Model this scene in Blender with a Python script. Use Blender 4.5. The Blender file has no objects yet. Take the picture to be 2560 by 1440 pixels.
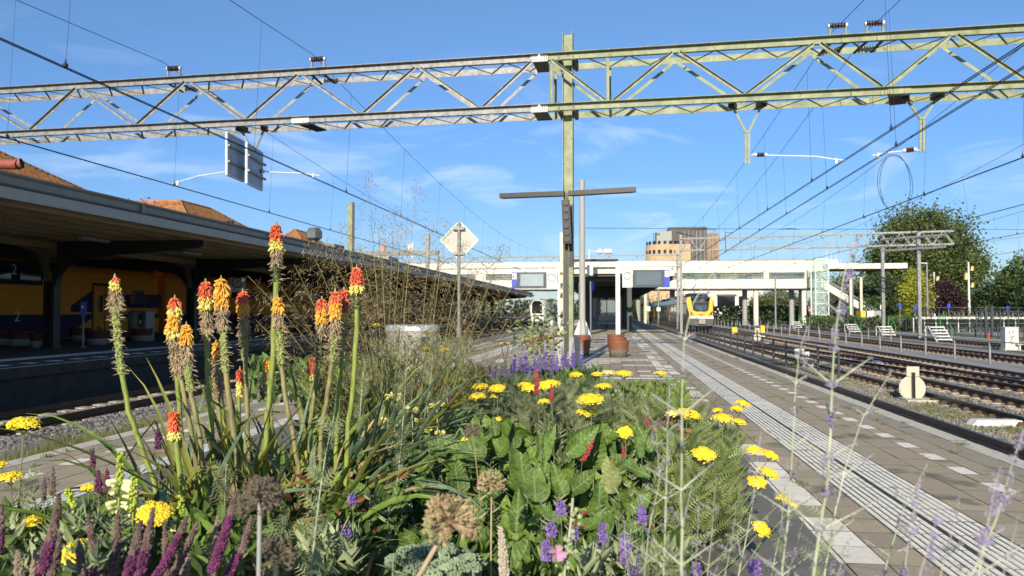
import bpy, math, random
import numpy as np
from mathutils import Vector
PI = math.pi
rnd = random.Random(7)
rng = np.random.default_rng(11)
# ------------------------------------------------------------ camera, sky, sun, exposure
sc = bpy.context.scene
col = sc.collection
FPX, CAMH = 1923.0, 1.3
YAW, PIT = math.atan(250 / FPX), math.atan(58 / FPX)
cam = bpy.data.cameras.new('camera')
cam.sensor_width = 36; cam.lens = 36 * FPX / 2560
cam.clip_start = 0.05; cam.clip_end = 3000
cam.dof.use_dof = True; cam.dof.focus_distance = 3.6; cam.dof.aperture_fstop = 6.5
camo = bpy.data.objects.new('camera', cam); col.objects.link(camo)
camo.location = (0, 0, CAMH); camo.rotation_euler = (PI / 2 + PIT, 0, YAW)
sc.camera = camo
SUN_EL, SUN_AZ = math.radians(23), math.radians(4.5)
world = bpy.data.worlds.new('World'); sc.world = world; world.use_nodes = True
nt = world.node_tree; nt.nodes.clear()
sky = nt.nodes.new('ShaderNodeTexSky'); sky.sky_type = 'NISHITA'; sky.sun_disc = False
sky.sun_elevation = SUN_EL; sky.sun_rotation = PI + SUN_AZ
sky.altitude = 0; sky.air_density = 1.0; sky.dust_density = 0.2; sky.ozone_density = 2.2
tc = nt.nodes.new('ShaderNodeTexCoord')
mp = nt.nodes.new('ShaderNodeMapping'); mp.inputs['Scale'].default_value = (2.6, 2.6, 11.0); mp.inputs['Rotation'].default_value = (0.16, -0.25, 0.3)
nt.links.new(tc.outputs['Generated'], mp.inputs[0])
nz = nt.nodes.new('ShaderNodeTexNoise'); nz.inputs['Scale'].default_value = 1.4; nz.inputs['Detail'].default_value = 9; nz.inputs['Roughness'].default_value = 0.55; nz.inputs['Distortion'].default_value = 1.3
nt.links.new(mp.outputs[0], nz.inputs['Vector'])
cr = nt.nodes.new('ShaderNodeValToRGB'); cr.color_ramp.elements[0].position = 0.52; cr.color_ramp.elements[0].color = (0, 0, 0, 1)
cr.color_ramp.elements[1].position = 0.78; cr.color_ramp.elements[1].color = (1, 1, 1, 1)
nt.links.new(nz.outputs[0], cr.inputs[0])
sx = nt.nodes.new('ShaderNodeSeparateXYZ'); nt.links.new(tc.outputs['Generated'], sx.inputs[0])
c2 = nt.nodes.new('ShaderNodeValToRGB'); e = c2.color_ramp.elements           # thin cloud only in a low belt of the sky
e[0].position = 0.03; e[0].color = (0, 0, 0, 1); e[1].position = 0.13; e[1].color = (1, 1, 1, 1)
e2 = e.new(0.22); e2.color = (0.8, 0.8, 0.8, 1); e3 = e.new(0.33); e3.color = (0, 0, 0, 1)
nt.links.new(sx.outputs[2], c2.inputs[0])
mu = nt.nodes.new('ShaderNodeMath'); mu.operation = 'MULTIPLY'; nt.links.new(cr.outputs[0], mu.inputs[0]); nt.links.new(c2.outputs[0], mu.inputs[1])
mu2 = nt.nodes.new('ShaderNodeMath'); mu2.operation = 'MULTIPLY'; mu2.inputs[1].default_value = 0.46; nt.links.new(mu.outputs[0], mu2.inputs[0])
mx = nt.nodes.new('ShaderNodeMixRGB'); mx.inputs[2].default_value = (7.0, 7.6, 8.4, 1)
hs = nt.nodes.new('ShaderNodeHueSaturation'); hs.inputs['Saturation'].default_value = 1.04; hs.inputs['Value'].default_value = 1.0
hz = nt.nodes.new('ShaderNodeValToRGB'); he = hz.color_ramp.elements      # clear blue air down to the horizon
he[0].position = 0.0; he[0].color = (0.43, 0.51, 0.68, 1); he[1].position = 0.5; he[1].color = (0.84, 0.93, 1, 1)
h2 = he.new(0.08); h2.color = (0.44, 0.55, 0.75, 1); h3 = he.new(0.2); h3.color = (0.52, 0.67, 0.92, 1)
nt.links.new(sx.outputs[2], hz.inputs[0])
tm = nt.nodes.new('ShaderNodeMixRGB'); tm.blend_type = 'MULTIPLY'; tm.inputs[0].default_value = 1.0
nt.links.new(sky.outputs[0], tm.inputs[1]); nt.links.new(hz.outputs[0], tm.inputs[2]); nt.links.new(tm.outputs[0], hs.inputs['Color'])
nt.links.new(hs.outputs[0], mx.inputs[1]); nt.links.new(mu2.outputs[0], mx.inputs[0])
bg = nt.nodes.new('ShaderNodeBackground'); bg.inputs['Strength'].default_value = 0.125
nt.links.new(mx.outputs[0], bg.inputs['Color'])
wo = nt.nodes.new('ShaderNodeOutputWorld'); nt.links.new(bg.outputs[0], wo.inputs['Surface'])
sl = bpy.data.lights.new('sun', 'SUN'); sl.energy = 5.0; sl.angle = math.radians(0.5); sl.color = (1.0, 0.90, 0.72)
so = bpy.data.objects.new('sun', sl); col.objects.link(so)
sd = Vector((math.sin(SUN_AZ) * math.cos(SUN_EL), math.cos(SUN_AZ) * math.cos(SUN_EL), -math.sin(SUN_EL)))
so.rotation_euler = sd.to_track_quat('-Z', 'Y').to_euler()
sc.view_settings.view_transform = 'Standard'; sc.view_settings.look = 'None'
sc.view_settings.exposure = 0.35; sc.view_settings.gamma = 1.0
sc.view_settings.use_curve_mapping = False
sc.render.engine = 'CYCLES'
sc.cycles.max_bounces = 6; sc.cycles.transparent_max_bounces = 8; sc.cycles.use_denoising = True

# ------------------------------------------------------------ geometry helpers
def ray(u, v):
    x = (u - 1280) / FPX; z = -(v - 720) / FPX
    y2 = math.cos(PIT) - z * math.sin(PIT); z2 = math.sin(PIT) + z * math.cos(PIT)
    c, s = math.cos(YAW), math.sin(YAW)
    return np.array([x * c - y2 * s, x * s + y2 * c, z2])
O3 = np.array([0, 0, CAMH])
def W(u, v, d):   # point seen at photo pixel (u, v), d metres ahead of the camera
    return O3 + ray(u, v) * d
def G(u, v, z=0.0):
    r = ray(u, v); return O3 + r * ((z - CAMH) / r[2])
def AX(u, v, X):
    r = ray(u, v); return O3 + r * (X / r[0])
def AY(u, v, Y):
    r = ray(u, v); return O3 + r * (Y / r[1])
def nrm(a):
    a = np.asarray(a, float); return a / (np.linalg.norm(a) + 1e-12)
BOXF = np.array([[0, 3, 2, 1], [4, 5, 6, 7], [0, 1, 5, 4], [1, 2, 6, 5], [2, 3, 7, 6], [3, 0, 4, 7]])
BOXV = np.array([[-1, -1, -1], [1, -1, -1], [1, 1, -1], [-1, 1, -1], [-1, -1, 1], [1, -1, 1], [1, 1, 1], [-1, 1, 1]]) * .5
def rotz(a):
    c, s = math.cos(a), math.sin(a); return np.array([[c, -s, 0], [s, c, 0], [0, 0, 1.]])
def frame(d, up=(0, 0, 1)):
    d = nrm(d); x = np.cross(up, d)
    if np.linalg.norm(x) < 1e-4: x = np.cross((0, 1, 0), d)
    x = nrm(x); return x, np.cross(d, x), d
class MB:
    def __init__(s): s.V = []; s.F = []; s.n = 0
    def add(s, V, F, mat=0, smooth=False):
        V = np.asarray(V, float); F = np.asarray(F, int)
        if len(V) == 0 or len(F) == 0: return s
        s.V.append(V); s.F.append((F + s.n, mat, smooth)); s.n += len(V); return s
    def box(s, x0, x1, y0, y1, z0, z1, mat=0):
        return s.add(BOXV * (x1 - x0, y1 - y0, z1 - z0) + ((x0 + x1) / 2, (y0 + y1) / 2, (z0 + z1) / 2), BOXF, mat)
    def obox(s, c, size, rz=0, mat=0):
        return s.add((BOXV * size) @ rotz(rz).T + c, BOXF, mat)
    def beam(s, p, q, w, h, up=(0, 0, 1), mat=0):
        p = np.asarray(p, float); q = np.asarray(q, float); x, y, d = frame(q - p, up); L = np.linalg.norm(q - p)
        V = BOXV * (w, h, L); V = V[:, :1] * x + V[:, 1:2] * y + V[:, 2:] * d + (p + q) / 2
        return s.add(V, BOXF, mat)
    def tube(s, pts, r, n=6, mat=0, smooth=True, cap=True):
        P = np.asarray(pts, float); m = len(P); r = np.broadcast_to(np.asarray(r, float), (m,))
        T = np.gradient(P, axis=0); up = np.array([0, 0, 1.])
        if abs(nrm(T[0])[2]) > .9: up = np.array([0, 1., 0])
        a = np.linspace(0, 2 * PI, n, endpoint=False); V = []
        for i in range(m):
            x, y, d = frame(T[i], up); V.append(P[i] + r[i] * (np.cos(a)[:, None] * x + np.sin(a)[:, None] * y))
        F = []
        for i in range(m - 1):
            for j in range(n):
                k = (j + 1) % n; F.append([i * n + j, i * n + k, (i + 1) * n + k, (i + 1) * n + j])
        V = np.concatenate(V); s.add(V, F, mat, smooth)
        if cap and n == 4: s.add(V[-n:], [[0, 1, 2, 3]], mat); s.add(V[:n], [[3, 2, 1, 0]], mat)
        elif cap:
            for e, rv in ((V[-n:], 0), (V[:n], 1)):
                VV = np.vstack([e, e.mean(0)]); FF = [[j, (j + 1) % n, n] for j in range(n)]
                if rv: FF = [f[::-1] for f in FF]
                s.add(VV, FF, mat)
        return s
    def lathe(s, c, prof, n=16, mat=0, smooth=True):
        a = np.linspace(0, 2 * PI, n, endpoint=False); V = []
        for r, z in prof: V.append(np.stack([c[0] + r * np.cos(a), c[1] + r * np.sin(a), np.full(n, c[2] + z)], 1))
        F = []
        for i in range(len(prof) - 1):
            for j in range(n):
                k = (j + 1) % n; F.append([i * n + j, i * n + k, (i + 1) * n + k, (i + 1) * n + j])
        return s.add(np.concatenate(V), F, mat, smooth)
    def ball(s, c, r, n=8, m=5, mat=0):
        rr = np.broadcast_to(np.asarray(r, float), (3,)); t = np.linspace(0, PI, m + 1)
        a = np.linspace(0, 2 * PI, n, endpoint=False); V = []
        for tt in t: V.append(np.stack([rr[0] * math.sin(tt) * np.cos(a), rr[1] * math.sin(tt) * np.sin(a), np.full(n, -rr[2] * math.cos(tt))], 1))
        F = []
        for i in range(m):
            for j in range(n):
                k = (j + 1) % n; F.append([i * n + j, i * n + k, (i + 1) * n + k, (i + 1) * n + j])
        return s.add(np.concatenate(V) + c, F, mat, True)
    def prism(s, poly, axis, a, b, mat=0):   # polygon in the plane normal to axis (0 x, 1 y, 2 z), extruded from a to b
        P = np.asarray(poly, float); n = len(P); o = [i for i in range(3) if i != axis]
        V = np.zeros((2 * n, 3)); V[:n, o[0]] = P[:, 0]; V[:n, o[1]] = P[:, 1]; V[n:] = V[:n]; V[:n, axis] = a; V[n:, axis] = b
        s.add(V, [[j, (j + 1) % n, n + (j + 1) % n, n + j] for j in range(n)], mat)
        if n == 4: s.add(V, [[0, 1, 2, 3], [7, 6, 5, 4]], mat)
        else:
            VV = np.vstack([V, V[:n].mean(0), V[n:].mean(0)])
            s.add(VV, [[j, (j + 1) % n, 2 * n] for j in range(n)] + [[n + (j + 1) % n, n + j, 2 * n + 1] for j in range(n)], mat)
        return s
    def scatter(s, tV, tF, pos, R=None, sc_=None, mat=0, smooth=False):   # many copies of one small shape
        pos = np.asarray(pos, float); k = len(pos)
        if k == 0: return s
        V = np.broadcast_to(tV, (k,) + tV.shape).copy()
        if sc_ is not None: sc_ = np.asarray(sc_, float); V = V * (sc_[:, None, None] if sc_.ndim == 1 else sc_[:, None, :])
        if R is not None: V = np.einsum('kij,knj->kni', R, V)
        V = V + pos[:, None, :]; tF = np.asarray(tF)
        F = (tF[None] + (np.arange(k) * len(tV))[:, None, None]).reshape(-1, tF.shape[1])
        return s.add(V.reshape(-1, 3), F, mat, smooth)
    def mesh(s, name, mats, org=(0, 0, 0)):
        me = bpy.data.meshes.new(name); V = np.concatenate(s.V) - np.asarray(org)
        me.vertices.add(len(V)); me.vertices.foreach_set('co', V.ravel())
        tot = np.concatenate([np.full(len(F), F.shape[1]) for F, _, _ in s.F]); loops = np.concatenate([F.ravel() for F, _, _ in s.F])
        me.loops.add(len(loops)); me.loops.foreach_set('vertex_index', loops.astype(np.int32))
        st = np.concatenate([[0], np.cumsum(tot)[:-1]]); me.polygons.add(len(tot)); me.polygons.foreach_set('loop_start', st.astype(np.int32))
        me.polygons.foreach_set('material_index', np.concatenate([np.full(len(F), m) for F, m, _ in s.F]).astype(np.int32))
        me.polygons.foreach_set('use_smooth', np.concatenate([np.full(len(F), sm) for F, _, sm in s.F]))
        for m in (mats if isinstance(mats, (list, tuple)) else [mats]): me.materials.append(m)
        me.update(calc_edges=True); me.validate(); return me
    def build(s, name, mats, parent=None, org=None, **kw):
        if org is None: org = ORG.get(parent.name, (0, 0, 0)) if parent else (0, 0, 0)
        o = bpy.data.objects.new(name, s.mesh(name, mats, org)); col.objects.link(o)
        if parent: o.parent = parent; ORG[o.name] = org
        elif tuple(org) != (0, 0, 0): o.location = org; ORG[o.name] = org
        for k, v in kw.items(): o[k] = v
        return o
ORG = {}
def thing(name, label, cat, loc, group=None):
    o = bpy.data.objects.new(name, None); col.objects.link(o); o.empty_display_size = .2
    o.location = tuple(float(x) for x in loc); ORG[o.name] = np.array(loc, float)
    o['label'] = label; o['category'] = cat
    if group: o['group'] = group
    return o
def inst(o, name, parent, loc, rz=0, s=1.0):      # another object on the same mesh, placed in its parent's space
    c = bpy.data.objects.new(name, o.data if hasattr(o, 'data') else o); col.objects.link(c); c.parent = parent
    c.location = tuple(np.asarray(loc, float) - (ORG.get(parent.name, 0) if parent else 0)); c.rotation_euler = (0, 0, rz); c.scale = (s, s, s); return c
def dup(root, loc, label=None, rz=None, s=None):
    r = root.copy(); col.objects.link(r); r.location = tuple(float(x) for x in loc)
    if rz is not None: r.rotation_euler = (0, 0, rz)
    if s is not None: r.scale = (s, s, s)
    if label: r['label'] = label
    def kids(a, b):
        for ch in list(a.children):
            c = ch.copy(); col.objects.link(c); c.parent = b; kids(ch, c)
    kids(root, r); return r
def struct(mb, name, mat): return mb.build(name, mat, kind='structure')
def text(s, name, mat, parent, loc, size, rot=(PI / 2, 0, 0), ex=0.002, align='CENTER'):
    cu = bpy.data.curves.new(name, 'FONT'); cu.body = s; cu.size = size; cu.extrude = ex; cu.align_x = align; cu.resolution_u = 3
    t = bpy.data.objects.new(name, cu); me = bpy.data.meshes.new_from_object(t); bpy.data.objects.remove(t); me.materials.clear(); me.materials.append(mat)
    o = bpy.data.objects.new(name, me); col.objects.link(o); o.parent = parent
    o.location = tuple(np.asarray(loc, float) - ORG.get(parent.name, 0)); o.rotation_euler = rot; return o
# ------------------------------------------------------------ materials
def M(name, c, rough=.6, metal=0., var=.15, scale=6., bump=0., bscale=60., c2=None, spec=.5, rand=0., trans=0., stretch=None, spots=None, coat=0., pos=False):
    m = bpy.data.materials.new(name); m.use_nodes = True; n = m.node_tree.nodes; l = m.node_tree.links; b = n['Principled BSDF']
    b.inputs['Roughness'].default_value = rough; b.inputs['Metallic'].default_value = metal
    b.inputs['Specular IOR Level'].default_value = spec
    if coat: b.inputs['Coat Weight'].default_value = coat
    t = n.new('ShaderNodeTexCoord'); src = t.outputs['Object']
    if pos: src = n.new('ShaderNodeNewGeometry').outputs['Position']
    if stretch:
        mp = n.new('ShaderNodeMapping'); mp.inputs['Scale'].default_value = stretch; l.new(src, mp.inputs[0]); src = mp.outputs[0]
    z = n.new('ShaderNodeTexNoise'); z.inputs['Scale'].default_value = scale; z.inputs['Detail'].default_value = 6; z.inputs['Roughness'].default_value = .65; l.new(src, z.inputs['Vector'])
    r = n.new('ShaderNodeValToRGB'); r.color_ramp.elements[0].position = .32; r.color_ramp.elements[1].position = .68
    a = tuple(max(0, x * (1 - var)) for x in c) + (1,); d = tuple(min(1, x * (1 + var)) for x in (c2 or c)) + (1,)
    r.color_ramp.elements[0].color = a; r.color_ramp.elements[1].color = d; l.new(z.outputs[0], r.inputs[0]); out = r.outputs[0]
    if spots:       # (colour, scale, threshold): blotches of dirt or lichen
        z2 = n.new('ShaderNodeTexNoise'); z2.inputs['Scale'].default_value = spots[1]; z2.inputs['Detail'].default_value = 8; l.new(src, z2.inputs['Vector'])
        r2 = n.new('ShaderNodeValToRGB'); r2.color_ramp.elements[0].position = spots[2]; r2.color_ramp.elements[1].position = min(1, spots[2] + .1); l.new(z2.outputs[0], r2.inputs[0])
        mx = n.new('ShaderNodeMixRGB'); mx.inputs[2].default_value = tuple(spots[0]) + (1,); l.new(r2.outputs[0], mx.inputs[0]); l.new(out, mx.inputs[1]); out = mx.outputs[0]
    if rand:
        oi = n.new('ShaderNodeObjectInfo'); mr = n.new('ShaderNodeMapRange'); mr.inputs['To Min'].default_value = 1 - rand; mr.inputs['To Max'].default_value = 1 + rand
        l.new(oi.outputs['Random'], mr.inputs[0]); hv = n.new('ShaderNodeHueSaturation'); l.new(mr.outputs[0], hv.inputs['Value']); l.new(out, hv.inputs['Color']); out = hv.outputs[0]
    l.new(out, b.inputs['Base Color'])
    if bump:
        z3 = n.new('ShaderNodeTexNoise'); z3.inputs['Scale'].default_value = bscale; z3.inputs['Detail'].default_value = 4; l.new(src, z3.inputs['Vector'])
        bp = n.new('ShaderNodeBump'); bp.inputs['Strength'].default_value = bump; bp.inputs['Distance'].default_value = .01; l.new(z3.outputs[0], bp.inputs['Height']); l.new(bp.outputs[0], b.inputs['Normal'])
    if trans:
        tr = n.new('ShaderNodeBsdfTranslucent'); l.new(out, tr.inputs[0]); ms = n.new('ShaderNodeMixShader'); ms.inputs[0].default_value = trans
        l.new(b.outputs[0], ms.inputs[1]); l.new(tr.outputs[0], ms.inputs[2]); l.new(ms.outputs[0], n['Material Output'].inputs[0])
    return m
def glass(name, c=(.5, .6, .6), mix=.55, rough=.03):
    m = bpy.data.materials.new(name); m.use_nodes = True; n = m.node_tree.nodes; l = m.node_tree.links; b = n['Principled BSDF']
    b.inputs['Base Color'].default_value = c + (1,); b.inputs['Roughness'].default_value = rough; b.inputs['Specular IOR Level'].default_value = .9
    t = n.new('ShaderNodeBsdfTransparent'); ms = n.new('ShaderNodeMixShader'); ms.inputs[0].default_value = mix
    l.new(t.outputs[0], ms.inputs[1]); l.new(b.outputs[0], ms.inputs[2]); l.new(ms.outputs[0], n['Material Output'].inputs[0]); return m
GALV = M('galvanised', (.19, .195, .19), .55, .2, .25, 7, c2=(.26, .262, .255), spots=((.13, .12, .105), 11, .62))
GREENS = M('green_grey_paint', (.19, .225, .12), .6, .05, .2, 3.5, c2=(.26, .285, .17), spots=((.15, .12, .07), 9, .60))
BLACKP = M('black_paint', (.012, .013, .014), .5, 0, .2)
DARKS = M('dark_steel', (.028, .03, .032), .5, .2, .25)
BROWNC = M('brown_ceramic', (.05, .018, .01), .15, 0, .3)
WHITEP = M('white_paint', (.66, .66, .63), .5, 0, .06, 4)
WHITED = M('worn_white_paint', (.72, .72, .68), .7, 0, .08, 9, spots=((.16, .13, .1), 14, .60))
CREAM = M('cream_paint', (.72, .66, .44), .5, 0, .08, 5)
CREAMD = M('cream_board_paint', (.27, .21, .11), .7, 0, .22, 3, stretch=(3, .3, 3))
RAILT = M('rail_steel', (.045, .035, .03), .35, .6, .3, 20)
RUST = M('rusty_steel', (.055, .03, .02), .8, 0, .35, 14, c2=(.085, .043, .028), bump=.4)
BALL = M('ballast', (.09, .082, .072), .95, 0, .5, 22, c2=(.20, .175, .15), bump=1.0, bscale=30)
STONE = M('ballast_stone', (.10, .098, .095), .9, 0, .6, 7, c2=(.17, .16, .15))
STONEB = M('brown_ballast_stone', (.13, .115, .09), .9, 0, .55, 7, c2=(.23, .205, .165))
CONCL = M('light_concrete', (.52, .48, .39), .9, 0, .15, 12, bump=.3, spots=((.2, .18, .14), 9, .62))
CONCD = M('old_dark_concrete', (.034, .031, .022), .9, 0, .35, 3, bump=.3, spots=((.22, .21, .19), 16, .68))
SLEEP = M('concrete_sleeper', (.40, .35, .27), .9, 0, .2, 12, bump=.4)
TILE = M('grey_brown_paving_tile', (.40, .325, .22), .85, 0, .25, 60, rand=.15, bump=.5, bscale=220, pos=True, spots=((.20, .165, .115), 2.2, .56))
TILE1 = M('grey_brown_paving', (.40, .325, .22), .85, 0, .28, 3, bump=.5, bscale=220, pos=True, spots=((.20, .165, .115), 2.2, .56))
TILED = M('dark_grey_paving_tile', (.33, .28, .20), .85, 0, .2, 40, rand=.12, bump=.4, bscale=220, pos=True, spots=((.17, .15, .12), 3, .58))
TILEW = M('white_paving_tile', (.80, .74, .62), .8, 0, .12, 30, rand=.07, bump=.2, bscale=200, pos=True, spots=((.42, .37, .29), 5, .60))
TACT = M('ribbed_white_tile', (.84, .79, .68), .8, 0, .14, 26, bump=.25, bscale=160, pos=True, spots=((.34, .31, .26), 7, .60))
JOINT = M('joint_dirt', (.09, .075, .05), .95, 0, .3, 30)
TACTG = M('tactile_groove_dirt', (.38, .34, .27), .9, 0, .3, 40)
ASPH = M('asphalt', (.10, .098, .092), .9, 0, .2, 2, bump=.3)
TERRA = M('terracotta_plastic', (.21, .075, .035), .55, 0, .12, 5)
POTC = M('pot_base', (.16, .14, .11), .8, 0, .2, 8)
ORANGET = M('orange_roof_tile', (.36, .11, .05), .85, 0, .35, 2.2, c2=(.42, .2, .07), rand=.2, spots=((.30, .22, .08), 1.1, .55))
YEL = M('train_yellow', (.68, .28, .012), .5, 0, .08, 2, spec=.3)
BLU = M('train_blue', (.006, .012, .06), .5, 0, .1, 2, spec=.2)
DGLASS = M('dark_glass', (.012, .014, .017), .06, 0, .2, spec=.8)
BGLASS = M('blue_grey_glass', (.12, .16, .18), .08, 0, .25, 1.5, spec=.8)
SIGNB = M('sign_blue', (.02, .05, .42), .4, 0, .06)
SCREEN = M('grey_screen', (.10, .13, .16), .12, 0, .2, 1.2, spec=.8)
REDP = M('red_paint', (.55, .04, .025), .5, 0, .1)
YELB = M('yellow_paint', (.80, .56, .02), .5, 0, .08)
GREENR = M('green_paint', (.05, .30, .07), .5, 0, .1)
REDB = M('faded_red_pipe', (.28, .07, .05), .6, 0, .15, 6)
SOIL = M('soil', (.03, .022, .015), .95, 0, .4, 20, bump=.8)
GREYB = M('grey_box', (.30, .31, .29), .6, 0, .08, 4)
BRICKO = M('orange_facade', (.50, .35, .20), .8, 0, .08, 3)
GREYF = M('dark_cladding', (.085, .08, .075), .7, 0, .15, 1)
BEIGE = M('beige_wall', (.62, .58, .50), .85, 0, .08, .6)
# ------------------------------------------------------------ ground, platforms, tracks
g = MB(); g.add([[-700, -300, -1.08], [700, -300, -1.08], [700, 1500, -1.08], [-700, 1500, -1.08]], [[0, 1, 2, 3]]); struct(g, 'ground', ASPH)
g = MB(); g.add([[3.5, -12, -1.0], [17.0, -12, -1.0], [17.0, 260, -1.0], [3.5, 260, -1.0]], [[0, 1, 2, 3]]); struct(g, 'ballast_bed', BALL)
g = MB()
prof = [(-5.2, -.16), (-6.2, -.3), (-7.6, -.62), (-8.8, -.86), (-10.2, -.99), (-13.6, -1.0)]
ys = np.arange(-8, 262, 1.5); n = len(prof)
V = np.array([[x + .04 * math.sin(y * 1.7 + i), y, z + (.05 * math.sin(y * 1.3 + i * 2.1) + .03 * math.sin(y * 3.1 + i) if i < 4 else 0)] for y in ys for i, (x, z) in enumerate(prof)])
F = [[a * n + i, a * n + i + 1, (a + 1) * n + i + 1, (a + 1) * n + i] for a in range(len(ys) - 1) for i in range(n - 1)]
g.add(V, F, 0, True); struct(g, 'gravel_bank', BALL)
PAVE = M('pale_service_paving', (.27, .26, .24), .9, 0, .15, 1.2, bump=.2, spots=((.15, .14, .12), 2, .63))
for x0, x1, m, nm in ((14.4, 16.9, PAVE, 'service_path'), (19.9, 21.2, PAVE, 'service_path'), (22.6, 31, PAVE, 'pavement'), (35, 60, PAVE, 'pavement')):
    g = MB(); g.add([[x0, 4, -.955], [x1, 4, -.955], [x1, 240, -.955], [x0, 240, -.955]], [[0, 1, 2, 3]]); struct(g, nm, m)
g = MB(); g.add([[16.9, 4, -.99], [22.6, 4, -.99], [22.6, 240, -.99], [16.9, 240, -.99]], [[0, 1, 2, 3]]); struct(g, 'ballast_bed', BALL)
g = MB(); g.add([[31, 4, -.965], [35, 4, -.965], [35, 240, -.965], [31, 240, -.965]], [[0, 1, 2, 3]]); struct(g, 'grass_verge', M('verge', (.07, .09, .03), .95, 0, .4, 1.5, c2=(.14, .13, .06), bump=1, bscale=12))
# island platform with its paving
g = MB(); g.box(-5.16, 3.5, -12, 175, -1.0, -.0026)
platform = struct(g, 'platform', CONCD)
ORG['platform'] = np.zeros(3)
COLS = [(-5.2, -5.0, 'c'), (-5.0, -4.8, 's'), (-4.8, -4.67, 't'), (-4.67, -4.52, 'd'), (-4.52, -4.24, 't'), (-4.24, -3.96, 't'), (-3.96, -3.67, 'r'), (-3.65, -3.36, 'r'), (-3.36, -3.06, 't'), (-3.06, -2.76, 'w'), (-2.76, -2.46, 't')]
x = -2.46
while x < .9: COLS.append((x, min(x + .3, .98), 'm')); x += .3
COLS += [(.98, 1.19, 'w'), (1.19, 1.4, 'w'), (1.4, 1.635, 't'), (1.635, 1.925, 'r'), (1.945, 2.235, 'r'), (2.235, 2.5, 't'), (2.5, 2.76, 't'), (2.76, 2.91, 'd'), (2.91, 3.1, 't'), (3.1, 3.35, 's'), (3.35, 3.55, 'c')]
def tile_mesh(w, l, kind):
    m = MB(); gp = .0035; h = .03; b = .0012
    x0, x1, y0, y1 = gp, w - gp, gp, l - gp
    if kind == 'r':                                 # ribbed guide tile: slab with five long ridges
        V = [[x0, y0, -.03], [x1, y0, -.03], [x1, y1, -.03], [x0, y1, -.03], [x0, y0, -.004], [x1, y0, -.004], [x1, y1, -.004], [x0, y1, -.004]]
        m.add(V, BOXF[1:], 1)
        for k in range(6):
            c = x0 + (k + .5) * (x1 - x0) / 6
            m.add([[c - .017, y0, -.0038], [c - .013, y0, .003], [c + .013, y0, .003], [c + .017, y0, -.0038], [c - .017, y1, -.0038], [c - .013, y1, .003], [c + .013, y1, .003], [c + .017, y1, -.0038]], [[0, 1, 5, 4], [1, 2, 6, 5], [2, 3, 7, 6]])
    else:
        V = [[x0, y0, -.03], [x1, y0, -.03], [x1, y1, -.03], [x0, y1, -.03], [x0, y0, -b], [x1, y0, -b], [x1, y1, -b], [x0, y1, -b], [x0 + b, y0 + b, 0], [x1 - b, y0 + b, 0], [x1 - b, y1 - b, 0], [x0 + b, y1 - b, 0]]
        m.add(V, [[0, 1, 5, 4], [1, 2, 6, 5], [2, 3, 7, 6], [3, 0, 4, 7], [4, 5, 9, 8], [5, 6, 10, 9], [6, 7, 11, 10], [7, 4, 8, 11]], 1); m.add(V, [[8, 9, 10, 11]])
    return m
TM = {'t': TILE, 'd': TILE, 'D': TILEW, 'w': TILED, 'W': TILEW, 'm': TILE, 'r': TACT, 's': TILED, 'c': CONCL}
TN = {'t': 'paving_tile', 'd': 'paving_tile', 'D': 'white_tile', 'w': 'paving_tile', 'W': 'white_tile', 'm': 'paving_tile', 'r': 'ribbed_tile', 's': 'edge_slab', 'c': 'coping_stone'}
mcache = {}; farm = {}; ntile = 0; runw = 0
for (x0, x1, k) in COLS:
    L = .3 if k in 'tdwmr' else (.6 if k == 's' else 1.0)
    y = 3.3 if x1 > .9 or x0 < -2.4 else 6.7
    runw = 0
    while y < 46:
        kk = k; j = int(round(y / .3))
        if k == 'd' and j % 2 == 0: kk = 'D'
        if k == 'w':
            if x0 > 0 and (5.25 < y < 6.85 or 4.0 < y < 4.85 or 7.1 < y < 7.5 or 8.9 < y < 9.5 or (y > 9.6 and rnd.random() < .42)): kk = 'W'
            if x0 < 0 and y > 10 and rnd.random() < .3: kk = 'W'
        if k == 'm' and y > 8.5: kk = 'M'
        near = y < (9.0 if x0 > 0 else 8.4) and kk != 'M' and not (-2.4 < x0 < .9)
        if near and ntile < 298:
            key = (round(x1 - x0, 3), L, k == 'r', kk)
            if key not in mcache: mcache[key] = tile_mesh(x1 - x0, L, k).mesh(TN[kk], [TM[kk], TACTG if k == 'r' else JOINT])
            o = bpy.data.objects.new(TN[kk], mcache[key]); col.objects.link(o); o.parent = platform; ntile += 1
            o.location = (x0, y, rnd.uniform(-.0015, .0015))
        elif kk != 'M':
            farm.setdefault(kk, []).append((x0, y, x1 - x0, L, k))
        y += L
mos = {}
for j in range(int(8.5 / .3), int(46 / .3)):       # the middle field: rows with runs of white tiles
    y = j * .3; k = -1.3 + rnd.uniform(-.9, .4); on = rnd.random() < .25; x = -2.46
    while x < .95:
        w = min(.3, .98 - x)
        if rnd.random() < .3: on = rnd.random() < .46 and j % 2 == 0
        farm.setdefault('W' if on else 'm', []).append((x, y, w, .3, 'm')); x += .3
for kk, L in farm.items():
    m = MB(); groups = {}
    for (x0, y, w, l, k) in L: groups.setdefault((round(w, 3), l, k == 'r'), []).append((x0, y, rnd.uniform(-.0015, .0015)))
    for (w, l, r), P in groups.items():
        t = tile_mesh(w, l, 'r' if r else 't'); 
        off = 0
        for Fi, mt, smo in t.F: m.scatter(np.concatenate(t.V), Fi, P, mat=mt)
    o = m.build(TN[kk], [TM[kk], TACTG if kk == 'r' else JOINT], platform); o['kind'] = 'stuff'
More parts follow.
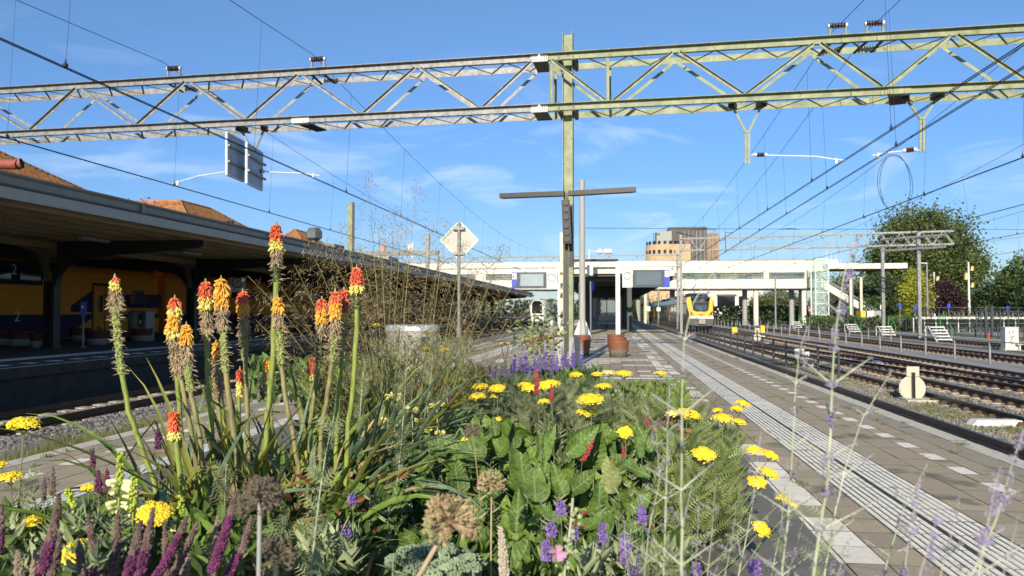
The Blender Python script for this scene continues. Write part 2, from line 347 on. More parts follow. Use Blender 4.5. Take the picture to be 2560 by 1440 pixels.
for x0, x1, mt in ((-5.2, -4.8, CONCL), (-4.8, -3.96, TILE1), (-3.96, -3.36, TACT), (-3.36, 1.635, TILE1), (1.635, 2.235, TACT), (2.235, 3.1, TILE1), (3.1, 3.55, CONCL)):
    g = MB(); g.box(x0, x1, 46.0, 175, -.03, 0); g.build('paving', mt, platform)
for x0, x1, y0, y1 in ((-5.2, 3.55, -12, 3.3),): g = MB(); g.box(x0, x1, y0, y1, -.0022, -.001); g.build('paving', TILE1, platform)
g = MB(); g.box(3.5, 3.549, -12, 175, -.99, -.03); g.box(-5.2, -5.161, -12, 175, -.99, -.03); g.build('edge_wall', CONCD, platform)
# inspection cover in the paving
g = MB(); c = G(1668, 857); g.box(c[0] - .3, c[0] + .35, c[1] - .4, c[1] + .4, .001, .012); g.build('inspection_cover', TERRA, platform)
# far platform on the left
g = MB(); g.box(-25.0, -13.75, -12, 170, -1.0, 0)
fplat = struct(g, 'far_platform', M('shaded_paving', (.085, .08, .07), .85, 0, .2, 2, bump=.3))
ORG['far_platform'] = np.zeros(3)
g = MB(); g.box(-13.74, -13.62, -12, 170, -1.0, -.24); g.build('retaining_wall', CONCD, fplat)
g = MB(); 
for k in range(170): g.box(-13.9, -13.55, 4 + k, 4.99 + k, -.235, .006)
g.build('coping_stone', CONCD, fplat, kind='stuff')
g = MB(); g.box(-13.68, -13.56, -12, 170, .0065, .011); g.build('edge_line', CONCL, fplat)
g = MB(); g.box(-16.3, -15.7, -12, 170, .001, .009); g.build('guide_strip', TACT, fplat)
dm = None
for k in range(60):
    yy = 12 + k * .9
    if dm is None: g = MB(); g.box(-14.62, -14.32, yy, yy + .32, .001, .008); dm = g.build('edge_mark', TILEW, fplat); y0_ = yy
    else: o = inst(dm, 'edge_mark', fplat, (0, yy - y0_, 0))
# rails
def rail_path(m, P):
    P = np.asarray(P, float)
    for a, b in zip(P[:-1], P[1:]):
        a = a.copy(); b = b.copy()
        m.beam(a + (0, 0, -.02), b + (0, 0, -.02), .072, .04, mat=0)
        m.beam(a + (0, 0, -.085), b + (0, 0, -.085), .02, .09, mat=1)
        m.beam(a + (0, 0, -.1485), b + (0, 0, -.1485), .14, .022, mat=1)
RAILD = M('rail_head', (.05, .045, .042), .3, .7, .2, 20)
slp = MB(); slp.prism([(-1.3, -.25), (1.3, -.25), (1.3, -.06), (.9, 0), (.5, 0), (.4, -.05), (-.4, -.05), (-.5, 0), (-.9, 0), (-1.3, -.06)], 1, -.13, .13)
slpm = slp.mesh('sleeper', SLEEP)
rs_ = RUST
def clips(m, xs, ys, z=-.93, s=1.):
    tv = np.array([[-.1, -.06, -.04], [.1, -.06, -.04], [.1, .06, -.04], [-.1, .06, -.04], [-.05, -.04, .05], [.05, -.04, .05], [.05, .04, .05], [-.05, .04, .05]])
    m.scatter(tv, BOXF, [(x, y, z) for x in xs for y in ys], sc_=np.full(len(xs) * len(ys), s))
def track(X, label, y0, y1, zr=-.8, sl=(0, 0), gauge=1.51, clip=True, path=None, curve=0.):
    t = thing('railway_track', label, 'railway track', (X, y0, zr), 'railway tracks beside the platforms')
    for s in (-1, 1):
        m = MB(); P = [(X + s * gauge / 2, y, zr) for y in (y0, y1)]
        if path: P = [(path(y) + s * gauge / 2, y, zr) for y in np.linspace(y0, y1, 16)]
        rail_path(m, P); m.build('rail', [RAILD, RAILT], t)
    if sl[1] > sl[0]:
        ys_ = np.arange(sl[0], sl[1], .6)
        for y in ys_[:150]:
            o = inst(slpm_holder, 'sleeper', t, (path(y) if path else X, y, zr - .165)); o.rotation_euler = (0, 0, rnd.uniform(-.01, .01))
    if clip:
        m = MB(); f = path or (lambda y: X)
        for y in np.arange(sl[0], min(sl[1] + 30, 90), .6):
            clips(m, [f(y) + s * gauge / 2 + q for s in (-1, 1) for q in (-.13, .13)], [y], zr - .125, .85)
        m.build('rail_clip', rs_, t, kind='stuff')
    return t
slpm_holder = bpy.data.objects.new('sleeper', slpm)
track(-11.83, 'railway track running along the dark wall of the left platform', 4, 230, sl=(9, 60), clip=False)
track(5.5, 'near track hugging the right platform edge, one dark rail showing', -4, 240, sl=(8, 50), clip=False)
track(8.87, 'track leading up to the yellow-nosed train', 6, 240, sl=(11, 70))
track(13.1, 'track between the turnout and the galvanised handrail', 8, 240, sl=(14, 70))
t = track(10.8, 'curved turnout track crossing over between two straight tracks', 9, 62, sl=(12, 60), path=lambda y: 13.1 - 4.23 * (lambda q: q * q * (3 - 2 * q))(min(1, max(0, (y - 8) / 54))))
track(18.3, 'track just beyond the galvanised handrail', 16, 240, sl=(22, 80))
track(24.5, 'farthest siding track, past the white stair sets', 28, 240, sl=(34, 90))
# loose ballast: real stones
ico = np.array([[0, 0, -1], [.72, -.53, -.45], [-.28, -.85, -.45], [-.89, 0, -.45], [-.28, .85, -.45], [.72, .53, -.45], [.28, -.85, .45], [-.72, -.53, .45], [-.72, .53, .45], [.28, .85, .45], [.89, 0, .45], [0, 0, 1]])
icf = np.array([[0, 1, 2], [1, 0, 5], [0, 2, 3], [0, 3, 4], [0, 4, 5], [1, 5, 10], [2, 1, 6], [3, 2, 7], [4, 3, 8], [5, 4, 9], [1, 10, 6], [2, 6, 7], [3, 7, 8], [4, 8, 9], [5, 9, 10], [6, 10, 11], [7, 6, 11], [8, 7, 11], [9, 8, 11], [10, 9, 11]])
def randR(k):
    q = rng.normal(size=(k, 4)); q /= np.linalg.norm(q, axis=1)[:, None]; w, x, y, z = q.T
    return np.stack([1 - 2 * (y * y + z * z), 2 * (x * y - z * w), 2 * (x * z + y * w), 2 * (x * y + z * w), 1 - 2 * (x * x + z * z), 2 * (y * z - x * w), 2 * (x * z - y * w), 2 * (y * z + x * w), 1 - 2 * (x * x + y * y)], 1).reshape(-1, 3, 3)
def bankz(x): return np.interp(-x, [-p[0] for p in prof], [p[1] for p in prof])
def stones(name, k, xr, yr, zf, s, mat, keep=None):
    x = rng.uniform(*xr, k); y = yr[0] + (yr[1] - yr[0]) * rng.random(k) ** 1.6
    if keep is not None: q = keep(x, y); x, y = x[q], y[q]
    k = len(x); z = zf(x) + rng.uniform(-.01, .015, k)
    m = MB(); m.scatter(ico * .5, icf, np.stack([x, y, z], 1), randR(k), np.stack([rng.uniform(.7, 1.3, k) * s, rng.uniform(.6, 1.1, k) * s, rng.uniform(.5, .9, k) * s], 1))
    o = m.build(name, mat); o['kind'] = 'stuff'; o['label'] = 'loose crushed stone ballast beside the rails'; o['category'] = 'ballast'; return o
stones('ballast_stones', 13000, (-11.0, -6.2), (5.5, 24), bankz, .085, STONE)
stones('ballast_stones', 5000, (-12.5, -11.1), (11, 30), lambda x: np.full(len(x), -1.015), .075, STONE)
stones('ballast_stones', 2500, (-13.55, -12.7), (11, 30), lambda x: np.full(len(x), -.98), .065, STONE)
stones('ballast_stones', 12000, (6.35, 8.1), (10.5, 32), lambda x: np.full(len(x), -.985), .06, STONEB)
stones('ballast_stones', 6000, (13.95, 15.2), (18, 42), lambda x: np.full(len(x), -.985), .06, STONEB)
stones('ballast_stones', 5000, (8.2, 12.3), (14, 34), lambda x: np.full(len(x), -.985), .06, STONEB)
# grass tufts along the platform edges
BL = np.array([[-.5, 0, 0], [.5, 0, 0], [-.3, .08, .55], [.3, .08, .55], [0, .3, 1.]]); BLF = np.array([[0, 1, 3], [0, 3, 2], [2, 3, 4]])
def rz_tilt(k, tmax):
    a = rng.uniform(0, 2 * PI, k); t = rng.uniform(-tmax, tmax, k); ca, sa, ct, st = np.cos(a), np.sin(a), np.cos(t), np.sin(t); z = np.zeros(k)
    Rz = np.stack([ca, -sa, z, sa, ca, z, z, z, z + 1], 1).reshape(-1, 3, 3); Rx = np.stack([z + 1, z, z, z, ct, -st, z, st, ct], 1).reshape(-1, 3, 3)
    return Rz @ Rx
GRASS = M('grass', (.07, .12, .02), .7, 0, .3, 3, c2=(.17, .19, .05), trans=.2)
GRASSD = M('dry_grass', (.24, .20, .09), .8, 0, .3, 3, c2=(.3, .22, .12), trans=.2)
def tufts(pts, per, h, mat, spread=.12):
    P = []; 
    for p in pts: P.append(np.asarray(p) + rng.normal(size=(per, 3)) * (spread, spread, 0))
    P = np.concatenate(P); k = len(P); m = MB()
    m.scatter(BL, BLF, P, rz_tilt(k, .7), np.stack([rng.uniform(.006, .012, k), np.full(k, 1.) * h * .5, rng.uniform(.4, 1.1, k) * h], 1)); return m
pl_ = [(rng.normal(-5.55, .22), y, -.25) for y in 5.3 + 14 * rng.random(420) ** 1.5]
for mt, sl_, lab in ((GRASS, pl_[:230], 'green grass growing out of the gravel at the left platform edge'), (GRASSD, pl_[230:], 'dry straw grass along the left platform edge')):
    o = tufts(sl_, 110, .2, mt, .13).build('grass', mt, kind='stuff', label=lab, category='grass')
pr_ = [(rng.normal(7.5, .35), y, -1.0) for y in list(rng.uniform(14, 20, 46)) + list(rng.uniform(20, 36, 40))]
tufts(pr_, 50, .13, GRASS, .14).build('grass', GRASS, kind='stuff', label='low weeds in the gravel strip right of the near track', category='weeds')
# planter
RIM = M('dark_planter_rim', (.17, .155, .135), .75, 0, .15, 5, bump=.2, bscale=90, spots=((.32, .31, .28), 26, .70))
planter = thing('planter', 'long raised grey planter box in the middle of the island platform', 'planter', (-.84, 3.3, 0))
g = MB(); g.box(-2.42, .74, .1, 6.55, 0.001, .41); g.build('wall', RIM, planter)
g = MB()
for a in ((-2.44, -2.0, .08, 6.57), (.30, .76, .08, 6.57), (-2.0, .30, .08, .45), (-2.0, .30, 6.13, 6.57)): g.box(*a, .412, .45)
g.build('rim', RIM, planter)
g = MB(); g.box(-2.0, .3, .45, 6.13, .411, .425); soil = g.build('soil', SOIL, planter)

# small weeds in the paving joints and leaf litter
pw = [(rnd.choice((-5.0, -4.8, 1.4, 2.5, 3.1, 3.36)) + rnd.gauss(0, .01), rnd.uniform(5, 26), 0) for _ in range(90)]
tufts(pw, 16, .045, GRASS, .025).build('joint_weeds', GRASS, platform, kind='stuff')
k = 260; m = MB(); m.scatter(np.array([[-.5, 0, 0], [0, -.35, .1], [.5, 0, .02], [0, .35, .12]]), [[0, 1, 2, 3]], np.stack([rng.uniform(-5, 3.4, k), rng.uniform(5, 30, k), np.full(k, .004)], 1), rz_tilt(k, .2), rng.uniform(.012, .035, k)); m.build('leaf_litter', M('dry_litter', (.2, .13, .06), .9, 0, .4, 9), platform, kind='stuff')
# ------------------------------------------------------------ overhead-line gantries and wires
GB = np.array([-1.04, 18.0, 0]); ga = math.atan(-.0566); GE = np.array([math.cos(ga), math.sin(ga), 0]); GN = np.array([-math.sin(ga), math.cos(ga), 0])
def GP(u, v, off=0.):
    r = ray(u, v); t = (np.dot(GB + GN * off - O3, GN)) / np.dot(r, GN); return O3 + r * t
def gs(u, z=6.7):      # distance along the gantry at photo column u
    lo, hi = -30., 30.
    for _ in range(40):
        m = (lo + hi) / 2; p = GB + GE * m; p[2] = z; q = p - O3
        c, s = math.cos(YAW), math.sin(YAW); xx = q[0] * c + q[1] * s; yy = -q[0] * s + q[1] * c; y3 = yy * math.cos(PIT) + q[2] * math.sin(PIT)
        if 1280 + FPX * xx / y3 < u: lo = m
        else: hi = m
    return lo
def gp(s, z, off=0.): p = GB + GE * s + GN * off; return np.array([p[0], p[1], z])
gant = thing('overhead_line_gantry', 'lattice gantry spanning the whole view, green right of its H-column and grey left of it', 'gantry', (GB[0], GB[1], 0))
def chord(s0, s1, zt, front, mat, nm='chord'):
    m = MB(); o = -.11 if front else .71
    m.beam(gp(s0, zt - .075, o), gp(s1, zt - .075, o), .012, .15)
    f = -.10 if front else .10
    m.beam(gp(s0, zt - .006, o + f / 2 + (0.006 if f > 0 else -.006)), gp(s1, zt - .006, o + f / 2 + (0.006 if f > 0 else -.006)), .1, .012)
    if front: m.beam(gp(s0, zt - .146, o + .05), gp(s1, zt - .146, o + .05), .088, .008)
    m.build(nm, mat, gant)
ZU, ZL = 7.36, 6.16
sL, sR = gs(-120), gs(2760); sJ = gs(1350)
for zt in (ZU, ZL):
    for fr in (True, False):
        chord(sL, sJ - .02, zt, fr, GALV); chord(sJ + .02, sR, zt, fr, GREENS)
def diag(u0, z0, u1, z1, front, mat):
    a, b = gs(u0), gs(u1); o = -.10 if front else .70; m = MB()
    p, q = gp(a, z0, o), gp(b, z1, o)
    m.beam(p, q, .07 if not front else .062, .010, up=GN) if False else m.beam(p, q, .010, .072, up=np.cross(q - p, GN))
    if front:
        up = nrm(np.cross(q - p, GN)); up = up if up[2] > 0 else -up
        m.beam(p + up * .034 - GN * .037, q + up * .034 - GN * .037, .062, .008, up=up)
    m.build('diagonal', mat, gant)
LU, LL = [1340, 1047, 755, 475, 203, -80], [1205, 908, 618, 345, 80, -200]
RU, RL = [1690, 2040, 2380, 2720], [1530, 1860, 2205, 2560]
for i in range(6):
    for fr, du in ((True, 0), (False, 0)):
        diag(LU[i] - 6, ZU - .15, LL[i] + 6, ZL, fr, GALV)
        if i < 5: diag(LL[i] - 6, ZL, LU[i + 1] + 6, ZU - .15, fr, GALV)
for i in range(4):
    for fr in (True, False):
        diag(RL[i] + 4, ZL, RU[i] - 8, ZU - .15, fr, GREENS)
        if i < 3: diag(RU[i] + 8, ZU - .15, RL[i + 1] - 4, ZL, fr, GREENS)
for fr in (True, False): diag(1380, ZU - .15, 1512, ZL + .03, fr, GREENS)
for uu in (1376, 1517):
    for o in (-.10, .70):
        m = MB(); s = gs(uu); m.beam(gp(s, ZL, o), gp(s, ZU - .15, o), .06, .01, up=GE); m.beam(gp(s + .03, ZL, o + .03), gp(s + .03, ZU - .15, o + .03), .01, .06, up=GE); m.build('upright', GREENS, gant)
for zt in (ZU - .15, ZL - .15):
    k = math.ceil(sL / .97)
    while k * .97 < sR:
        s = k * .97
        if abs(s) > .75:
            for d in (-.47, .47):
                m = MB(); m.beam(gp(s, zt, .66), gp(s + d, zt + .006, -.06), .045, .008); m.build('lacing_bar', GALV if s < sJ else GREENS, gant)
            m = MB(); m.beam(gp(s, zt + .03, .695), gp(s, zt - .015, .695), .12, .008, up=GN); m.build('gusset', GALV if s < sJ else GREENS, gant)
        k += 1
# column
m = MB(); c = GB + GN * .3
for s in (-1, 1): m.obox(c + GE * s * .112 + (0, 0, 4.0), (.014, .24, 7.94), ga)
m.obox(c + (0, 0, 4.0), (.208, .012, 7.86), ga); m.build('column', GREENS, gant)
m = MB(); m.obox(c + (-.02, -.02, .33), (.52, .52, .62), ga); m.obox(c + (-.02, -.02, .66), (.56, .56, .05), ga); m.build('plinth', GREYB, gant)
for zt in (ZU - .07, ZL - .07):
    for s in (-.17, .17):
        m = MB(); m.beam(gp(s, zt, -.17), gp(s, zt, .76), .012, .24); m.beam(gp(s, zt - .11, -.16), gp(s, zt - .11, .74), .08, .012); m.beam(gp(s, zt + .09, -.16), gp(s, zt + .09, .74), .08, .012)
        m.beam(gp(s, zt + .1, -.13), gp(s, zt - .11, -.13), .012, .02); m.build('clamp', BLACKP, gant)
    m = MB(); m.beam(gp(sJ - .2, zt - .02, -.131), gp(sJ + .2, zt - .02, -.131), .008, .17); m.beam(gp(sJ - .2, zt - .082, -.1), gp(sJ + .2, zt - .082, -.1), .1, .01); m.build('splice_plate', WHITEP, gant)
    m = MB(); bv = []
    for i in range(8):
        for j in (0, 1):
            if i not in (3, 4): bv.append(gp(sJ - .175 + i * .05, zt + .01 - j * .055, -.145))
    for p in bv: m.obox(p, (.022, .02, .022))
    m.build('bolt', BLACKP, gant, kind='stuff')
    m = MB(); m.add([gp(sJ - .16, zt - .1, -.1), gp(sJ + .2, zt - .1, -.1), gp(sJ + .2, zt - .1, .7), gp(sJ - .16, zt - .1, .7)], [[0, 1, 2, 3]]); m.beam(gp(sJ - .16, zt - .08, .65), gp(sJ + .2, zt - .08, .65), .1, .05)
    m.build('joint_plate', BLACKP, gant)
for uu in (757, 2243):      # bolted chord joints in mid span
    zt = ZL - .07; s = gs(uu)
    m = MB(); m.beam(gp(s - .24, zt, -.135), gp(s + .24, zt, -.135), .008, .15); m.beam(gp(s - .2, zt - .09, -.1), gp(s + .2, zt - .09, -.1), .2, .02)
    for i in range(9): m.beam(gp(s - .22 + i * .055, zt + .045, -.15), gp(s - .22 + i * .055, zt + .045, -.11), .02, .03)
    m.build('chord_joint', WHITEP if uu < 1000 else GREENS, gant)
    m = MB(); m.beam(gp(s - .05, zt - .06, -.1), gp(s + .2, zt - .1, .7), .34, .03); m.build('joint_plate', BLACKP, gant)
def insulator(m, p, q, n=5, r=.05, r0=.02, mat=0):
    p = np.asarray(p, float); q = np.asarray(q, float); d = q - p; P = []; R = []
    for i in range(n):
        for t, rr in ((0, r0), (.2, r), (.55, r), (.75, r0)): P.append(p + d * (i + t) / n); R.append(rr)
    P.append(q); R.append(r0); m.tube(P, R, 10, mat)
for k, (uu, mt) in enumerate(((438, GALV), (797, GALV), (2093, GREENS), (2185, GREENS))):
    s = gs(uu, 7.5); t = gant; m = MB()
    for d in (-.165, .165): m = MB(); m.beam(gp(s + d, ZU, -.05), gp(s + d, ZU + .24, -.05), .045, .03, up=GE); m.beam(gp(s + d - .02, ZU + .02, -.09), gp(s + d + .08, ZU + .09, -.09), .03, .01); b = m.build('insulator_bracket', mt, t)
    m = MB(); insulator(m, gp(s - .18, ZU + .25, -.05), gp(s + .18, ZU + .25, -.05), 6, .066, .03); m.build('insulator', BROWNC, b)
    m = MB()
    for d in (-.17, .17): m.tube([gp(s + d * 1.2, ZU + .25, -.05), gp(s + d * .85, ZU + .25, -.05)], .05, 8)
    m.build('insulator_cap', WHITEP, b)
    m = MB()
    m.beam(gp(s - .16, ZU - .14, -.05), gp(s - .25, ZU - .14, .74), .07, .02); m.beam(gp(s + .16, ZU - .14, -.05), gp(s + .12, ZU - .14, .74), .07, .02); m.build('cross_plate', BLACKP if k > 1 else DARKS, t)
def drop(u0, vt, vb, mt, fork=(34, 318)):     # forked drop post under the lower chord
    a = GP(u0, vt, .3); b = GP(u0, vb, .3); d = .035; m = MB()
    top = gp(0, 0); w = fork[0] / FPX * 18
    for s in (-1, 1):
        e = a + GE * s * d; m.beam(e, b + GE * s * d, .035, .05, up=GE); f = a + GE * s * w; f[2] = ZL - .16; m.beam(e, f, .035, .05, up=GE)
    m.obox(a, (.12, .06, .05), ga); m.build('drop_post', mt, gant)
    for s in (-1, 1): m = MB(); f = a + GE * s * w; m.obox((f[0], f[1], ZL - .13), (.14, .3, .14), ga + .3 * s); m.build('drop_bracket', BLACKP, gant)
drop(632, 378, 466, GALV); drop(1868, 330, 410, GREENS); drop(2305, 296, 380, GREENS)
def arm(pts, i0, i1, rr, nm='registration_arm'):
    P = [GP(u, v, .3) for u, v in pts]; m = MB(); m.tube(P, rr, 7); m.obox(P[-2] + (0, 0, -.03), (.05, .05, .12)); b = m.build(nm, WHITEP, gant)
    m = MB(); insulator(m, GP(*i0, .3), GP(*i1, .3), 4, .055, .035); m.build('insulator', BROWNC, b)
    m = MB(); p, q = GP(*i0, .3), GP(*i1, .3); d = (q - p) * .35; m.tube([p - d, p], .042, 8); m.tube([q, q + d], .042, 8); m.build('insulator_cap', WHITEP, b)
arm([(615, 425), (560, 430), (495, 440), (445, 455), (432, 459)], (592, 423), (606, 424), .014)
arm([(640, 428), (700, 431), (750, 433), (783, 437), (800, 439)], (642, 428), (656, 428), .014)
arm([(1878, 387), (1950, 389), (2040, 391), (2090, 399), (2112, 401)], (1892, 387), (1911, 387), .014)
arm([(2300, 375), (2250, 378), (2215, 382), (2195, 386), (2180, 389)], (2284, 374), (2264, 376), .014)
# two framed sign boards seen from behind, hung beside the left drop post
MESHP = M('perforated_panel', (.33, .42, .56), .6, 0, .1, 3)
for k, (ua, va0, va1, da, ub, vb0, vb1, db, lab) in enumerate(((567, 331, 437, 18.2, 609, 353, 459, 19.2, 'left of two white-framed sign boards seen from behind under the gantry'), (617, 357, 458, 18.8, 655, 380, 470, 20.0, 'right of two white-framed sign boards, half behind the drop post'))):
    A0, A1, B0, B1 = W(ua, va0, da), W(ua, va1, da), W(ub, vb0, db), W(ub, vb1, db)
    B0 = np.array([B0[0], B0[1], A0[2]]); B1 = np.array([B0[0], B0[1], A1[2]])
    t = thing('sign_board', lab, 'sign board', A1, 'sign boards under the gantry')
    d = nrm(B0 - A0); nn = np.array([d[1], -d[0], 0]); m = MB(); m.beam((A0 + A1) / 2 + (0, 0, 0), (B0 + B1) / 2, .02, A0[2] - A1[2]); m.build('panel', MESHP, t)
    m = MB()
    for p, q in ((A0, B0), (A1, B1)): m.beam(p, q, .05, .03)
    for p, q in ((A0, A1), (B0, B1)): m.beam(p, q, .05, .05, up=(1, 0, 0))
    m.build('frame', WHITEP, t)
    m = MB()
    for f in (.3, .68): z = A0[2] * (1 - f) + A1[2] * f; m.beam(np.array([A0[0], A0[1], z]) + nn * .05, np.array([B0[0], B0[1], z]) + nn * .05 + d * .15, .05, .05)
    m.build('cross_bar', GALV, t)
# wires: contact pair + messenger + droppers
WIREM = M('wire_copper', (.02, .02, .022), .5, .3, .1)
def cat_line(X0, zc, Xm, zm, label, y0=-30, y1=200, sup=(18,), span=61., sag=1.25, dbl=True, slope=0., rr=.0085, step=5.6, ph=0.):
    t = thing('overhead_line', label, 'overhead wire', (X0, 18, zc), 'overhead wires above the tracks')
    ys = np.arange(y0, y1 + .1, 3.); f = lambda y: sag * 4 * (((y - sup[0]) / span) % 1) * (1 - ((y - sup[0]) / span) % 1)
    Xc = lambda y: X0 + slope * (y - 18); Zm = lambda y: zm - f(y)
    for s in ((-1, 1) if dbl else (0,)):
        m = MB(); m.tube([(Xc(y) + s * .022, y, zc) for y in (y0, 18, y1)], rr, 5); m.build('contact_wire', WIREM, t)
    m = MB(); m.tube([(Xm + slope * (y - 18), y, Zm(y)) for y in ys], rr * .85, 5); m.build('messenger_wire', WIREM, t)
    y = max(y0, 2) + ph
    while y < min(y1, 130):
        m = MB(); m.tube([(Xm + slope * (y - 18), y, Zm(y)), (Xc(y), y, zc)], .0038, 4); m.obox((Xc(y), y, zc + .03), (.04, .05, .06)); m.tube([(Xc(y), y, zc + .05), (Xc(y), y, zc + .12)], [.02, .006], 5)
        m.build('dropper', WIREM, t); y += step
Lc1, Lc2, Rc1, Rc2 = GP(440, 458, .3), GP(793, 441, .3), GP(2097, 403, .3), GP(2190, 390, .3)
ms = [gp(gs(u, 7.5), ZU + .26, -.05) for u in (438, 797, 2093, 2185)]
cat_line(Lc1[0], Lc1[2] - .08, ms[0][0], ms[0][2], 'overhead wires crossing the far left corner above the canopy', slope=.004)
cat_line(Lc2[0], Lc2[2] - .08, ms[1][0], ms[1][2], 'overhead wires running down from upper left over the red roofs', ph=2, slope=.002)
cat_line(Rc1[0], Rc1[2] - .06, ms[2][0], ms[2][2], 'overhead wires above the near right track, upper pair', ph=1.5, slope=-.001, span=64)
cat_line(Rc2[0], Rc2[2] - .06, ms[3][0], ms[3][2], 'overhead wires right of the first pair, carried by the looped arm', ph=3.4, slope=.022, span=62)
cat_line(9.3, 4.8, 9.4, 7.5, 'overhead wires over the track of the yellow-nosed train', sup=(79,), span=61, sag=1.6, y0=-20)
cat_line(13.4, 4.8, 13.2, 7.5, 'overhead wires over the track beyond the turnout', sup=(76,), span=58, sag=1.6, ph=1, y0=-20)
cat_line(18.3, 4.8, 18.4, 7.3, 'overhead wires over the track past the galvanised handrail', sup=(75,), span=60, sag=1.6, ph=2, y0=-10)
cat_line(24.3, 4.9, 24.4, 7.3, 'farthest overhead wires at the right, low over the sidings', sup=(74,), span=60, sag=1.6, ph=3, y0=-10)
# looped jumper cable below the right arm
m = MB(); c = W(2238, 460, 18.6)
for k, (rx, rz, ph) in enumerate(((.42, .72, 0.), (.47, .70, .3))):
    P = [(c[0] + rx * math.sin(a), c[1] + .2 * math.sin(a + ph), c[2] + rz * math.cos(a)) for a in np.linspace(-2.6, 2.6, 26)]; m.tube(P, .007, 5)
m.build('jumper_cable', WIREM, None, label='thin looped jumper cable hanging below the right insulator arm', category='cable')
# slim far gantries
def gantry(label, A, B, zt, h, mat, cols=(), w=.5, npan=12, upz=1.0, cb=-1.0):
    t = thing('overhead_line_gantry', label, 'gantry', (A[0], A[1], cb), 'slim grey gantries in the distance')
    A = np.array([A[0], A[1], 0.]); B = np.array([B[0], B[1], 0.]); d = nrm(B - A); nn = np.array([-d[1], d[0], 0]); L = np.linalg.norm(B - A)
    for o in (-w / 2, w / 2):
        for z in (zt, zt - h): m = MB(); m.beam(A + nn * o + (0, 0, z), B + nn * o + (0, 0, z), .11, .13); m.build('chord', mat, t)
        for k in range(npan):
            a, b, c = A + d * L * k / npan, A + d * L * (k + .5) / npan, A + d * L * (k + 1) / npan
            for p, q, zp, zq in ((a, b, zt - h, zt), (b, c, zt, zt - h)):
                m = MB(); m.beam(p + nn * o + (0, 0, zp), q + nn * o + (0, 0, zq), .06, .06); m.build('diagonal', mat, t)
    for cx, top, cbz in cols:
        p = A + d * cx; m = MB(); m.box(p[0] - .13, p[0] + .13, p[1] - .13, p[1] + .13, cbz, top); m.build('column', mat, t)
    return t
A = AY(1684, 602, 79.); B = AY(2220, 592, 75.); zt = A[2]
gf = gantry('slim grey gantry over the right-hand tracks, in front of the footbridge', (6.9, 79), (B[0] + 5.5, 74.5), 8.6, 1.2, GALV, cols=((.0, 9.0, -1.0), (B[0] - 6.9, 7.5, -1.0)), npan=14)
p1, p2 = G(2200, 836, -.95), W(2362, 617, 62.)
gantry('short grey gantry end with a tall post in front of the big poplar', (W(2205, 617, 66.)[0], W(2205, 617, 66.)[1]), (p2[0], p2[1]), W(2340, 587, 62)[2], .98, GALV, cols=((W(2343, 617, 62.)[0] - W(2205, 617, 66.)[0], W(2343, 576, 62)[2], -1.0),), npan=3)
a, b = AY(1090, 645, 100.), AY(1705, 638, 98.)
gantry('thin distant gantry behind the station canopy', (a[0], 100), (b[0], 98), a[2], 1.5, GALV, cols=((b[0] - a[0] - .5, a[2] + .3, -1.0), (0.3, a[2] + .3, -1.0)), npan=9)
a, b = AY(700, 636, 88.), AY(1096, 632, 86.)
t = thing('overhead_line_beam', 'plain grey box beam with a post at its right end, over the left canopy', 'gantry', (b[0], 87, 0))
m = MB(); m.beam((a[0], 88, a[2]), (b[0], 86, b[2]), .4, .5); m.build('beam', GALV, t)
m = MB(); m.box(b[0] - 1.5, b[0] - 1.1, 85.9, 86.3, -1, b[2] + 2.2); m.build('post', GALV, t)
p = W(1084, 690, 86.)
# steel mast rising through the left canopy roof
c = W(875, 640, 60.); m = MB(); m.obox((c[0], c[1], 3.0), (.36, .6, 7.7), .25); m.obox((c[0] + .25, c[1], 3.0), (.16, .5, 7.7), .25, 1)
m.V[0][:, 2] = m.V[0][:, 2]; mm = W(875, 506, 60.)[2]
for Vv in m.V: Vv[:, 2] = np.where(Vv[:, 2] > 3, mm, 0)
m.build('steel_mast', [GREENS, DARKS], None, label='square green-grey mast rising behind the left canopy roof', category='mast')
# tall plain pole and cross wire
c = G(1456, 841.5); t = thing('pole', 'tall plain grey steel pole behind the H-column', 'pole', c)
m = MB(); m.tube([c, c + (0, 0, 3), c + (0, 0, AX(1456, 455, c[0])[2])], [.16, .155, .14], 14); m.build('shaft', M('weathered_pole', (.34, .335, .31), .7, 0, .12, 2, stretch=(6, 6, .4)), t)
m = MB()
for a in range(4): q = a * PI / 2 + .4; m.add([c + (math.cos(q) * .15, math.sin(q) * .15, .9), c + (math.cos(q) * .15, math.sin(q) * .15, .01), c + (math.cos(q) * .5, math.sin(q) * .5, .01)], [[0, 1, 2], [2, 1, 0]])
m.build('gusset', WHITEP, t)
m = MB(); a = W(1464, 570, 39.3); b = W(1760, 572, 41); cc = W(2120, 573, 43); dd = W(2700, 574, 46)
m.tube([a, b, cc, dd], .012, 5); 
for u0, u1 in ((1735, 1790), (1950, 1998)): m.tube([W(u0, 573, 41.2), W((u0 + u1) / 2, 572, 41.2), W(u1, 573, 41.2)], [.02, .035, .02], 6)
m.build('span_wire', WIREM, None, label='thin horizontal span wire running right from the plain grey pole', category='cable')
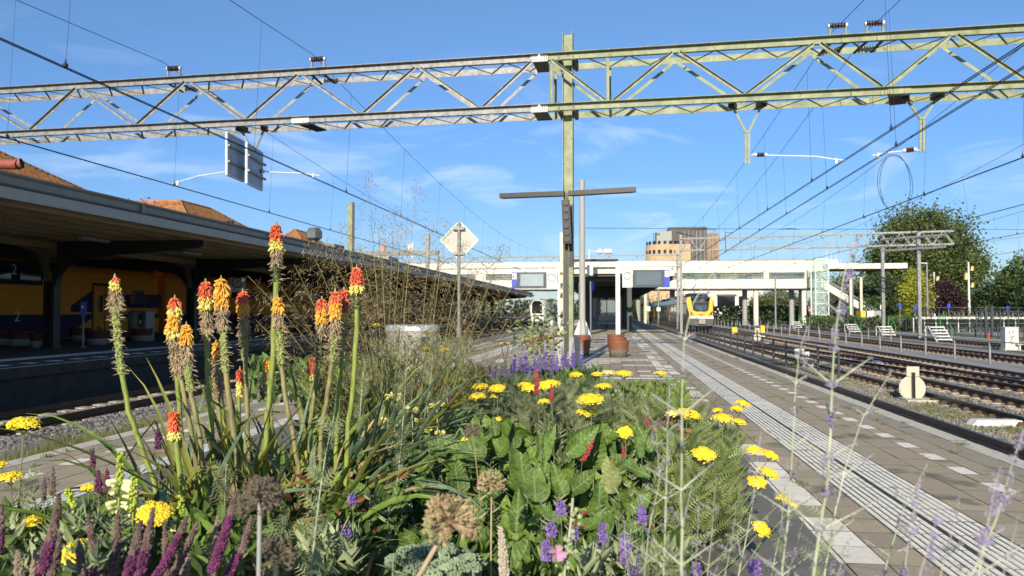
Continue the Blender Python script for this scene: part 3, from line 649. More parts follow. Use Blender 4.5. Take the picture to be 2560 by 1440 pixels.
# ------------------------------------------------------------ canopy over the left platform
XE, ZC = -13.5, 3.84
Y0C, Y1C = -6, 134
cp = thing('platform_canopy', 'long old platform canopy with pale fascia, board soffit and dark iron brackets', 'canopy', (-19.5, 24.5, 0))
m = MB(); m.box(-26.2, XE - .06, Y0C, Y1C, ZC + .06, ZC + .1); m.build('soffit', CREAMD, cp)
m = MB(); m.box(XE - .05, XE, Y0C, Y1C, ZC, ZC + .26); m.build('fascia', M('fascia_grey_paint', (.40, .38, .32), .6, 0, .08, 2), cp)
m = MB(); m.box(-26.4, XE - .12, Y0C, Y1C, ZC + .26, ZC + .32); m.build('roof', M('roofing_felt', (.07, .07, .068), .9, 0, .2, 3), cp)
GUT = M('gutter_grey', (.25, .245, .20), .5, 0, .12, 3)
m = MB(); m.prism([(XE - .42, ZC + .3), (XE - .36, ZC + .3), (XE - .30, ZC + .40), (XE - .29, ZC + .56), (XE - .22, ZC + .62), (XE - .22, ZC + .66), (XE - .42, ZC + .66)], 1, Y0C, Y1C); m.build('gutter', GUT, cp)
for k in range(12):
    m = MB(); y = 21 + k * 8.5; m.box(XE - .31, XE - .21, y, y + .12, ZC + .30, ZC + .67); m.build('gutter_joint', GUT, cp)
bj = None
for i in range(13):
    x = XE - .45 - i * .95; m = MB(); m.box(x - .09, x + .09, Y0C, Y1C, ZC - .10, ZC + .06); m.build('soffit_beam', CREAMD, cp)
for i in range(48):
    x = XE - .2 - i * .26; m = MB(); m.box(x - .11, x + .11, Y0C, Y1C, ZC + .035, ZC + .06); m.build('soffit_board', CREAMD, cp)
IRON = M('dark_iron', (.018, .022, .02), .5, 0, .25, 5)
colx = -19.5; ypos = [15.6 + 9.1 * k for k in range(13)]
def arc(cx, cz, r, a0, a1, n): return [(cx + r * math.cos(a), cz + r * math.sin(a)) for a in np.linspace(a0, a1, n)]
for i, y in enumerate(ypos):
    if i == 0:
        m = MB(); m.box(colx - .2, colx - .17, y - .17, y + .17, 0, 3.0); m.box(colx + .17, colx + .2, y - .17, y + .17, 0, 3.0); m.box(colx - .17, colx + .17, y - .012, y + .012, 0, 3.0)
        m.box(colx - .24, colx + .24, y - .22, y + .22, 0, .1)
        for z in np.arange(.3, 2.9, .18):
            for sx_ in (-.1, .1): m.box(colx + sx_ - .015, colx + sx_ + .015, y - .19, y - .17, z, z + .03)
        for sx_ in (-.1, .1): m.box(colx + sx_ - .035, colx + sx_ + .035, y - .175, y - .16, .1, 3.0)
        cm = m.build('column', IRON, cp)
        m = MB()
        # cantilever arms to both sides, deep at the column and shallow at the tip, with a curved haunch
        for s in (1, -1):
            top = [(0, ZC - .12), (s * 5.6, ZC - .12)]; bot = [(s * 5.6, ZC - .34)]
            a = np.linspace(0, PI / 2, 7); hc = [(s * (.2 + 1.1 * (1 - math.sin(t))), 2.2 + 1.0 * (math.cos(t))) for t in a]
            curve = [(s * 5.6, ZC - .34), (s * 3.2, ZC - .52), (s * 1.9, ZC - .60)] + [(s * (.2 + 1.1 * (1 - math.sin(t))), 2.15 + (ZC - .70 - 2.15) * math.cos(t)) for t in a]
            for p, q in zip(curve[:-1], curve[1:]):
                x0, x1 = colx + q[0], colx + p[0]
                V = [[x0, y - .06, q[1]], [x1, y - .06, p[1]], [x1, y - .06, ZC - .11], [x0, y - .06, ZC - .11]]; V = np.array(V)
                m.add(np.vstack([V, V + (0, .12, 0)]), [[0, 1, 2, 3], [7, 6, 5, 4], [0, 4, 5, 1], [3, 2, 6, 7]])
                m.beam((x0, y, q[1]), (x1, y, p[1]), .22, .03)
        m.box(colx - 5.6, colx + 5.6, y - .11, y + .11, ZC - .13, ZC - .105); arm_ = m.build('bracket_arm', IRON, cp)
        m = MB()
        for s in (1, -1):
            a = np.linspace(0, PI / 2, 7); cv = [(y + s * (.2 + 1.3 * (1 - math.sin(t))), 2.35 + 1.1 * math.cos(t)) for t in a]
            for p, q in zip(cv[:-1], cv[1:]): m.beam((colx, p[0], p[1]), (colx, q[0], q[1]), .26, .05)
            for p, q in zip(cv[:-1], cv[1:]):
                V = np.array([[colx - .02, q[0], q[1]], [colx - .02, p[0], p[1]], [colx - .02, p[0], 3.5], [colx - .02, q[0], 3.5]]); m.add(np.vstack([V, V + (.04, 0, 0)]), [[0, 1, 2, 3], [7, 6, 5, 4]])
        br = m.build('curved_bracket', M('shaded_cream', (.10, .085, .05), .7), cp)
    else:
        for o in (cm, arm_, br): inst(o, o.name.split('.')[0], cp, np.array((0, y - ypos[0], 0)) + ORG[cp.name])
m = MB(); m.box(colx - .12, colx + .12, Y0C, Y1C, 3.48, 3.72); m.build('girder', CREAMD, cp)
LAMPD = M('lamp_housing', (.35, .35, .32), .5, 0, .05)
for k, (u, v) in enumerate(((236, 603), (478, 637), (640, 668))):
    p = G(u, v, ZC - .2); m = MB(); m.box(p[0] - .08, p[0] + .08, p[1] - .7, p[1] + .7, ZC - .2, ZC - .1); o = m.build('light_fitting', LAMPD, None, label=['nearest unlit light tube under the left canopy soffit', 'second unlit light tube under the left canopy soffit', 'light tube under the soffit close to the tall red hot poker'][k], category='light', group='light tubes under the canopy')
# things on the left platform
def tub(loc, r, h, label, grp, mats=(TERRA, POTC), s=1.):
    t = thing('planter_tub', label, 'plant tub', loc, grp); m = MB()
    m.lathe(loc, [(0, .002), (r * .80, .002), (r * .90, h * .45)], 20); m.build('base', mats[1], t)
    m = MB(); m.lathe(loc, [(r * .895, h * .45), (r, h * .93), (r * 1.03, h), (r * .95, h), (r * .9, h * .9), (0, h * .9)], 20); m.build('bowl', mats[0], t); return t
for k, (u, v, lab) in enumerate(((305, 869, 'brown plant tub in front of the first iron column, grey lower half'), (148, 864, 'brown plant tub left of the first iron column in the canopy shade'), (18, 862, 'leftmost brown plant tub, cut by the left edge of the view'), (700, 862, 'brown plant tub beside the thin blue post stand'), (575, 852, 'small brown plant tub just right of the door of the yellow train'), (1022, 853, 'brown plant tub right in front of the grey waste bin'))):
    u_, v_ = u / 2.88, v
    c = G(u_, v_, 0); tub(c, .44, .55, lab, 'plant tubs under the left canopy', (M('dark_terracotta', (.10, .035, .02), .5, 0, .1) if k == 0 else bpy.data.materials['dark_terracotta'], GREYB))
for u, v0, v1, w, lab in ((63, 754, 842, 11, 'blue ticket reader on a thin post left of the first iron column'), (207, 754, 862, 11, 'blue ticket reader on a thin grey post before the train door')):
    b = G(u, v1 + 6, 0); t = thing('ticket_reader', lab, 'ticket reader', b, 'ticket readers on the left platform'); zt = AX(u, v0, b[0])[2]
    m = MB(); m.tube([b, (b[0], b[1], zt - .5)], .035, 8); m.tube([b, b + (0, 0, .03)], .12, 10); m.build('post', GALV, t)
    m = MB(); m.obox((b[0], b[1], zt - .25), (.17, .12, .5), .3); h = m.build('head', SIGNB, t); m = MB(); m.obox((b[0] + .02, b[1] - .07, zt - .2), (.08, .01, .1), .3); m.build('display', WHITEP, h)
c = G(342, 852, 0); t = thing('waste_bin', 'rounded grey double waste bin with blue and green flaps under the left canopy', 'waste bin', c)
m = MB(); m.lathe(c, [(.0, .001), (.35, .001), (.36, 1.25), (.30, 1.32), (0, 1.33)], 18); m.obox(c + (.3, 0, .65), (.75, .5, 1.28), -.2); m.build('body', M('bin_grey', (.20, .21, .21), .4, .3, .1), t)
for k, (dx, mt) in enumerate(((.08, M('bin_blue', (.02, .12, .5), .5)), (.45, M('bin_green', (.05, .09, .05), .5)))):
    q = c + rotz(-.2) @ np.array((dx, -.27, .93)); m = MB(); m.obox(q, (.3, .02, .5), -.2); f = m.build('flap', mt, t); m = MB(); m.obox(q + (0, -.015, -.1), (.12, .008, .16), -.2); m.build('label', WHITEP, f); m = MB(); m.obox(q + (0, -.015, .15), (.2, .008, .06), -.2); m.build('slot', BLACKP, f)
def clockface(t, c, r, w, h, rz=0., dark=False, name='clock'):
    m = MB(); m.obox(c, (w, .16, h), rz); cb = m.build('clock_case', WHITEP, t); R = rotz(rz); fw = R @ np.array((0, -.085, 0)); rt = R @ np.array((1, 0, 0)); up = np.array((0, 0, 1.))
    fc = c + fw * 1.04 + up * (h * .16)
    m = MB(); a = np.linspace(0, 2 * PI, 29)[:-1]
    m.add([fc + (rt * math.cos(q) + up * math.sin(q)) * r for q in a] + [fc + (rt * math.cos(q) + up * math.sin(q)) * r * .86 for q in a], [[i, (i + 1) % 28, 28 + (i + 1) % 28, 28 + i] for i in range(28)]); m.build('dial_ring', BLACKP, cb) if not name == 'x' else None
    m = MB()
    for k in range(12): q = k * PI / 6; d = rt * math.cos(q) + up * math.sin(q); m.beam(fc + d * r * .72 - fw * .02, fc + d * r * .88 + fw * .03, .035, .01)
    for q, L in ((math.radians(48), .8), (math.radians(-122), .55)): d = rt * math.cos(q) + up * math.sin(q); m.beam(fc + fw * .05 - d * .1 * r, fc + fw * .05 + d * r * L, .05, .01)
    m.build('clock_hands', BLACKP, cb)
c = W(594, 712, 42.); t = thing('hanging_clock', 'square white clock hanging in the dark under the left canopy', 'clock', c); m = MB(); m.beam(c, (c[0], c[1], 3.8), .04, .04); m.build('hanger', DARKS, t); clockface(t, c, .3, .8, .8, .2)
# double-deck yellow and blue train at the left platform
XT = -25.0
def tq(m, uv, off=.0, mat=0):   # polygon traced on the train side plane, standing off a little
    P = [AX(u, v, XT) for u, v in uv]; P = [np.array([XT + off, p[1], p[2]]) for p in P]; n = len(P); c = sum(P) / n
    m.add(P + [c], [[i, (i + 1) % n, n] for i in range(n)], mat); return P
def rect(m, y0, y1, z0, z1, off): m.box(XT, XT + off, y0, y1, z0, z1)
def trn(k): return ['double-deck yellow and blue train carriage with number 2, nearest under the left canopy', 'second yellow and blue double-deck carriage, right of the gap behind the iron column', 'third yellow and blue carriage deep under the left canopy'][k]
zf = lambda v, u: AX(u, v, XT)[2]; yf = lambda u: AX(u, 760, XT)[1]
yG = yf(404)
for k, (ya, yb) in enumerate(((yG - 27, yG - .35), (yG + .35, yG + 27), (yG + 27.7, yG + 54))):
    t = thing('train_carriage', trn(k), 'train carriage', (XT - 1.4, (ya + yb) / 2, -.8), 'carriages of the train at the left platform')
    z1, z2, z3 = 1.15, 2.7, 3.15
    m = MB(); m.box(XT - 2.8, XT, ya, yb, .05, z3); m.build('body', YEL, t)
    m = MB(); pr = [(XT, z3), (XT - .12, z3 + .22), (XT - .45, z3 + .48), (XT - 1.0, z3 + .66), (XT - 1.8, z3 + .66), (XT - 2.35, z3 + .48), (XT - 2.68, z3 + .22), (XT - 2.8, z3)]
    m.prism(pr, 1, ya + (0.1), yb - .1); m.build('roof', YEL, t)
    m = MB(); m.box(XT - 2.6, XT - .1, ya + 1, yb - 1, -.6, .05); m.build('underframe', BLACKP, t)
    m = MB(); rect(m, ya, yb, z1 - 1.09, z1, .012); m.build('lower_blue_band', BLU, t)
    if k == 0:
        m = MB(); rect(m, yf(105) - 12, yf(105), zf(712, 60), zf(655, 60), .014); b = m.build('upper_blue_band', BLU, t)
        ys_ = [(yf(-60), yf(25)), (yf(48), yf(100))]
        for a, c_ in ys_: m = MB(); m.box(XT + .01, XT + .03, a, c_, zf(700, 60), zf(672, 60)); m.build('window', DGLASS, t)
        m = MB(); tq(m, ((176, 765), (228, 728), (245, 728), (245, 780), (176, 780)), .016); m.build('blue_slant', BLU, t)
        m = MB(); tq(m, ((182, 836), (182, 828), (228, 797), (228, 836)), .018); m.build('yellow_wedge', YEL, t)
        m = MB(); tq(m, ((245, 735), (403, 737), (403, 770), (245, 770)), .017); m.build('blue_panel', BLU, t)
        m = MB(); tq(m, ((300, 795), (397, 795), (394, 829), (300, 829)), .02); m.build('yellow_foot', YEL, t)
        for a, c_ in ((233, 259), (262, 300)):
            m = MB(); m.box(XT + .012, XT + .045, yf(a), yf(c_), .06, zf(716, 265)); d = m.build('door', YEL, t)
            m = MB(); m.box(XT + .045, XT + .055, yf(a + 9), yf(a + 21), zf(779, 250), zf(738, 250)); m.build('door_window', DGLASS, d)
            bk = MB(); cy, cz = yf(a + 13), .42
            for dy in (-.14, .14): bk.tube([(XT + .052, cy + dy + .1 * math.cos(q), cz + .1 * math.sin(q)) for q in np.linspace(0, 2 * PI, 13)], .012, 4)
            bk.tube([(XT + .052, cy - .14, cz), (XT + .052, cy - .04, cz + .16), (XT + .052, cy + .14, cz), (XT + .052, cy, cz), (XT + .052, cy - .04, cz + .16)], .012, 4); bk.build('bicycle_mark', BLU, d)
        m = MB(); m.box(XT + .005, XT + .02, yf(229), yf(302), zf(715, 265), zf(709, 265)); m.box(XT + .005, XT + .02, yf(229), yf(232), 0.1, zf(709, 265)); m.build('door_frame', BLACKP, t)
        for a, b_, v0, v1 in ((330, 359, 724, 737), (325, 368, 740, 759)): m = MB(); m.box(XT + .012, XT + .03, yf(a), yf(b_), zf(v1, 345), zf(v0, 345)); m.build('window', DGLASS, t)
        for u, v in ((34, 686), (41, 803)): p = AX(u, v, XT); text('2', 'number_2', WHITEP, t, (XT + .03, p[1], p[2]), .62, (PI / 2, 0, PI / 2))
        for i in range(6):
            y = yf(215) + i * 1.02 * 1.05; m = MB(); m.beam((XT - .14, y, z3 + .30), (XT - .62, y, z3 + .60), .98, .03); m.build('roof_panel', GREYF, t)
    else:
        for i in range(5):
            y = ya + 3 + i * 4.6
            m = MB(); m.box(XT + .005, XT + .02, y, y + 3.6, 2.2, 2.75); m.build('window', DGLASS, t)
            m = MB(); m.box(XT + .012, XT + .025, y, y + 3.2, .55, 1.05); m.build('window', DGLASS, t)
# ------------------------------------------------------------ island canopy, clocks and displays
YS = 41.6
ic = thing('island_canopy', 'flat-roofed canopy of the island platform with a cream rounded edge beam', 'canopy', (.2, 50, 0))
def cu(u, v, Y=46.5): return AY(u, v, Y)
l, r_ = cu(1375, 672)[0], cu(1687, 672)[0]; zt = cu(1560, 668)[2]; zb = cu(1560, 684)[2]
m = MB(); m.box(l + .5, r_ - .6, 46.3, 46.5, zb, zt)
for k in range(6):
    a, b = k * PI / 12, (k + 1) * PI / 12; R0, R1 = .55, .20; cx, cz = r_ - .58, zt - R0
    for s, ccx in ((1, cx), (-1, l + .58)):
        V = [[ccx + s * R0 * math.sin(a), 0, cz + R0 * math.cos(a)], [ccx + s * R0 * math.sin(b), 0, cz + R0 * math.cos(b)], [ccx + s * R1 * math.sin(b), 0, cz + R1 * math.cos(b)], [ccx + s * R1 * math.sin(a), 0, cz + R1 * math.cos(a)]]
        V = np.array(V); V1 = V.copy(); V[:, 1] = 46.3; V1[:, 1] = 46.5; m.add(np.vstack([V, V1]), [[0, 1, 2, 3], [7, 6, 5, 4], [0, 4, 5, 1], [2, 6, 7, 3]] if s < 0 else [[3, 2, 1, 0], [4, 5, 6, 7], [1, 5, 4, 0], [3, 7, 6, 2]])
m.build('edge_beam', CREAM, ic)
m = MB(); m.box(l + .3, r_ - .1, 46.5, 150, zb - .15, zt - .08); m.build('roof', GREYF, ic)
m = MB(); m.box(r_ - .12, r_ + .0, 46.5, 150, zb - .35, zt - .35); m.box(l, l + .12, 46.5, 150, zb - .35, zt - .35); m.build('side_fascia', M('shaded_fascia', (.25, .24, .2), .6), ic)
m = MB(); m.box(cu(1402, 670)[0], cu(1545, 668)[0], 45.2, 46.2, cu(1450, 654.5)[2], cu(1450, 651.5)[2]); m.build('roof_edge', DARKS, ic)
DG = M('dark_green_steel', (.035, .05, .05), .5, 0, .15)
for i in range(9):
    y = 47.4 + i * 8.5
    for x in (1.05, -1.9):
        m = MB(); m.box(x - .14, x - .11, y - .14, y + .14, 0, zb - .1); m.box(x + .11, x + .14, y - .14, y + .14, 0, zb - .1); m.box(x - .11, x + .11, y - .012, y + .012, 0, zb - .1); m.build('column', DG, ic)
    m = MB(); m.box(l + .3, r_ - .2, y - .08, y + .08, zb - .42, zb - .16); m.build('cross_beam', DG, ic)
# waiting shelter, benches and kiosk in the shade
t = thing('waiting_shelter', 'glass waiting shelter in the dark under the island canopy', 'shelter', (-.4, 62, 0))
for x in (-1.6, -.4, .8):
    m = MB(); m.box(x - .04, x + .04, 60, 60.08, 0, 2.4); m.build('post', DARKS, t)
GL = glass('shelter_glass', (.3, .36, .38), .35)
for x in (-1.55, -.35): m = MB(); m.box(x, x + 1.1, 60.03, 60.05, .3, 2.3); m.build('pane', GL, t)
m = MB(); m.box(-1.7, .9, 60, 64, 2.4, 2.5); m.build('roof', DARKS, t)
t = thing('bench', 'grey bench with glass back under the island canopy', 'bench', (-.3, 56, 0)); m = MB(); m.box(-1.0, .5, 55.8, 56.3, .42, .5); m.build('seat', GREYB, t)
for x in (-.9, .4): m = MB(); m.box(x - .03, x + .03, 55.85, 56.25, 0, .42); m.build('leg', GREYB, t)
m = MB(); m.box(-1.0, .5, 56.3, 56.33, .6, 1.0); m.build('backrest', GREYB, t)
# portal frames with clock and departure screen
def portal(uA, uB, uP, label, side, num):
    P = AY(uP, 838, YS); t = thing('display_portal', label, 'information sign', (P[0], YS, 0), 'clock and screen frames at the island canopy')
    zt_ = AY(1545, 654, YS)[2]; x0, x1 = AY(uA, 660, YS)[0], AY(uB, 660, YS)[0]; w = .115
    m = MB(); m.box(P[0] - w, P[0] + w, YS - .1, YS + .1, 0, zt_); m.build('post', WHITEP, t)
    m = MB(); 
    if side > 0: m.box(P[0] + w, x1, YS - .1, YS + .1, zt_ - .23, zt_)
    else: m.box(x0, P[0] - w, YS - .1, YS + .1, zt_ - .23, zt_)
    m.build('beam', WHITEP, t)
    return t, P
t, P = portal(1545, 1669, 1545, 'white frame right of the grey pole with clock, dark screen and blue sign 5', 1, '5')
def disp(t, uc0, uc1, us0, us1, ub0, ub1, v0, v1, num, scr=SCREEN):
    f = lambda u, v: AY(u, v, YS - .12); z1, z0 = f(us0, v0)[2], f(us0, v1)[2]
    a, b = f(uc0, 0)[0], f(uc1, 0)[0]; clockface(t, np.array([(a + b) / 2, YS - .1, (z0 + z1) / 2]), (b - a) * .40, b - a, z1 - z0)
    m = MB(); a, b = f(us0, 0)[0], f(us1, 0)[0]; m.box(a, b, YS - .26, YS - .02, z0, z1); s = m.build('display_case', M('display_case', (.045, .065, .08), .3), t)
    m = MB(); m.box(a + (b - a) * .10, b - (b - a) * .10, YS - .275, YS - .261, z0 + .12, z1 - .1); m.build('screen', scr, s)
    m = MB(); a, b = f(ub0, 0)[0], f(ub1, 0)[0]; m.box(a, b, YS - .25, YS - .02, z0, z1); s = m.build('blue_sign', SIGNB, t)
    m = MB(); m.box(a + .03, b - .03, YS - .262, YS - .251, z1 - .38, z1 - .06); q = m.build('number_plate', WHITEP, s)
    text(num, 'sign_number', BLACKP, q, ((a + b) / 2, YS - .264, z1 - .33), .3)
    for u in ((us0 + us1) / 2 - 22, (us0 + us1) / 2 + 20):
        x = f(u, 0)[0]; m = MB(); m.box(x - .035, x + .035, YS - .14, YS - .06, z1, AY(1545, 654, YS)[2] - .23); m.build('hanger', WHITEP, t)
disp(t, 1553, 1578, 1579, 1655.5, 1656, 1670, 675, 718.5, "5'")
t, P = portal(1258, 1400, 1400, 'white frame left of the H-column with clock, pale screen and blue sign 6', -1, '6')
disp(t, 1366, 1391, 1294, 1365.5, 1280, 1293.5, 681, 721, "6'", M('pale_screen', (.30, .36, .38), .15, 0, .1, 1.2))
# cream conduit beside the column
c = G(1404, 860); t = thing('conduit', 'thin cream cable conduit standing just left of the H-column', 'conduit', c); zz = AX(1404, 583, c[0])[2]
m = MB(); m.box(c[0] - .05, c[0] + .05, c[1] - .05, c[1] + .05, 0, zz); m.build('pipe', CREAM, t)
for v in (684, 742, 790, 838): z = AX(1404, v, c[0])[2]; m = MB(); m.box(c[0] - .07, c[0] + .07, c[1] - .08, c[1] + .06, z - .05, z + .05); m.build('clip', M('clip_brown', (.2, .12, .05), .6), t)
# slender poles inside the canopy front: dark post with white box, thin white pole with blue flag sign
c = G(1473, 838); t = thing('signal_post', 'dark slender post with a white box on top, behind the plain grey pole', 'post', c); z = AX(1473, 690, c[0])[2]
m = MB(); m.tube([c, (c[0], c[1], z)], .06, 8); m.build('shaft', DARKS, t); m = MB(); m.obox((c[0] + .05, c[1] - .05, z - .2 + .5), (.32, .3, .55), 0); m.build('box', WHITEP, t)
c = G(1477, 834); t = thing('flag_sign', 'thin white pole with a small blue flag sign in front of the dark canopy opening', 'sign', c); z = AX(1477, 704, c[0])[2]
m = MB(); m.tube([c, (c[0], c[1], z)], .05, 8); m.build('pole', WHITEP, t); m = MB(); m.box(c[0], c[0] + .2, c[1] - .03, c[1] + .03, z - .55, z); m.build('sign_plate', SIGNB, t)
# floodlights on a thin mast
c = W(1473, 640, 62.); t = thing('floodlight_mast', 'pair of white floodlights on a thin mast above the island canopy', 'floodlights', (c[0], c[1], 3.5))
m = MB(); m.tube([(c[0], c[1], 3.6), (c[0], c[1], AY(1473, 622, c[1])[2])], .05, 6); a = AY(1473, 627, c[1]); b = AY(1520, 632, c[1]); m.tube([a, b], .03, 5); m.build('mast', WHITEP, t)
for u in (1498, 1514, 1523): p = AY(u, 629, c[1]); m = MB(); m.tube([p + (-.2, 0, 0), p + (0, -.1, 0), p + (.22, -.12, 0)], [.1, .24, .2], 10); m.build('floodlight', WHITEP, t)
# white train in the distance on the left track
t = thing('train', 'white commuter train front with black windscreen, far down the left track', 'train', (-11.9, 122, -.8)); Yt = 122.
m = MB(); pts = [(-1.4, .35), (-1.45, 1.6), (-1.35, 2.9), (-.95, 3.7), (-.4, 3.95), (.4, 3.95), (.95, 3.7), (1.35, 2.9), (1.45, 1.6), (1.4, .35)]
secs = [(Yt - .0, .72, .25), (Yt + .25, .9, .06), (Yt + .9, 1., 0), (Yt + 55, 1., 0)]; V = []
for y, s, d in secs:
    for px, pz in pts: V.append([-11.83 + px * s, y, -.8 + .35 + (pz - .35) * (s * .3 + .7)])
n = len(pts); F = [[a * n + i, a * n + (i + 1) % n, (a + 1) * n + (i + 1) % n, (a + 1) * n + i] for a in range(3) for i in range(n)]; m.add(V, [f[::-1] for f in F], 0, True)
V0 = V[:n]; m.add(np.vstack([V0, np.mean(V0, 0)]), [[i, (i + 1) % n, n] for i in range(n)]); m.build('body', WHITEP, t)
m = MB(); m.prism([(-11.83 + a, b) for a, b in ((-.85, .95), (.85, .95), (.8, 2.6), (.45, 2.95), (-.45, 2.95), (-.8, 2.6))], 1, Yt - .06, Yt + .1); m.build('windscreen', DGLASS, t)
m = MB(); m.box(-10.42, -10.36, Yt + 2, Yt + 54, .7, 2.0); m.build('side_windows', DGLASS, t); m = MB(); m.box(-12.9, -10.8, Yt - .02, Yt + 3, -.55, -.3); m.build('coupler', BLACKP, t)
LEAF = np.array([[-.5, 0, 0], [0, -.5, .12], [.5, 0, 0], [0, .5, .12]]); LEAFF = np.array([[0, 1, 2, 3]])
# ------------------------------------------------------------ station building and red roofs on the left
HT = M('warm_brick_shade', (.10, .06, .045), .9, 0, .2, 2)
def roof(label, faces, ridges, box, grp='red tiled station roofs'):
    t = thing('station_building', label, 'building', (box[0], box[2], 0), grp)
    for a, b, c, d in faces:      # rows of pantiles as stepped strips with a roll on every tile
        a, b, c, d = (np.asarray(q, float) for q in (a, b, c, d)); m = MB(); L = max(np.linalg.norm(c - b), np.linalg.norm(d - a)); nr = min(60, int(L / .28)); n = nrm(np.cross(b - a, c - a)); n = n if n[2] > 0 else -n
        for i in range(nr):
            t0, t1 = i / nr, (i + 1) / nr; p, q, r, s = a + (d - a) * t0, b + (c - b) * t0, b + (c - b) * t1, a + (d - a) * t1
            w = np.linalg.norm(q - p); k = max(1, int(w / .3))
            m.add([p + n * .045, q + n * .045, r, s, p, q], [[0, 1, 2, 3], [4, 5, 1, 0]])
            if w > .5:
                tt = np.arange(k) / k; PP = p + (q - p) * tt[:, None]; e = (q - p) / np.linalg.norm(q - p); up = (s + r - p - q) / 2
                V = np.array([np.zeros(3), e * .07 + n * .035, e * .14, up, up + e * .07 + n * .02, up + e * .14]) + n * .045
                m.scatter(V, np.array([[0, 1, 4, 3], [1, 2, 5, 4]]), PP)
        m.build('roof_slope', ORANGET, t)
    m = MB()
    for a, b in ridges:
        a, b = np.asarray(a, float), np.asarray(b, float); m.tube([a + (0, 0, .04), b + (0, 0, .04)], .11, 7)
        for i in range(int(np.linalg.norm(b - a) / .45)): p = a + (b - a) * (i * .45 / np.linalg.norm(b - a)); m.tube([p + (0, 0, .04), p + (b - a) * .1 / np.linalg.norm(b - a) + (0, 0, .04)], .135, 7)
    m.build('ridge_tiles', ORANGET, t)
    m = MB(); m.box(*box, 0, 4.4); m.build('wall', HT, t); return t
def hip(label, R0, R1, wl=6., ez=4.2, kf=2.0):     # ridge along Y from R0 (near) to R1 (far), with a short cross ridge to the left at the near end
    R0, R1 = np.array(R0, float), np.array(R1, float); R1[2] = R0[2]; h = R0[2] - ez; Rx = R0 + (-wl, 0, 0)
    E0 = np.array([R0[0] + h, R0[1] - h, ez]); E1 = np.array([R0[0] + h, R1[1] + h * kf, ez]); E3 = np.array([Rx[0] - h, R0[1] - h, ez]); E2 = np.array([R0[0] - h, R1[1] + h * kf, ez])
    return roof(label, [(E0, E1, R1, R0), (E3, E0, R0, Rx), (E1, E2, R1, R1), (E2, (E2[0], E0[1], ez), R0 + (-.01, 0, 0), R1)], [(E0, R0), (R0, R1), (R1, E1), (Rx, R0), (E3, Rx)], (E3[0] + .4, E0[0] - .4, E0[1] + .4, E1[1] - .4))
a = AX(-10, 378, -40.5); hip('red pantile hipped roof at the far left edge, behind the canopy gutter', (-40.5, a[1] - 12, a[2]), (-40.5, a[1], a[2]), 2, kf=3.8)
a, b = AX(451, 503, -41), AX(524, 522, -41); hip('orange pantile hipped roof with lit left slope, in the middle of the left canopy', a, b, 4.5, kf=3.6)
a = AX(738, 575, -41); hip('small far red hipped roof beside the grey roof cowl', a, a + (0, 3, 0), .2, kf=3.2)
m = MB(); m.box(-31.5, -28.5, -10, 160, -.5, 4.5); m.build('sky_blocking_wall', HT, None, label='dark wall added behind the parked train on the left platform to keep skylight out', category='wall')  # added wall: closes the open back so less skylight gets under the canopy
# red pipe, vents
t = thing('roof_pipe', 'faded red round flue pipe with slanted mouth sticking in from the left edge', 'flue pipe', AX(0, 412, -30)); a, b = W(-40, 409, 41), W(36, 411, 40.5)
m = MB(); m.tube([a, b, b + (.35, .1, .07)], [.27, .27, .27], 18, cap=False); m.build('pipe', REDB, t); m = MB(); m.lathe((0, 0, 0), [(0, 0), (.255, 0)], 18); 
q = nrm(b - a); m = MB(); x, y, d = frame(q); cc = b + q * .3; an = np.linspace(0, 2 * PI, 19)[:-1]; m.add([cc + (x * math.cos(k) + y * math.sin(k)) * .262 for k in an] + [cc - q * .05], [[i, (i + 1) % 18, 18] for i in range(18)] + [[(i + 1) % 18, i, 18] for i in range(18)]); m.build('mouth', BLACKP, t)
c = W(789, 606, 95.); t = thing('roof_cowl', 'dark grey hexagonal roof cowl on a box base beside the small red roof', 'roof vent', c)
m = MB(); m.lathe(c + (-.2, 0, -.3), [(.45, 0), (.45, .5), (1.05, .8), (1.05, 1.6), (.7, 2.1), (0, 2.1)], 6, smooth=False); m.build('cowl', M('cowl_grey', (.10, .11, .11), .6, .2, .2), t)
m = MB(); m.box(c[0] - 1.6, c[0] + 2.6, c[1] - .5, c[1] + 3, c[2] - 2.6, c[2] - .25); m.build('base_box', M('base_grey', (.2, .2, .19), .8, 0, .15), t)
for k, u in enumerate((567, 577)):
    c = AX(u, 560, -37.5); t = thing('roof_vent', ['left of two small black vent caps on the orange roof', 'right of two small black vent caps on the orange roof'][k], 'roof vent', c, 'vent caps'); m = MB(); m.box(c[0] - .2, c[0] + .2, c[1] - .25, c[1] + .25, c[2] - .8, c[2] + .3); m.build('stack', BLACKP, t)
# ------------------------------------------------------------ footbridge
WB = M('bridge_white_cladding', (.66, .63, .54), .6, 0, .08, .5, stretch=(1, 1, .25), spots=((.50, .47, .40), .9, .6))
YB = 128.
fb = thing('footbridge', 'long white clad footbridge with window band, crossing above all the tracks', 'footbridge', (10, YB, 4))
def bx(u, v): return AY(u, v, YB)
xl, xr, zt, zb = bx(905, 655)[0], bx(2060, 650)[0], bx(1800, 652)[2], bx(1800, 721)[2]
z1, z2 = bx(1850, 682)[2], bx(1850, 698)[2]
m = MB(); m.box(xl, xr, YB, YB + 5, z1, zt); m.box(xl, xr, YB - .02, YB + 5, zb, z2); m.build('body', WB, fb)
m = MB(); m.box(xl, xr, YB + .3, YB + .4, z2, z1); m.build('window_band', M('band_glass', (.10, .13, .12), .1, 0, .4, .5, c2=(.2, .24, .2), spec=.8), fb)
x = xl + .5; k = 0
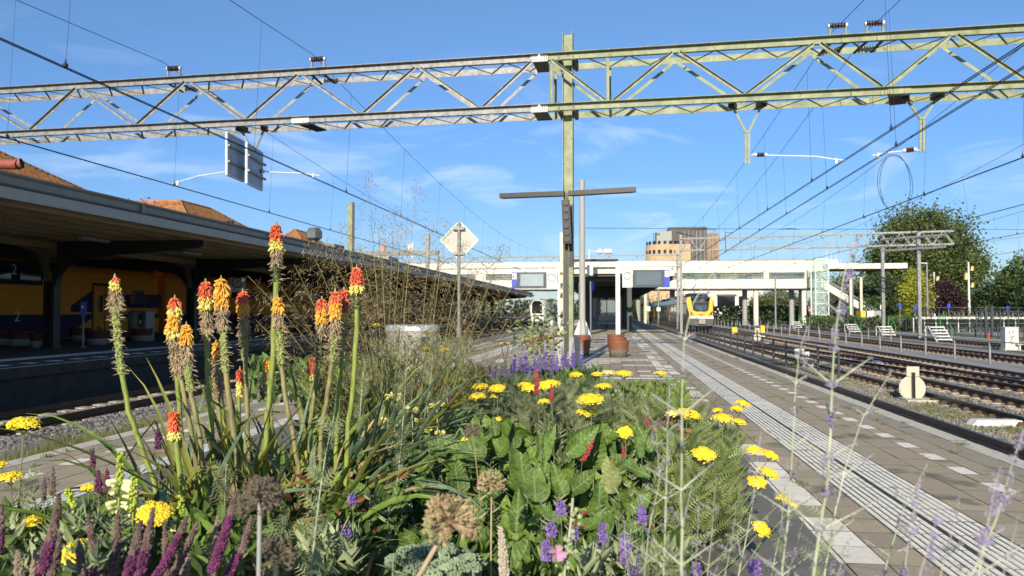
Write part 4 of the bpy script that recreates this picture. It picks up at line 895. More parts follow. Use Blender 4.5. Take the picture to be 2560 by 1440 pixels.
while x < xr - 1:        # cladding panels
    for (a, b) in ((z1, (z1 + zt) / 2), ((z1 + zt) / 2, zt), (zb, z2)):
        m = MB(); m.box(x + .02, x + 2.98, YB - .05 + rnd.uniform(-.01, .01), YB - .021, a + .03, b - .03); m.build('panel', WB, fb)
    x += 3.0; k += 1
for u_ in range(1700, 2010, 22):
    a = bx(u_, 0)[0]; m = MB(); m.box(a - .05, a + .05, YB + .18, YB + .3, z2, z1); m.build('glazing_bar', GALV, fb)
m = MB(); m.box(xl, xr, YB + .1, YB + .18, (z1 + z2) / 2 + .1, (z1 + z2) / 2 + .18); m.build('handrail', GALV, fb)
m = MB(); m.box(xl, xr, YB - .1, YB + .1, zt, zt + .12); m.build('roof_edge', GALV, fb)
m = MB(); m.box(xl, xr, YB - .08, YB - .02, zb - .12, zb + .02); m.build('drip_edge', GALV, fb)
for u0, u1 in ((1902, 1915), (2003, 2016), (1690, 1700), (1360, 1400), (1190, 1215)): a, b = bx(u0, 0)[0], bx(u1, 0)[0]; m = MB(); m.box(a, b, YB - .06, YB + .5, z2, z1); m.build('mullion', WB, fb)
for u0, u1 in ((1715, 1730), (1786, 1796), (1860, 1872), (1920, 1960), (1962, 2000), (1290, 1340)):
    a, b = bx(u0, 0)[0], bx(u1, 0)[0]; m = MB(); m.box(a, b, YB + .1, YB + .28, z2, z1 - .1); m.build('window', BGLASS, fb)
m = MB(); m.box(xl, xr, YB + .3, YB + 4.8, zb - .25, zb - .01); m.build('underside', GREYF, fb)
for k, u in enumerate((1885, 2005, 1884 + 58, 2030, 1700, 1612, 1560)):
    if u in (1942,): continue
    for dy, mt in ((.9, WB), (4.2, GREYB)):
        x = bx(u, 0)[0] - (1.2 if dy > 2 else 0); m = MB(); m.tube([(x, YB + dy, -1), (x, YB + dy, zb - .2)], .42, 10); m.build('pillar', mt, fb)
# roof extension
a, b = bx(2055, 660)[0], AY(2275, 660, YB - 3)[0]; za, zc = AY(2200, 660, YB)[2], AY(2200, 673, YB)[2]
m = MB(); m.box(xr, b, YB - 2, YB + 6, zc, za); m.build('roof_extension', WB, fb)
m = MB(); m.box(xr, b - .2, YB - 1.8, YB + 5.8, zc - .05, zc - .01); m.build('soffit', M('wood_soffit', (.22, .14, .08), .7), fb)
m = MB(); a = bx(2070, 0)[0]; m.box(xr - .2, a + 1.0, YB - .2, YB + 4, za + .02, zt); m.build('stair_head', WB, fb)
for i in range(5): m = MB(); p = AY(2077 + i * 5, 640, YB); m.beam((xr + .4 + i * .7, YB, zt - .1 - i * .3), (xr + .4 + i * .7, YB, zt + 1.6 - i * .5), .05, .05); m.build('railing_post', WHITEP, fb)
for u in (2122, 2148): x = AY(u, 0, YB)[0]; m = MB(); m.tube([(x, YB + 1, -1), (x, YB + 1, zc)], .22, 8); m.build('pillar', WB, fb)
# stairs down on the right
p, q = AY(2050, 706, YB + 2), AY(2200, 795, YB + 2)
m = MB()
for s in (0, 2.4): m.beam(p + (0, s, .0), q + (0, s, 0), .12, 1.0)
m.beam(p + (0, 1.2, -.5), q + (0, 1.2, -.5), 2.4, .2); m.build('stair_flight', WB, fb)
m = MB(); m.beam(p + (0, -.05, 1.0), q + (0, -.05, 1.0), .06, .35); m.build('stair_railing', BGLASS, fb)
m = MB(); m.prism([(AY(2150, 0, YB + 3)[0], -1), (AY(2225, 0, YB + 3)[0], -1), (AY(2205, 0, YB + 3)[0], AY(2200, 790, YB)[2]), (AY(2150, 0, YB + 3)[0], AY(2150, 770, YB)[2])], 1, YB + 3, YB + 5); m.build('stair_wall', GREYB, fb)
# lift tower
LT = M('pale_green_steel', (.50, .62, .54), .5, .1, .08, 3)
x0, x1 = AY(2030, 0, YB - 6)[0], AY(2062, 0, YB - 6)[0]; zt_ = AY(2040, 648, YB - 6)[2]
t = thing('lift_tower', 'glazed lift tower with pale green steel lattice at the bridge end', 'lift tower', (x0, YB - 6, -1))
for x in (x0, x1):
    for y in (YB - 6, YB - 3.4): m = MB(); m.box(x - .09, x + .09, y - .09, y + .09, -1, zt_); m.build('corner_post', LT, t)
nz_ = 6
for k in range(nz_ + 1):
    z = -1 + (zt_ + 1) * k / nz_; m = MB(); m.box(x0, x1, YB - 6.06, YB - 5.94, z - .08, z + .08); m.build('ring_beam', LT, t)
    if k < nz_:
        z2_ = -1 + (zt_ + 1) * (k + 1) / nz_
        for a, b in (((x0, z), (x1, z2_)), ((x1, z), (x0, z2_))): m = MB(); m.beam((a[0], YB - 6.1, a[1]), (b[0], YB - 6.1, b[1]), .1, .06); m.build('diagonal', LT, t)
m = MB(); m.box(x0 + .15, x1 - .15, YB - 5.8, YB - 3.6, -1, zt_); m.build('glazing', glass('lift_glass', (.45, .6, .55), .35), t)
# ------------------------------------------------------------ buildings beyond
def bldg(label, x0, x1, Y, z1, mat, rows=(), dep=14, z0=-1):
    t = thing('building', label, 'building', ((x0 + x1) / 2, Y, z0)); m = MB(); m.box(x0, x1, Y, Y + dep, z0, z1); m.build('wall', mat, t)
    for (a, b, c, d, mt) in rows: m = MB(); m.box(a, b, Y - .06, Y + .1, c, d); m.build('window', mt, t)
    return t
Yo = 260.; f = lambda u, v: AY(u, v, Yo)
t = thing('building', 'orange rounded building with dark clad upper floors behind the footbridge', 'building', (f(1690, 600)[0], Yo, -1))
cx, rr = f(1652, 0)[0] + 1, 6.2; zt_ = f(1650, 610)[2]
m = MB(); m.lathe((cx, Yo + rr, -1), [(rr, 0), (rr, zt_ + 1), (0, zt_ + 1)], 28); m.box(cx, f(1700, 0)[0] + 3, Yo + .8, Yo + 12, -1, zt_); m.build('orange_tower', BRICKO, t)
for v0, v1 in ((621, 628), (641, 649), (600, 600)):
    if v0 == v1: continue
    for k in range(9):
        a = PI + .35 + k * .30; m = MB(); z0_, z1_ = f(0, v1)[2], f(0, v0)[2]; c = np.array([cx + rr * math.cos(a), Yo + rr + rr * math.sin(a), (z0_ + z1_) / 2]); m.obox(c, (.9, .3, z1_ - z0_), a + PI / 2); m.build('window', DGLASS, t)
m = MB(); m.box(f(1672, 0)[0], f(1768, 0)[0], Yo + 6, Yo + 20, zt_ - 12, f(0, 587)[2]); m.build('dark_tower', GREYF, t)
for u in range(1712, 1790, 10): m = MB(); x = f(u, 0)[0]; m.box(x - .08, x + .08, Yo + 5.7, Yo + 5.98, zt_ - 8, f(0, 596)[2]); m.build('facade_rib', GREYB, t)
m = MB(); m.box(f(1766, 0)[0], f(1800, 0)[0], Yo + 8, Yo + 18, -1, f(0, 600)[2]); m.build('side_wing', M('brown_cladding', (.3, .17, .09), .8, 0, .2, .6), t)
m = MB(); m.box(f(1640, 0)[0], f(1678, 0)[0], Yo + 4, Yo + 14, zt_, f(0, 597)[2]); m.build('roof_room', GREYB, t)
for u in (1632, 1812):
    m = MB(); x = f(u, 0)[0]; m.box(x - .1, x + .1, Yo + 3, Yo + 3.2, zt_ - 3, f(0, 602)[2]); m.box(x - .1, x + 2.2, Yo + 3, Yo + 3.2, f(0, 602)[2] - .2, f(0, 602)[2]); m.build('frame', DARKS, t)
m = MB(); m.tube([f(1690, 580), f(1720, 588), f(1735, 590)], .15, 4); m.build('crane_arm', DARKS, t)
Y1 = 190.; f = lambda u, v: AY(u, v, Y1)
BL_ = bldg('low beige building with dark windows and blue awning under the bridge', f(1680, 0)[0], f(1900, 0)[0], Y1, f(0, 716)[2], BEIGE, [(f(1787, 0)[0], f(1831, 0)[0], f(0, 767)[2], f(0, 745)[2], DGLASS), (f(1840, 0)[0], f(1855, 0)[0], f(0, 767)[2], f(0, 745)[2], DGLASS)])
for (a, b, c, d) in ((1785, 1835, 741, 745), (1785, 1835, 767, 790)): m = MB(); m.box(f(a, 0)[0], f(b, 0)[0], Y1 - .12, Y1 + .05, f(0, d)[2], f(0, c)[2]); m.build('facade_panel', GREYF if c < 745 else BEIGE, BL_)
m = MB(); m.box(f(1808, 0)[0], f(1836, 0)[0], Y1 - 2.5, Y1 - .1, f(0, 773)[2], f(0, 768)[2]); m.build('awning', M('awning_blue', (.08, .22, .62), .6), BL_)
bldg('grey and orange block glimpsed under the canopy edge left of the yellow train', f(1625, 0)[0], f(1672, 0)[0], 230, AY(1650, 728, 230)[2], BRICKO)
for u0, u1, v0, mt, lab, Yy in ((962, 1072, 657, WB, 'blank cream box building behind the left canopy end', 150), (936, 975, 640, GREYB, 'small grey rooftop box left of the cream building', 170), (700, 960, 662, WB, 'low pale building strip behind the left canopy roof', 180)):
    g_ = lambda u, v: AY(u, v, Yy); bldg(lab, g_(u0, 0)[0], g_(u1, 0)[0], Yy, g_(u0, v0)[2], mt, dep=8)
k = 5000; m = MB(); m.scatter(LEAF, LEAFF, np.stack([rng.uniform(-75, -3, k), rng.uniform(213, 222, k), -1 + rng.random(k) * 5.5], 1), randR(k), rng.uniform(.5, 1.1, k)); m.build('distant_bushes', M('distant_leaves', (.04, .06, .025), .8, 0, .3, .3), None, kind='stuff', label='dark band of distant bushes behind the white train', category='bushes')
c = W(1032, 640, 120.); t = thing('flag', 'small red and white flag hanging above the left canopy roof', 'flag', c); m = MB(); m.tube([c + (0, 0, -2.5), c + (0, 0, 2.2)], .05, 5); m.build('pole', WHITEP, t)
m = MB(); m.add([c + (0, 0, 2.1), c + (-.9, -.1, 1.6), c + (-.5, .1, .3), c + (.0, 0, -.2)], [[0, 1, 2, 3], [3, 2, 1, 0]]); m.build('cloth', M('flag_cloth', (.75, .22, .18), .8, 0, .3, 1.2, c2=(.85, .7, .65)), t)
m = MB(); c = W(957, 640, 230.); m.tube([c + (0, 0, -6), c + (0, 0, 3)], .8, 8); m.build('chimney', M('chimney_red_white', (.7, .3, .25), .8, 0, .2, .4), None, label='tiny red and white chimney far behind the left canopy', category='chimney')
# ------------------------------------------------------------ yellow-nosed train
XTc, Yt = 9.75, 86.0
t = thing('train', 'yellow-nosed electric train with black roof line coming down the right track', 'train', (XTc, Yt, -.8))
hw = 1.42
def cs(k, hh=1., y=0): return [(-hw * k, .55), (-hw * k, 2.2), (-hw * k * .96, 3.1), (-hw * k * .78, 3.72 * hh), (hw * k * .78, 3.72 * hh), (hw * k * .96, 3.1), (hw * k, 2.2), (hw * k, .55)]
secs = [(0, .84, .93), (.35, .94, .97), (1.2, 1, 1), (130, 1, 1)]; V = []
for y, k, hh in secs: V += [[XTc + a, Yt + y, -.8 + b] for a, b in cs(k, hh)]
m = MB(); n = 8; F = [[a * n + (i + 1) % n, a * n + i, (a + 1) * n + i, (a + 1) * n + (i + 1) % n][::-1] for a in range(3) for i in range(n)]; m.add(V, F, 0); m.add(np.vstack([V[:n], np.mean(V[:n], 0)]), [[i, (i + 1) % n, n] for i in range(n)]); m.build('body', M('train_dark', (.02, .021, .025), .25, 0, .2, .3, spec=.6), t)
def tp(name, uv, mat, dy=-.04, par=t, smooth=False):
    P = [AY(u, v, Yt + dy) for u, v in uv]; m = MB(); n = len(P); P2 = [p + (0, .12, 0) for p in P]; c = sum(P) / n
    m.add(P + P2, [[i, (i + 1) % n, n + (i + 1) % n, n + i] for i in range(n)] + [[(i + 1) % n, i, n + i, n + (i + 1) % n] for i in range(n)], mat=0); m.add(P + [c], [[i, (i + 1) % n, n] for i in range(n)] + [[(i + 1) % n, i, n] for i in range(n)]); return m.build(name, mat, par)
YELF = M('front_yellow', (.85, .45, .02), .5, 0, .06, 2)
tp('yellow_face', ((1716, 752), (1719, 743), (1726, 742), (1733, 776), (1739, 780), (1765, 780), (1771, 776), (1775, 742), (1780, 744), (1782, 756), (1782, 791), (1725, 791), (1719, 770)), YELF, -.05)
tp('face_lower', ((1722, 776), (1782, 776), (1782, 791), (1728, 791)), YELF, -.06)
tp('windscreen', ((1731, 752), (1773, 752), (1770, 776), (1765, 779), (1739, 779), (1735, 776)), DGLASS, -.09)
tp('screen_reflection_panel', ((1738, 763), (1767, 763), (1766, 775), (1740, 775)), M('cab_glass', (.03, .07, .13), .1, spec=.8), -.12)
tp('destination_display', ((1737, 753), (1762, 753), (1762, 756), (1737, 756)), GREYF, -.12)
tp('white_bumper_band', ((1724, 791), (1784, 791), (1784, 797), (1722, 796)), WHITEP, -.08)
tp('skirt', ((1722, 797), (1784, 797), (1783, 811), (1778, 815), (1729, 815), (1722, 810)), M('skirt_grey', (.06, .06, .065), .5), -.02)
tp('coupler', ((1747, 798), (1764, 798), (1764, 810), (1747, 810)), M('coupler_grey', (.3, .25, .2), .6), -.3)
for u0, s in ((1725, 1), (1782, -1)): tp('headlight', ((u0, 779), (u0 + s * 3, 779), (u0 + s * 10, 786), (u0 + s * 8, 789), (u0 + s * 2, 787)), DGLASS, -.1); tp('lamp', ((u0 + s * 5, 783), (u0 + s * 8, 785), (u0 + s * 6, 787)), WHITEP, -.13)
tp('number_mark', ((1750, 785), (1758, 785), (1758, 788), (1750, 788)), REDP, -.1)
m = MB()
for i in range(8): y = Yt + 3 + i * 15; m.box(XTc - 1.0, XTc + 1.0, y, y + 6, 2.94, 3.35); m.tube([(XTc, y + 3, 3.3), (XTc - .3, y + 4.2, 3.9), (XTc, y + 3, 4.4)], .06, 4)
m.build('roof_equipment', GREYF, t, kind='stuff')
for i in range(18):
    y = Yt + 2 + i * 6.5; m = MB(); m.box(XTc - hw - .02, XTc - hw + .05, y, y + 5.2, .95, 2.1); m.build('side_window', DGLASS, t)
for i in range(6): y = Yt + 9 + i * 20; m = MB(); m.box(XTc - hw - .03, XTc - hw + .05, y, y + 1.4, -.1, 2.1); m.build('door', YEL if i % 2 else DARKS, t)
m = MB(); m.box(XTc - 1.2, XTc + 1.2, Yt + 1, Yt + 128, -.75, -.25); m.build('bogies', BLACKP, t)
# ------------------------------------------------------------ fences along the tracks
FD = M('dark_fence_steel', (.035, .045, .045), .5, .2, .2)
def rail_fence(X, ys, z0, h, mat, label, mids, r=.022):
    t = thing('handrail_fence', label, 'fence', (X, ys[0], z0)); pst = None
    for i, y in enumerate(ys):
        if pst is None: m = MB(); m.box(X - .035, X + .035, y - .03, y + .03, z0, z0 + h); pst = m.build('post', mat, t); yb = y
        else: inst(pst, 'post', t, np.array((0, y - yb, 0)) + ORG[t.name])
    for z in mids: m = MB(); m.tube([(X, ys[0], z0 + z), (X, ys[-1], z0 + z)], r, 6); m.build('rail', mat, t)
    return t
rail_fence(7.15, [25.7 + 2.5 * k for k in range(50)], -1.0, 1.06, FD, 'dark low steel fence between the near track and the train', (1.04, .62, .3))
rail_fence(16.0, [28.5 + 3.4 * k for k in range(34)], -.98, 1.02, GALV, 'galvanised handrail fence running between the tracks on the right', (1.0,))
rail_fence(20.4, [60 + 5 * k for k in range(22)], -.98, 1.0, GALV, 'far galvanised handrail fence beyond the second siding', (1.0,))
gf_ = rail_fence(31.5, [44 + 4 * k for k in range(26)], -.98, 1.3, GREENR if False else DG, 'dark green post fence along the yard road', (1.28, .7, .2), .016)
# track signs and boxes
def disc(u, v, r_px, vb, pu0, pu1, pv0, pv1, label):
    b = G(u, vb, -.98); d = b[1]; c = AY(u, v, d); r = r_px / FPX * (d * math.cos(YAW) + 0) ; r = (AY(u + r_px, v, d)[0] - AY(u - r_px, v, d)[0]) / 2
    t = thing('signal_disc', label, 'track sign', b, 'round track signs seen from behind'); m = MB(); an = np.linspace(0, 2 * PI, 25)[:-1]
    V = [[c[0] + r * math.cos(a), d + .0, c[2] + r * math.sin(a)] for a in an]; V2 = [[x, d + .02, z] for x, _, z in V]; V3 = [[c[0] + r * 1.05 * math.cos(a), d + .03, c[2] + r * 1.05 * math.sin(a)] for a in an]; cc = [[c[0], d, c[2]]]
    m.add(V + cc, [[i, (i + 1) % 24, 24] for i in range(24)]); m.add(V + V2, [[i, 24 + i, 24 + (i + 1) % 24, (i + 1) % 24] for i in range(24)]); m.build('disc', M('cream_enamel', (.50, .46, .36), .6, 0, .06, 3) if 'cream_enamel' not in bpy.data.materials else bpy.data.materials['cream_enamel'], t)
    m = MB(); m.add(V3 + [[c[0], d + .03, c[2]]], [[i, (i + 1) % 24, 24] for i in range(24)]); m.build('rim', WHITEP, t)
    a, e = AY(pu0, pv0, d), AY(pu1, pv1, d); m = MB(); m.box(a[0], e[0], d - .01, d + .015, e[2], a[2]); m.build('plate', bpy.data.materials['cream_enamel'], t)
    m = MB(); m.box(c[0] - .035, c[0] + .035, d - .08, d - .015, b[2], a[2] - .15); m.build('post', RAILT, t)
    m = MB(); m.box(b[0] - .3, b[0] + .7, b[1] - .5, b[1] + .2, -.99, -.93); m.build('footing', CONCL, t)
disc(2282, 971, 32, 1000, 2266, 2298, 916, 941, 'round cream track sign with square plate on top, seen from behind beside the near track')
disc(1893, 843, 9.5, 858, 1887, 1899, 820, 832, 'small distant round track sign seen from behind beyond the dark fence')
def slab(u, v, w, l, h, label, mat=WHITED, rz=0., z=-.98, cat='marker', nm='white_slab'):
    c = G(u, v, z); m = MB(); m.prism([(-w / 2, 0), (w / 2, 0), (w / 2 - .1, h), (-w / 2 + .1, h)], 1, -l / 2, l / 2)
    R = rotz(rz)
    for i, Vv in enumerate(m.V): 
        if not getattr(m, 'moved', None) or id(Vv) not in m.moved: m.V[i] = Vv @ R.T + c
    m.build(nm, mat, None, label=label, category=cat)
slab(2490, 1064, 1.05, .26, .12, 'worn white painted sleeper end lying in gravel by the near track', rz=.05, nm='marker_block')
slab(2560, 962, .6, .35, .14, 'white block at the right edge between the turnout rails', nm='marker_block')
slab(2196, 912, .4, .3, .16, 'small white block between turnout rails, above the round sign', nm='marker_block')
slab(2040, 918, .5, .3, .14, 'white motor cover right of the small 358 plate', nm='marker_block')
slab(1905, 842, .6, .4, .1, 'small white slab far off beside the yellow boxes', nm='marker_block')
for k, (u, v, w, h, s, lab) in enumerate(((1999, 902, .42, .40, 'Y', 'small white plate left of the 358 plate by the dark fence end'), (2012, 904, .42, .30, '358', 'small white plate reading 358 near the dark fence end'))):
    c = G(u, v, -.98); t = thing('number_plate', lab, 'number plate', c, 'white number plates'); m = MB(); m.box(c[0] - w / 2, c[0] + w / 2, c[1] - .01, c[1] + .01, c[2] + .15, c[2] + .15 + h); p = m.build('plate', WHITEP, t)
    for s_ in (-.12, .12): m = MB(); m.box(c[0] + s_ - .015, c[0] + s_ + .015, c[1] + .011, c[1] + .03, c[2], c[2] + .2); m.build('leg', GALV, t)
    if s == '358': text('358', 'plate_number', BLACKP, p, c + (0, -.014, .2), .2)
for u, v0, v1, w, lab in ((1836, 818, 834, 13, 'left yellow trackside box, beyond the dark fence'), (1906, 814, 831, 10, 'right yellow trackside box, beside the far round sign')):
    b = G(u, v1, -.95); a = AY(u, v0, b[1]); hw_ = (AY(u + w / 2, v0, b[1])[0] - AY(u - w / 2, v0, b[1])[0]) / 2; t = thing('trackside_box', lab, 'yellow box', b, 'yellow boxes between the tracks'); m = MB(); m.box(b[0] - hw_, b[0] + hw_, b[1] - .2, b[1] + .3, b[2], a[2] - .1); m.build('box', YELB, t)
    m = MB(); m.prism([(b[0] - hw_ - .05, a[2] - .1), (b[0] + hw_ + .05, a[2] - .1), (b[0] + hw_ * .6, a[2]), (b[0] - hw_ * .6, a[2])], 1, b[1] - .25, b[1] + .35); m.build('lid', YELB, t)
# relay cabinet with doodle
b = G(2512, 876, -.97); t = thing('relay_cabinet', 'white relay cabinet with black scribbled graffiti at the right edge', 'cabinet', b); f = lambda u, v: AY(u, v, b[1])
x0, x1, zt_ = f(2497, 0)[0], f(2530, 0)[0], f(0, 819)[2] if False else AY(2510, 819, b[1])[2]
m = MB(); m.box(x0, x1, b[1], b[1] + .55, b[2] + .05, zt_); m.build('body', M('cabinet_white', (.52, .52, .48), .6, 0, .06, 4), t); m = MB(); m.box(x0 - .02, x1 + .02, b[1] - .03, b[1] + .6, zt_, zt_ + .03); m.build('lid', WHITEP, t); m = MB(); m.box(x0 - .05, x1 + .05, b[1] - .05, b[1] + .6, b[2] - .02, b[2] + .05); m.build('base', CONCL, t)
m = MB(); k = (x1 - x0)
for P in (((.3, .85), (.3, .75), (.42, .72)), ((.55, .86), (.55, .76), (.66, .82), (.55, .82)), ((.35, .66), (.5, .58), (.66, .66), (.5, .50), (.34, .58)), ((.5, .5), (.42, .34), (.5, .26), (.6, .34), (.7, .42)), ((.42, .34), (.34, .42))):
    m.tube([(x0 + a * k, b[1] - .006, b[2] + c * (zt_ - b[2])) for a, c in P], .012, 4)
m.build('graffiti', BLACKP, t); m = MB(); m.box(x1 - .2, x1 + .1, b[1] - .3, b[1] - .02, b[2] + .35, b[2] + .43); m.box(x1 - .05, x1, b[1] - .2, b[1] - .1, b[2], b[2] + .35); m.build('bracket_shelf', WHITED, t)
c = G(2470.5, 906, -.98); m = MB(); m.tube([c + (.0, -.06, 1.0), c + (0, -.06, 1.28)], .045, 8); m.build('red_marker', REDP, None, label='small red cap on the fence post left of the relay cabinet', category='marker')
# service stairs
def stair(u, vb, w, n, h, label, side=1, d2=None):
    b = G(u, vb, -.95); t = thing('service_steps', label, 'steps', b, 'white service steps with green handrails')
    for i in range(n):
        z = b[2] + h * (i + 1) / n; m = MB(); m.box(b[0] - .5, b[0] + .5, b[1] + .3 * i - .14, b[1] + .3 * i + .2 + (.6 if i == n - 1 else 0), z - .07, z); m.build('tread', WHITEP, t)
    for xx in (-.52, .52): m = MB(); m.beam(b + (xx, -.1, .02), b + (xx, .3 * n, h), .05, .14); m.beam(b + (xx, .3 * n + .4, 0), b + (xx, .3 * n + .4, h), .05, .05); m.build('stringer', WHITED, t)
    for xx in ((.56,) if side > 0 else (-.56, .56)): m = MB(); m.tube([b + (xx, 0, .1), b + (xx, 0, 1.0), b + (xx, .3 * n, h + .95), b + (xx, .3 * n + .5, h + .95), b + (xx, .3 * n + .5, 0.0)], .03, 6); m.build('handrail', GREENR, t)
stair(2360, 855, 30, 5, 1.1, 'white steps with green handrail at the foot of the tall post', 1)
stair(2222, 842, 30, 4, .9, 'white steps with green handrail at the thick gantry leg', 1)
stair(2137, 833, 24, 4, .9, 'white steps with green handrail left of the gantry leg', 1)
stair(1994, 822, 20, 4, .9, 'white steps pair with green handrail below the lift tower', 1)
stair(1859, 810, 16, 3, .8, 'smallest far white steps with green rail behind the yellow boxes', 1)
# lamp posts and masts
def mast(u, vt, vb, d, r, label, kind, mat=GALV):
    p = W(u, vt, d); b = np.array([p[0], p[1], -1.0]); t = thing('lamp_post', label, 'lamp post', b, 'lamp posts in the yard'); m = MB(); m.tube([b, p], [r * 1.5, r], 8); m.build('post', mat, t)
    if kind == 'street': m = MB(); m.beam(p, p + (-1.3, 0, .05), .3, .1); m.build('lamp_head', WHITEP, t)
    if kind == 'yard':
        for z, s in ((-1., 1), (-2.4, -1), (-3.6, 1), (-2.0, -1)): m = MB(); q = p + (.45 * s, -.2, z); m.tube([q + (0, .1, -.3), q + (0, -.1, .3)], [.26, .18], 8); m.build('lamp', YELL_, t)
YELL_ = M('yellow_lamp_shade', (.75, .62, .25), .5, 0, .1)
mast(2317, 658, 805, 95, .10, 'slim street lamp with flat head left of the dark purple tree', 'street')
mast(2421, 655, 800, 120, .13, 'tall white yard mast with yellowish lamps right of the poplar', 'yard', WHITEP)
mast(2335, 680, 800, 118, .1, 'short yard mast with yellowish lamps behind the tall grey post', 'yard', WHITEP)
mast(2131, 676, 815, 105, .08, 'thin grey pole right of the lift tower', 'pole')
mast(1938, 690, 808, 100, .09, 'thin grey pole under the bridge left of the white pillars', 'pole')
mast(2530, 722, 800, 100, .06, 'thin rusty lamp pole before the right-hand trees', 'pole', RUST)
for u0, u1, d, lab in ((1619, 1626, 95, 'pale green track pole left of the yellow train'), (1646, 1651, 120, 'second pale green track pole left of the yellow train')):
    p = W(u0, 722, d); t = thing('pole', lab, 'pole', (p[0], p[1], -1)); m = MB(); m.tube([(p[0], p[1], -1), p], .14, 8); m.build('shaft', GREENS, t); m = MB(); m.box(p[0] - .3, p[0] + .3, p[1] - .2, p[1] - .15, 1.3, 1.9); m.build('plate', WHITEP, t)
# signs in the yard
for k, (u, v, mt, lab) in enumerate(((2092, 778, SIGNB, 'blue traffic sign under the bridge stairs'), (2120, 772, GREENR, 'small green exit sign near the lift tower'), (2204, 768, WHITEP, 'white square sign left of the thick gantry leg'), (2250, 764, SIGNB, 'blue sign in front of the yellow-green tree'), (2288, 770, SIGNB, 'second blue sign at the foot of the yellow-green tree'), (2372, 765, SIGNB, 'blue sign beside the dark purple tree'), (2519, 772, SIGNB, 'blue sign above the bicycle racks'), (2024, 772, M('pinkish_sign', (.6, .3, .25), .6), 'pinkish round sign left of the lift tower'))):
    p = W(u, v, 88.); t = thing('yard_sign', lab, 'sign', (p[0], p[1], -1), 'small signs in the yard'); m = MB(); m.tube([(p[0], p[1] + .05, -1), p + (0, .05, .3)], .04, 6); m.build('post', GALV, t); m = MB(); m.box(p[0] - .17, p[0] + .17, p[1] - .03, p[1], p[2] - .26, p[2] + .26); m.build('plate', mt, t)
p = W(2270, 786, 92.); t = thing('container_kiosk', 'low kiosk with yellow and white panels under the bridge stairs', 'kiosk', (p[0], p[1], -1)); 
for u0, u1, mt, nm in ((2152, 2164, YELB, 'yellow_panel'), (2168, 2186, WHITEP, 'white_panel'), (2187, 2206, GREYB, 'grey_panel')): a, b = AY(u0, 777, p[1]), AY(u1, 793, p[1]); m = MB(); m.box(a[0], b[0], p[1], p[1] + 2, b[2], a[2]); m.build(nm, mt, t)
a, b = AY(2150, 793, p[1]), AY(2208, 793, p[1]); m = MB(); m.box(a[0], b[0], p[1] + .1, p[1] + 2, -1, a[2]); m.build('base', GREYF, t)
# parked vans behind the yard
def van(u, v, d, label, mat, w=1.8, L=4.4, h=1.9):
    c = W(u, v, d); c[2] = -1.0; t = thing('parked_car', label, 'car', c); m = MB(); m.prism([(c[0] - w / 2, .35 - 1), (c[0] + w / 2, .35 - 1), (c[0] + w / 2, 1.0 - 1), (c[0] + w * .42, 1.15 - 1), (c[0] + w * .36, h - 1), (c[0] - w * .36, h - 1), (c[0] - w * .42, 1.15 - 1), (c[0] - w / 2, 0.)], 1, c[1], c[1] + L); m.build('body', mat, t)
    m = MB(); m.prism([(c[0] - w * .38, .2), (c[0] + w * .38, .2), (c[0] + w * .33, h - 1.12), (c[0] - w * .33, h - 1.12)], 1, c[1] - .03, c[1] + .1); m.build('windscreen', DGLASS, t)
    for s in (-1, 1):
        m = MB(); m.tube([(c[0] + s * w * .46, c[1] + .8, -.7), (c[0] + s * w * .34, c[1] + .8, -.7)], .32, 10); m.build('wheel', BLACKP, t)
        m = MB(); m.box(c[0] + s * w * .36 - .14, c[0] + s * w * .36 + .14, c[1] - .03, c[1], -.3, -.15); m.build('headlight', WHITEP, t)
van(1848, 800, 150, 'white van parked in front of the low beige building', WHITEP); van(1828, 800, 155, 'blue-grey car parked beside the white van', M('car_blue', (.1, .15, .25), .3), h=1.5)
# bicycle rack
t0 = W(2335, 800, 78.); rk = thing('bicycle_rack', 'long two-tier white bicycle rack in front of the right-hand trees', 'bicycle rack', (t0[0], t0[1], -1))
xa, xb, yr = W(2330, 790, 78.)[0], W(2640, 790, 78.)[0], t0[1] + 4
for z in (.62, .5): m = MB(); m.box(xa, xb, yr - .04, yr + .04, z, z + .08); m.build('rail', WHITEP, rk)
for i in range(12): x = xa + i * (xb - xa) / 11; m = MB(); m.box(x - .04, x + .04, yr + .8, yr + .9, -1, .6); m.build('post', WHITEP, rk)
BK = M('bicycle_metal', (.30, .31, .32), .4, .6, .3); TY = M('tyre_dark', (.02, .02, .02), .8)
def bike(label, loc, grp):
    t = thing('bicycle', label, 'bicycle', loc, grp); L = np.array(loc, float)
    ws = []
    for dy in (-.52, .52):
        m = MB(); m.tube([L + (0, dy + .33 * math.cos(a), .34 + .33 * math.sin(a)) for a in np.linspace(0, 2 * PI, 15)], .02, 4, cap=False); ws.append(m.build('wheel', BK, t))
    m = MB(); A, B, S, H_ = L + (0, .52, .34), L + (0, -.1, .3), L + (0, .12, .85), L + (0, -.42, .92)
    for p, q in ((A, B), (A, S), (B, S), (B, H_), (S, H_), (H_, L + (0, -.52, .34))): m.tube([p, q], .02, 4)
    m.build('frame', TY, t); m = MB(); m.tube([H_ + (-.28, .1, .12), H_ + (0, 0, .08), H_ + (.28, .1, .12)], .018, 4); m.build('handlebar', BK, t); m = MB(); m.ball(S + (0, 0, .1), (.08, .14, .04), 6, 4); m.build('saddle', TY, t); return t
b0 = bike('parked bicycle on the upper tier of the white rack', (xa + .2, yr + .2, .66), 'bicycles on the upper tier')
for i in range(1, 32): dup(b0, (xa + .2 + i * .52 + rnd.uniform(-.08, .08), yr + .2, .66), rz=rnd.uniform(-.5, .5))
b1 = dup(b0, (xa + .1, yr - .3, -1)); b1['label'] = 'parked bicycle on the lower tier of the white rack'; b1['group'] = 'bicycles on the lower tier'
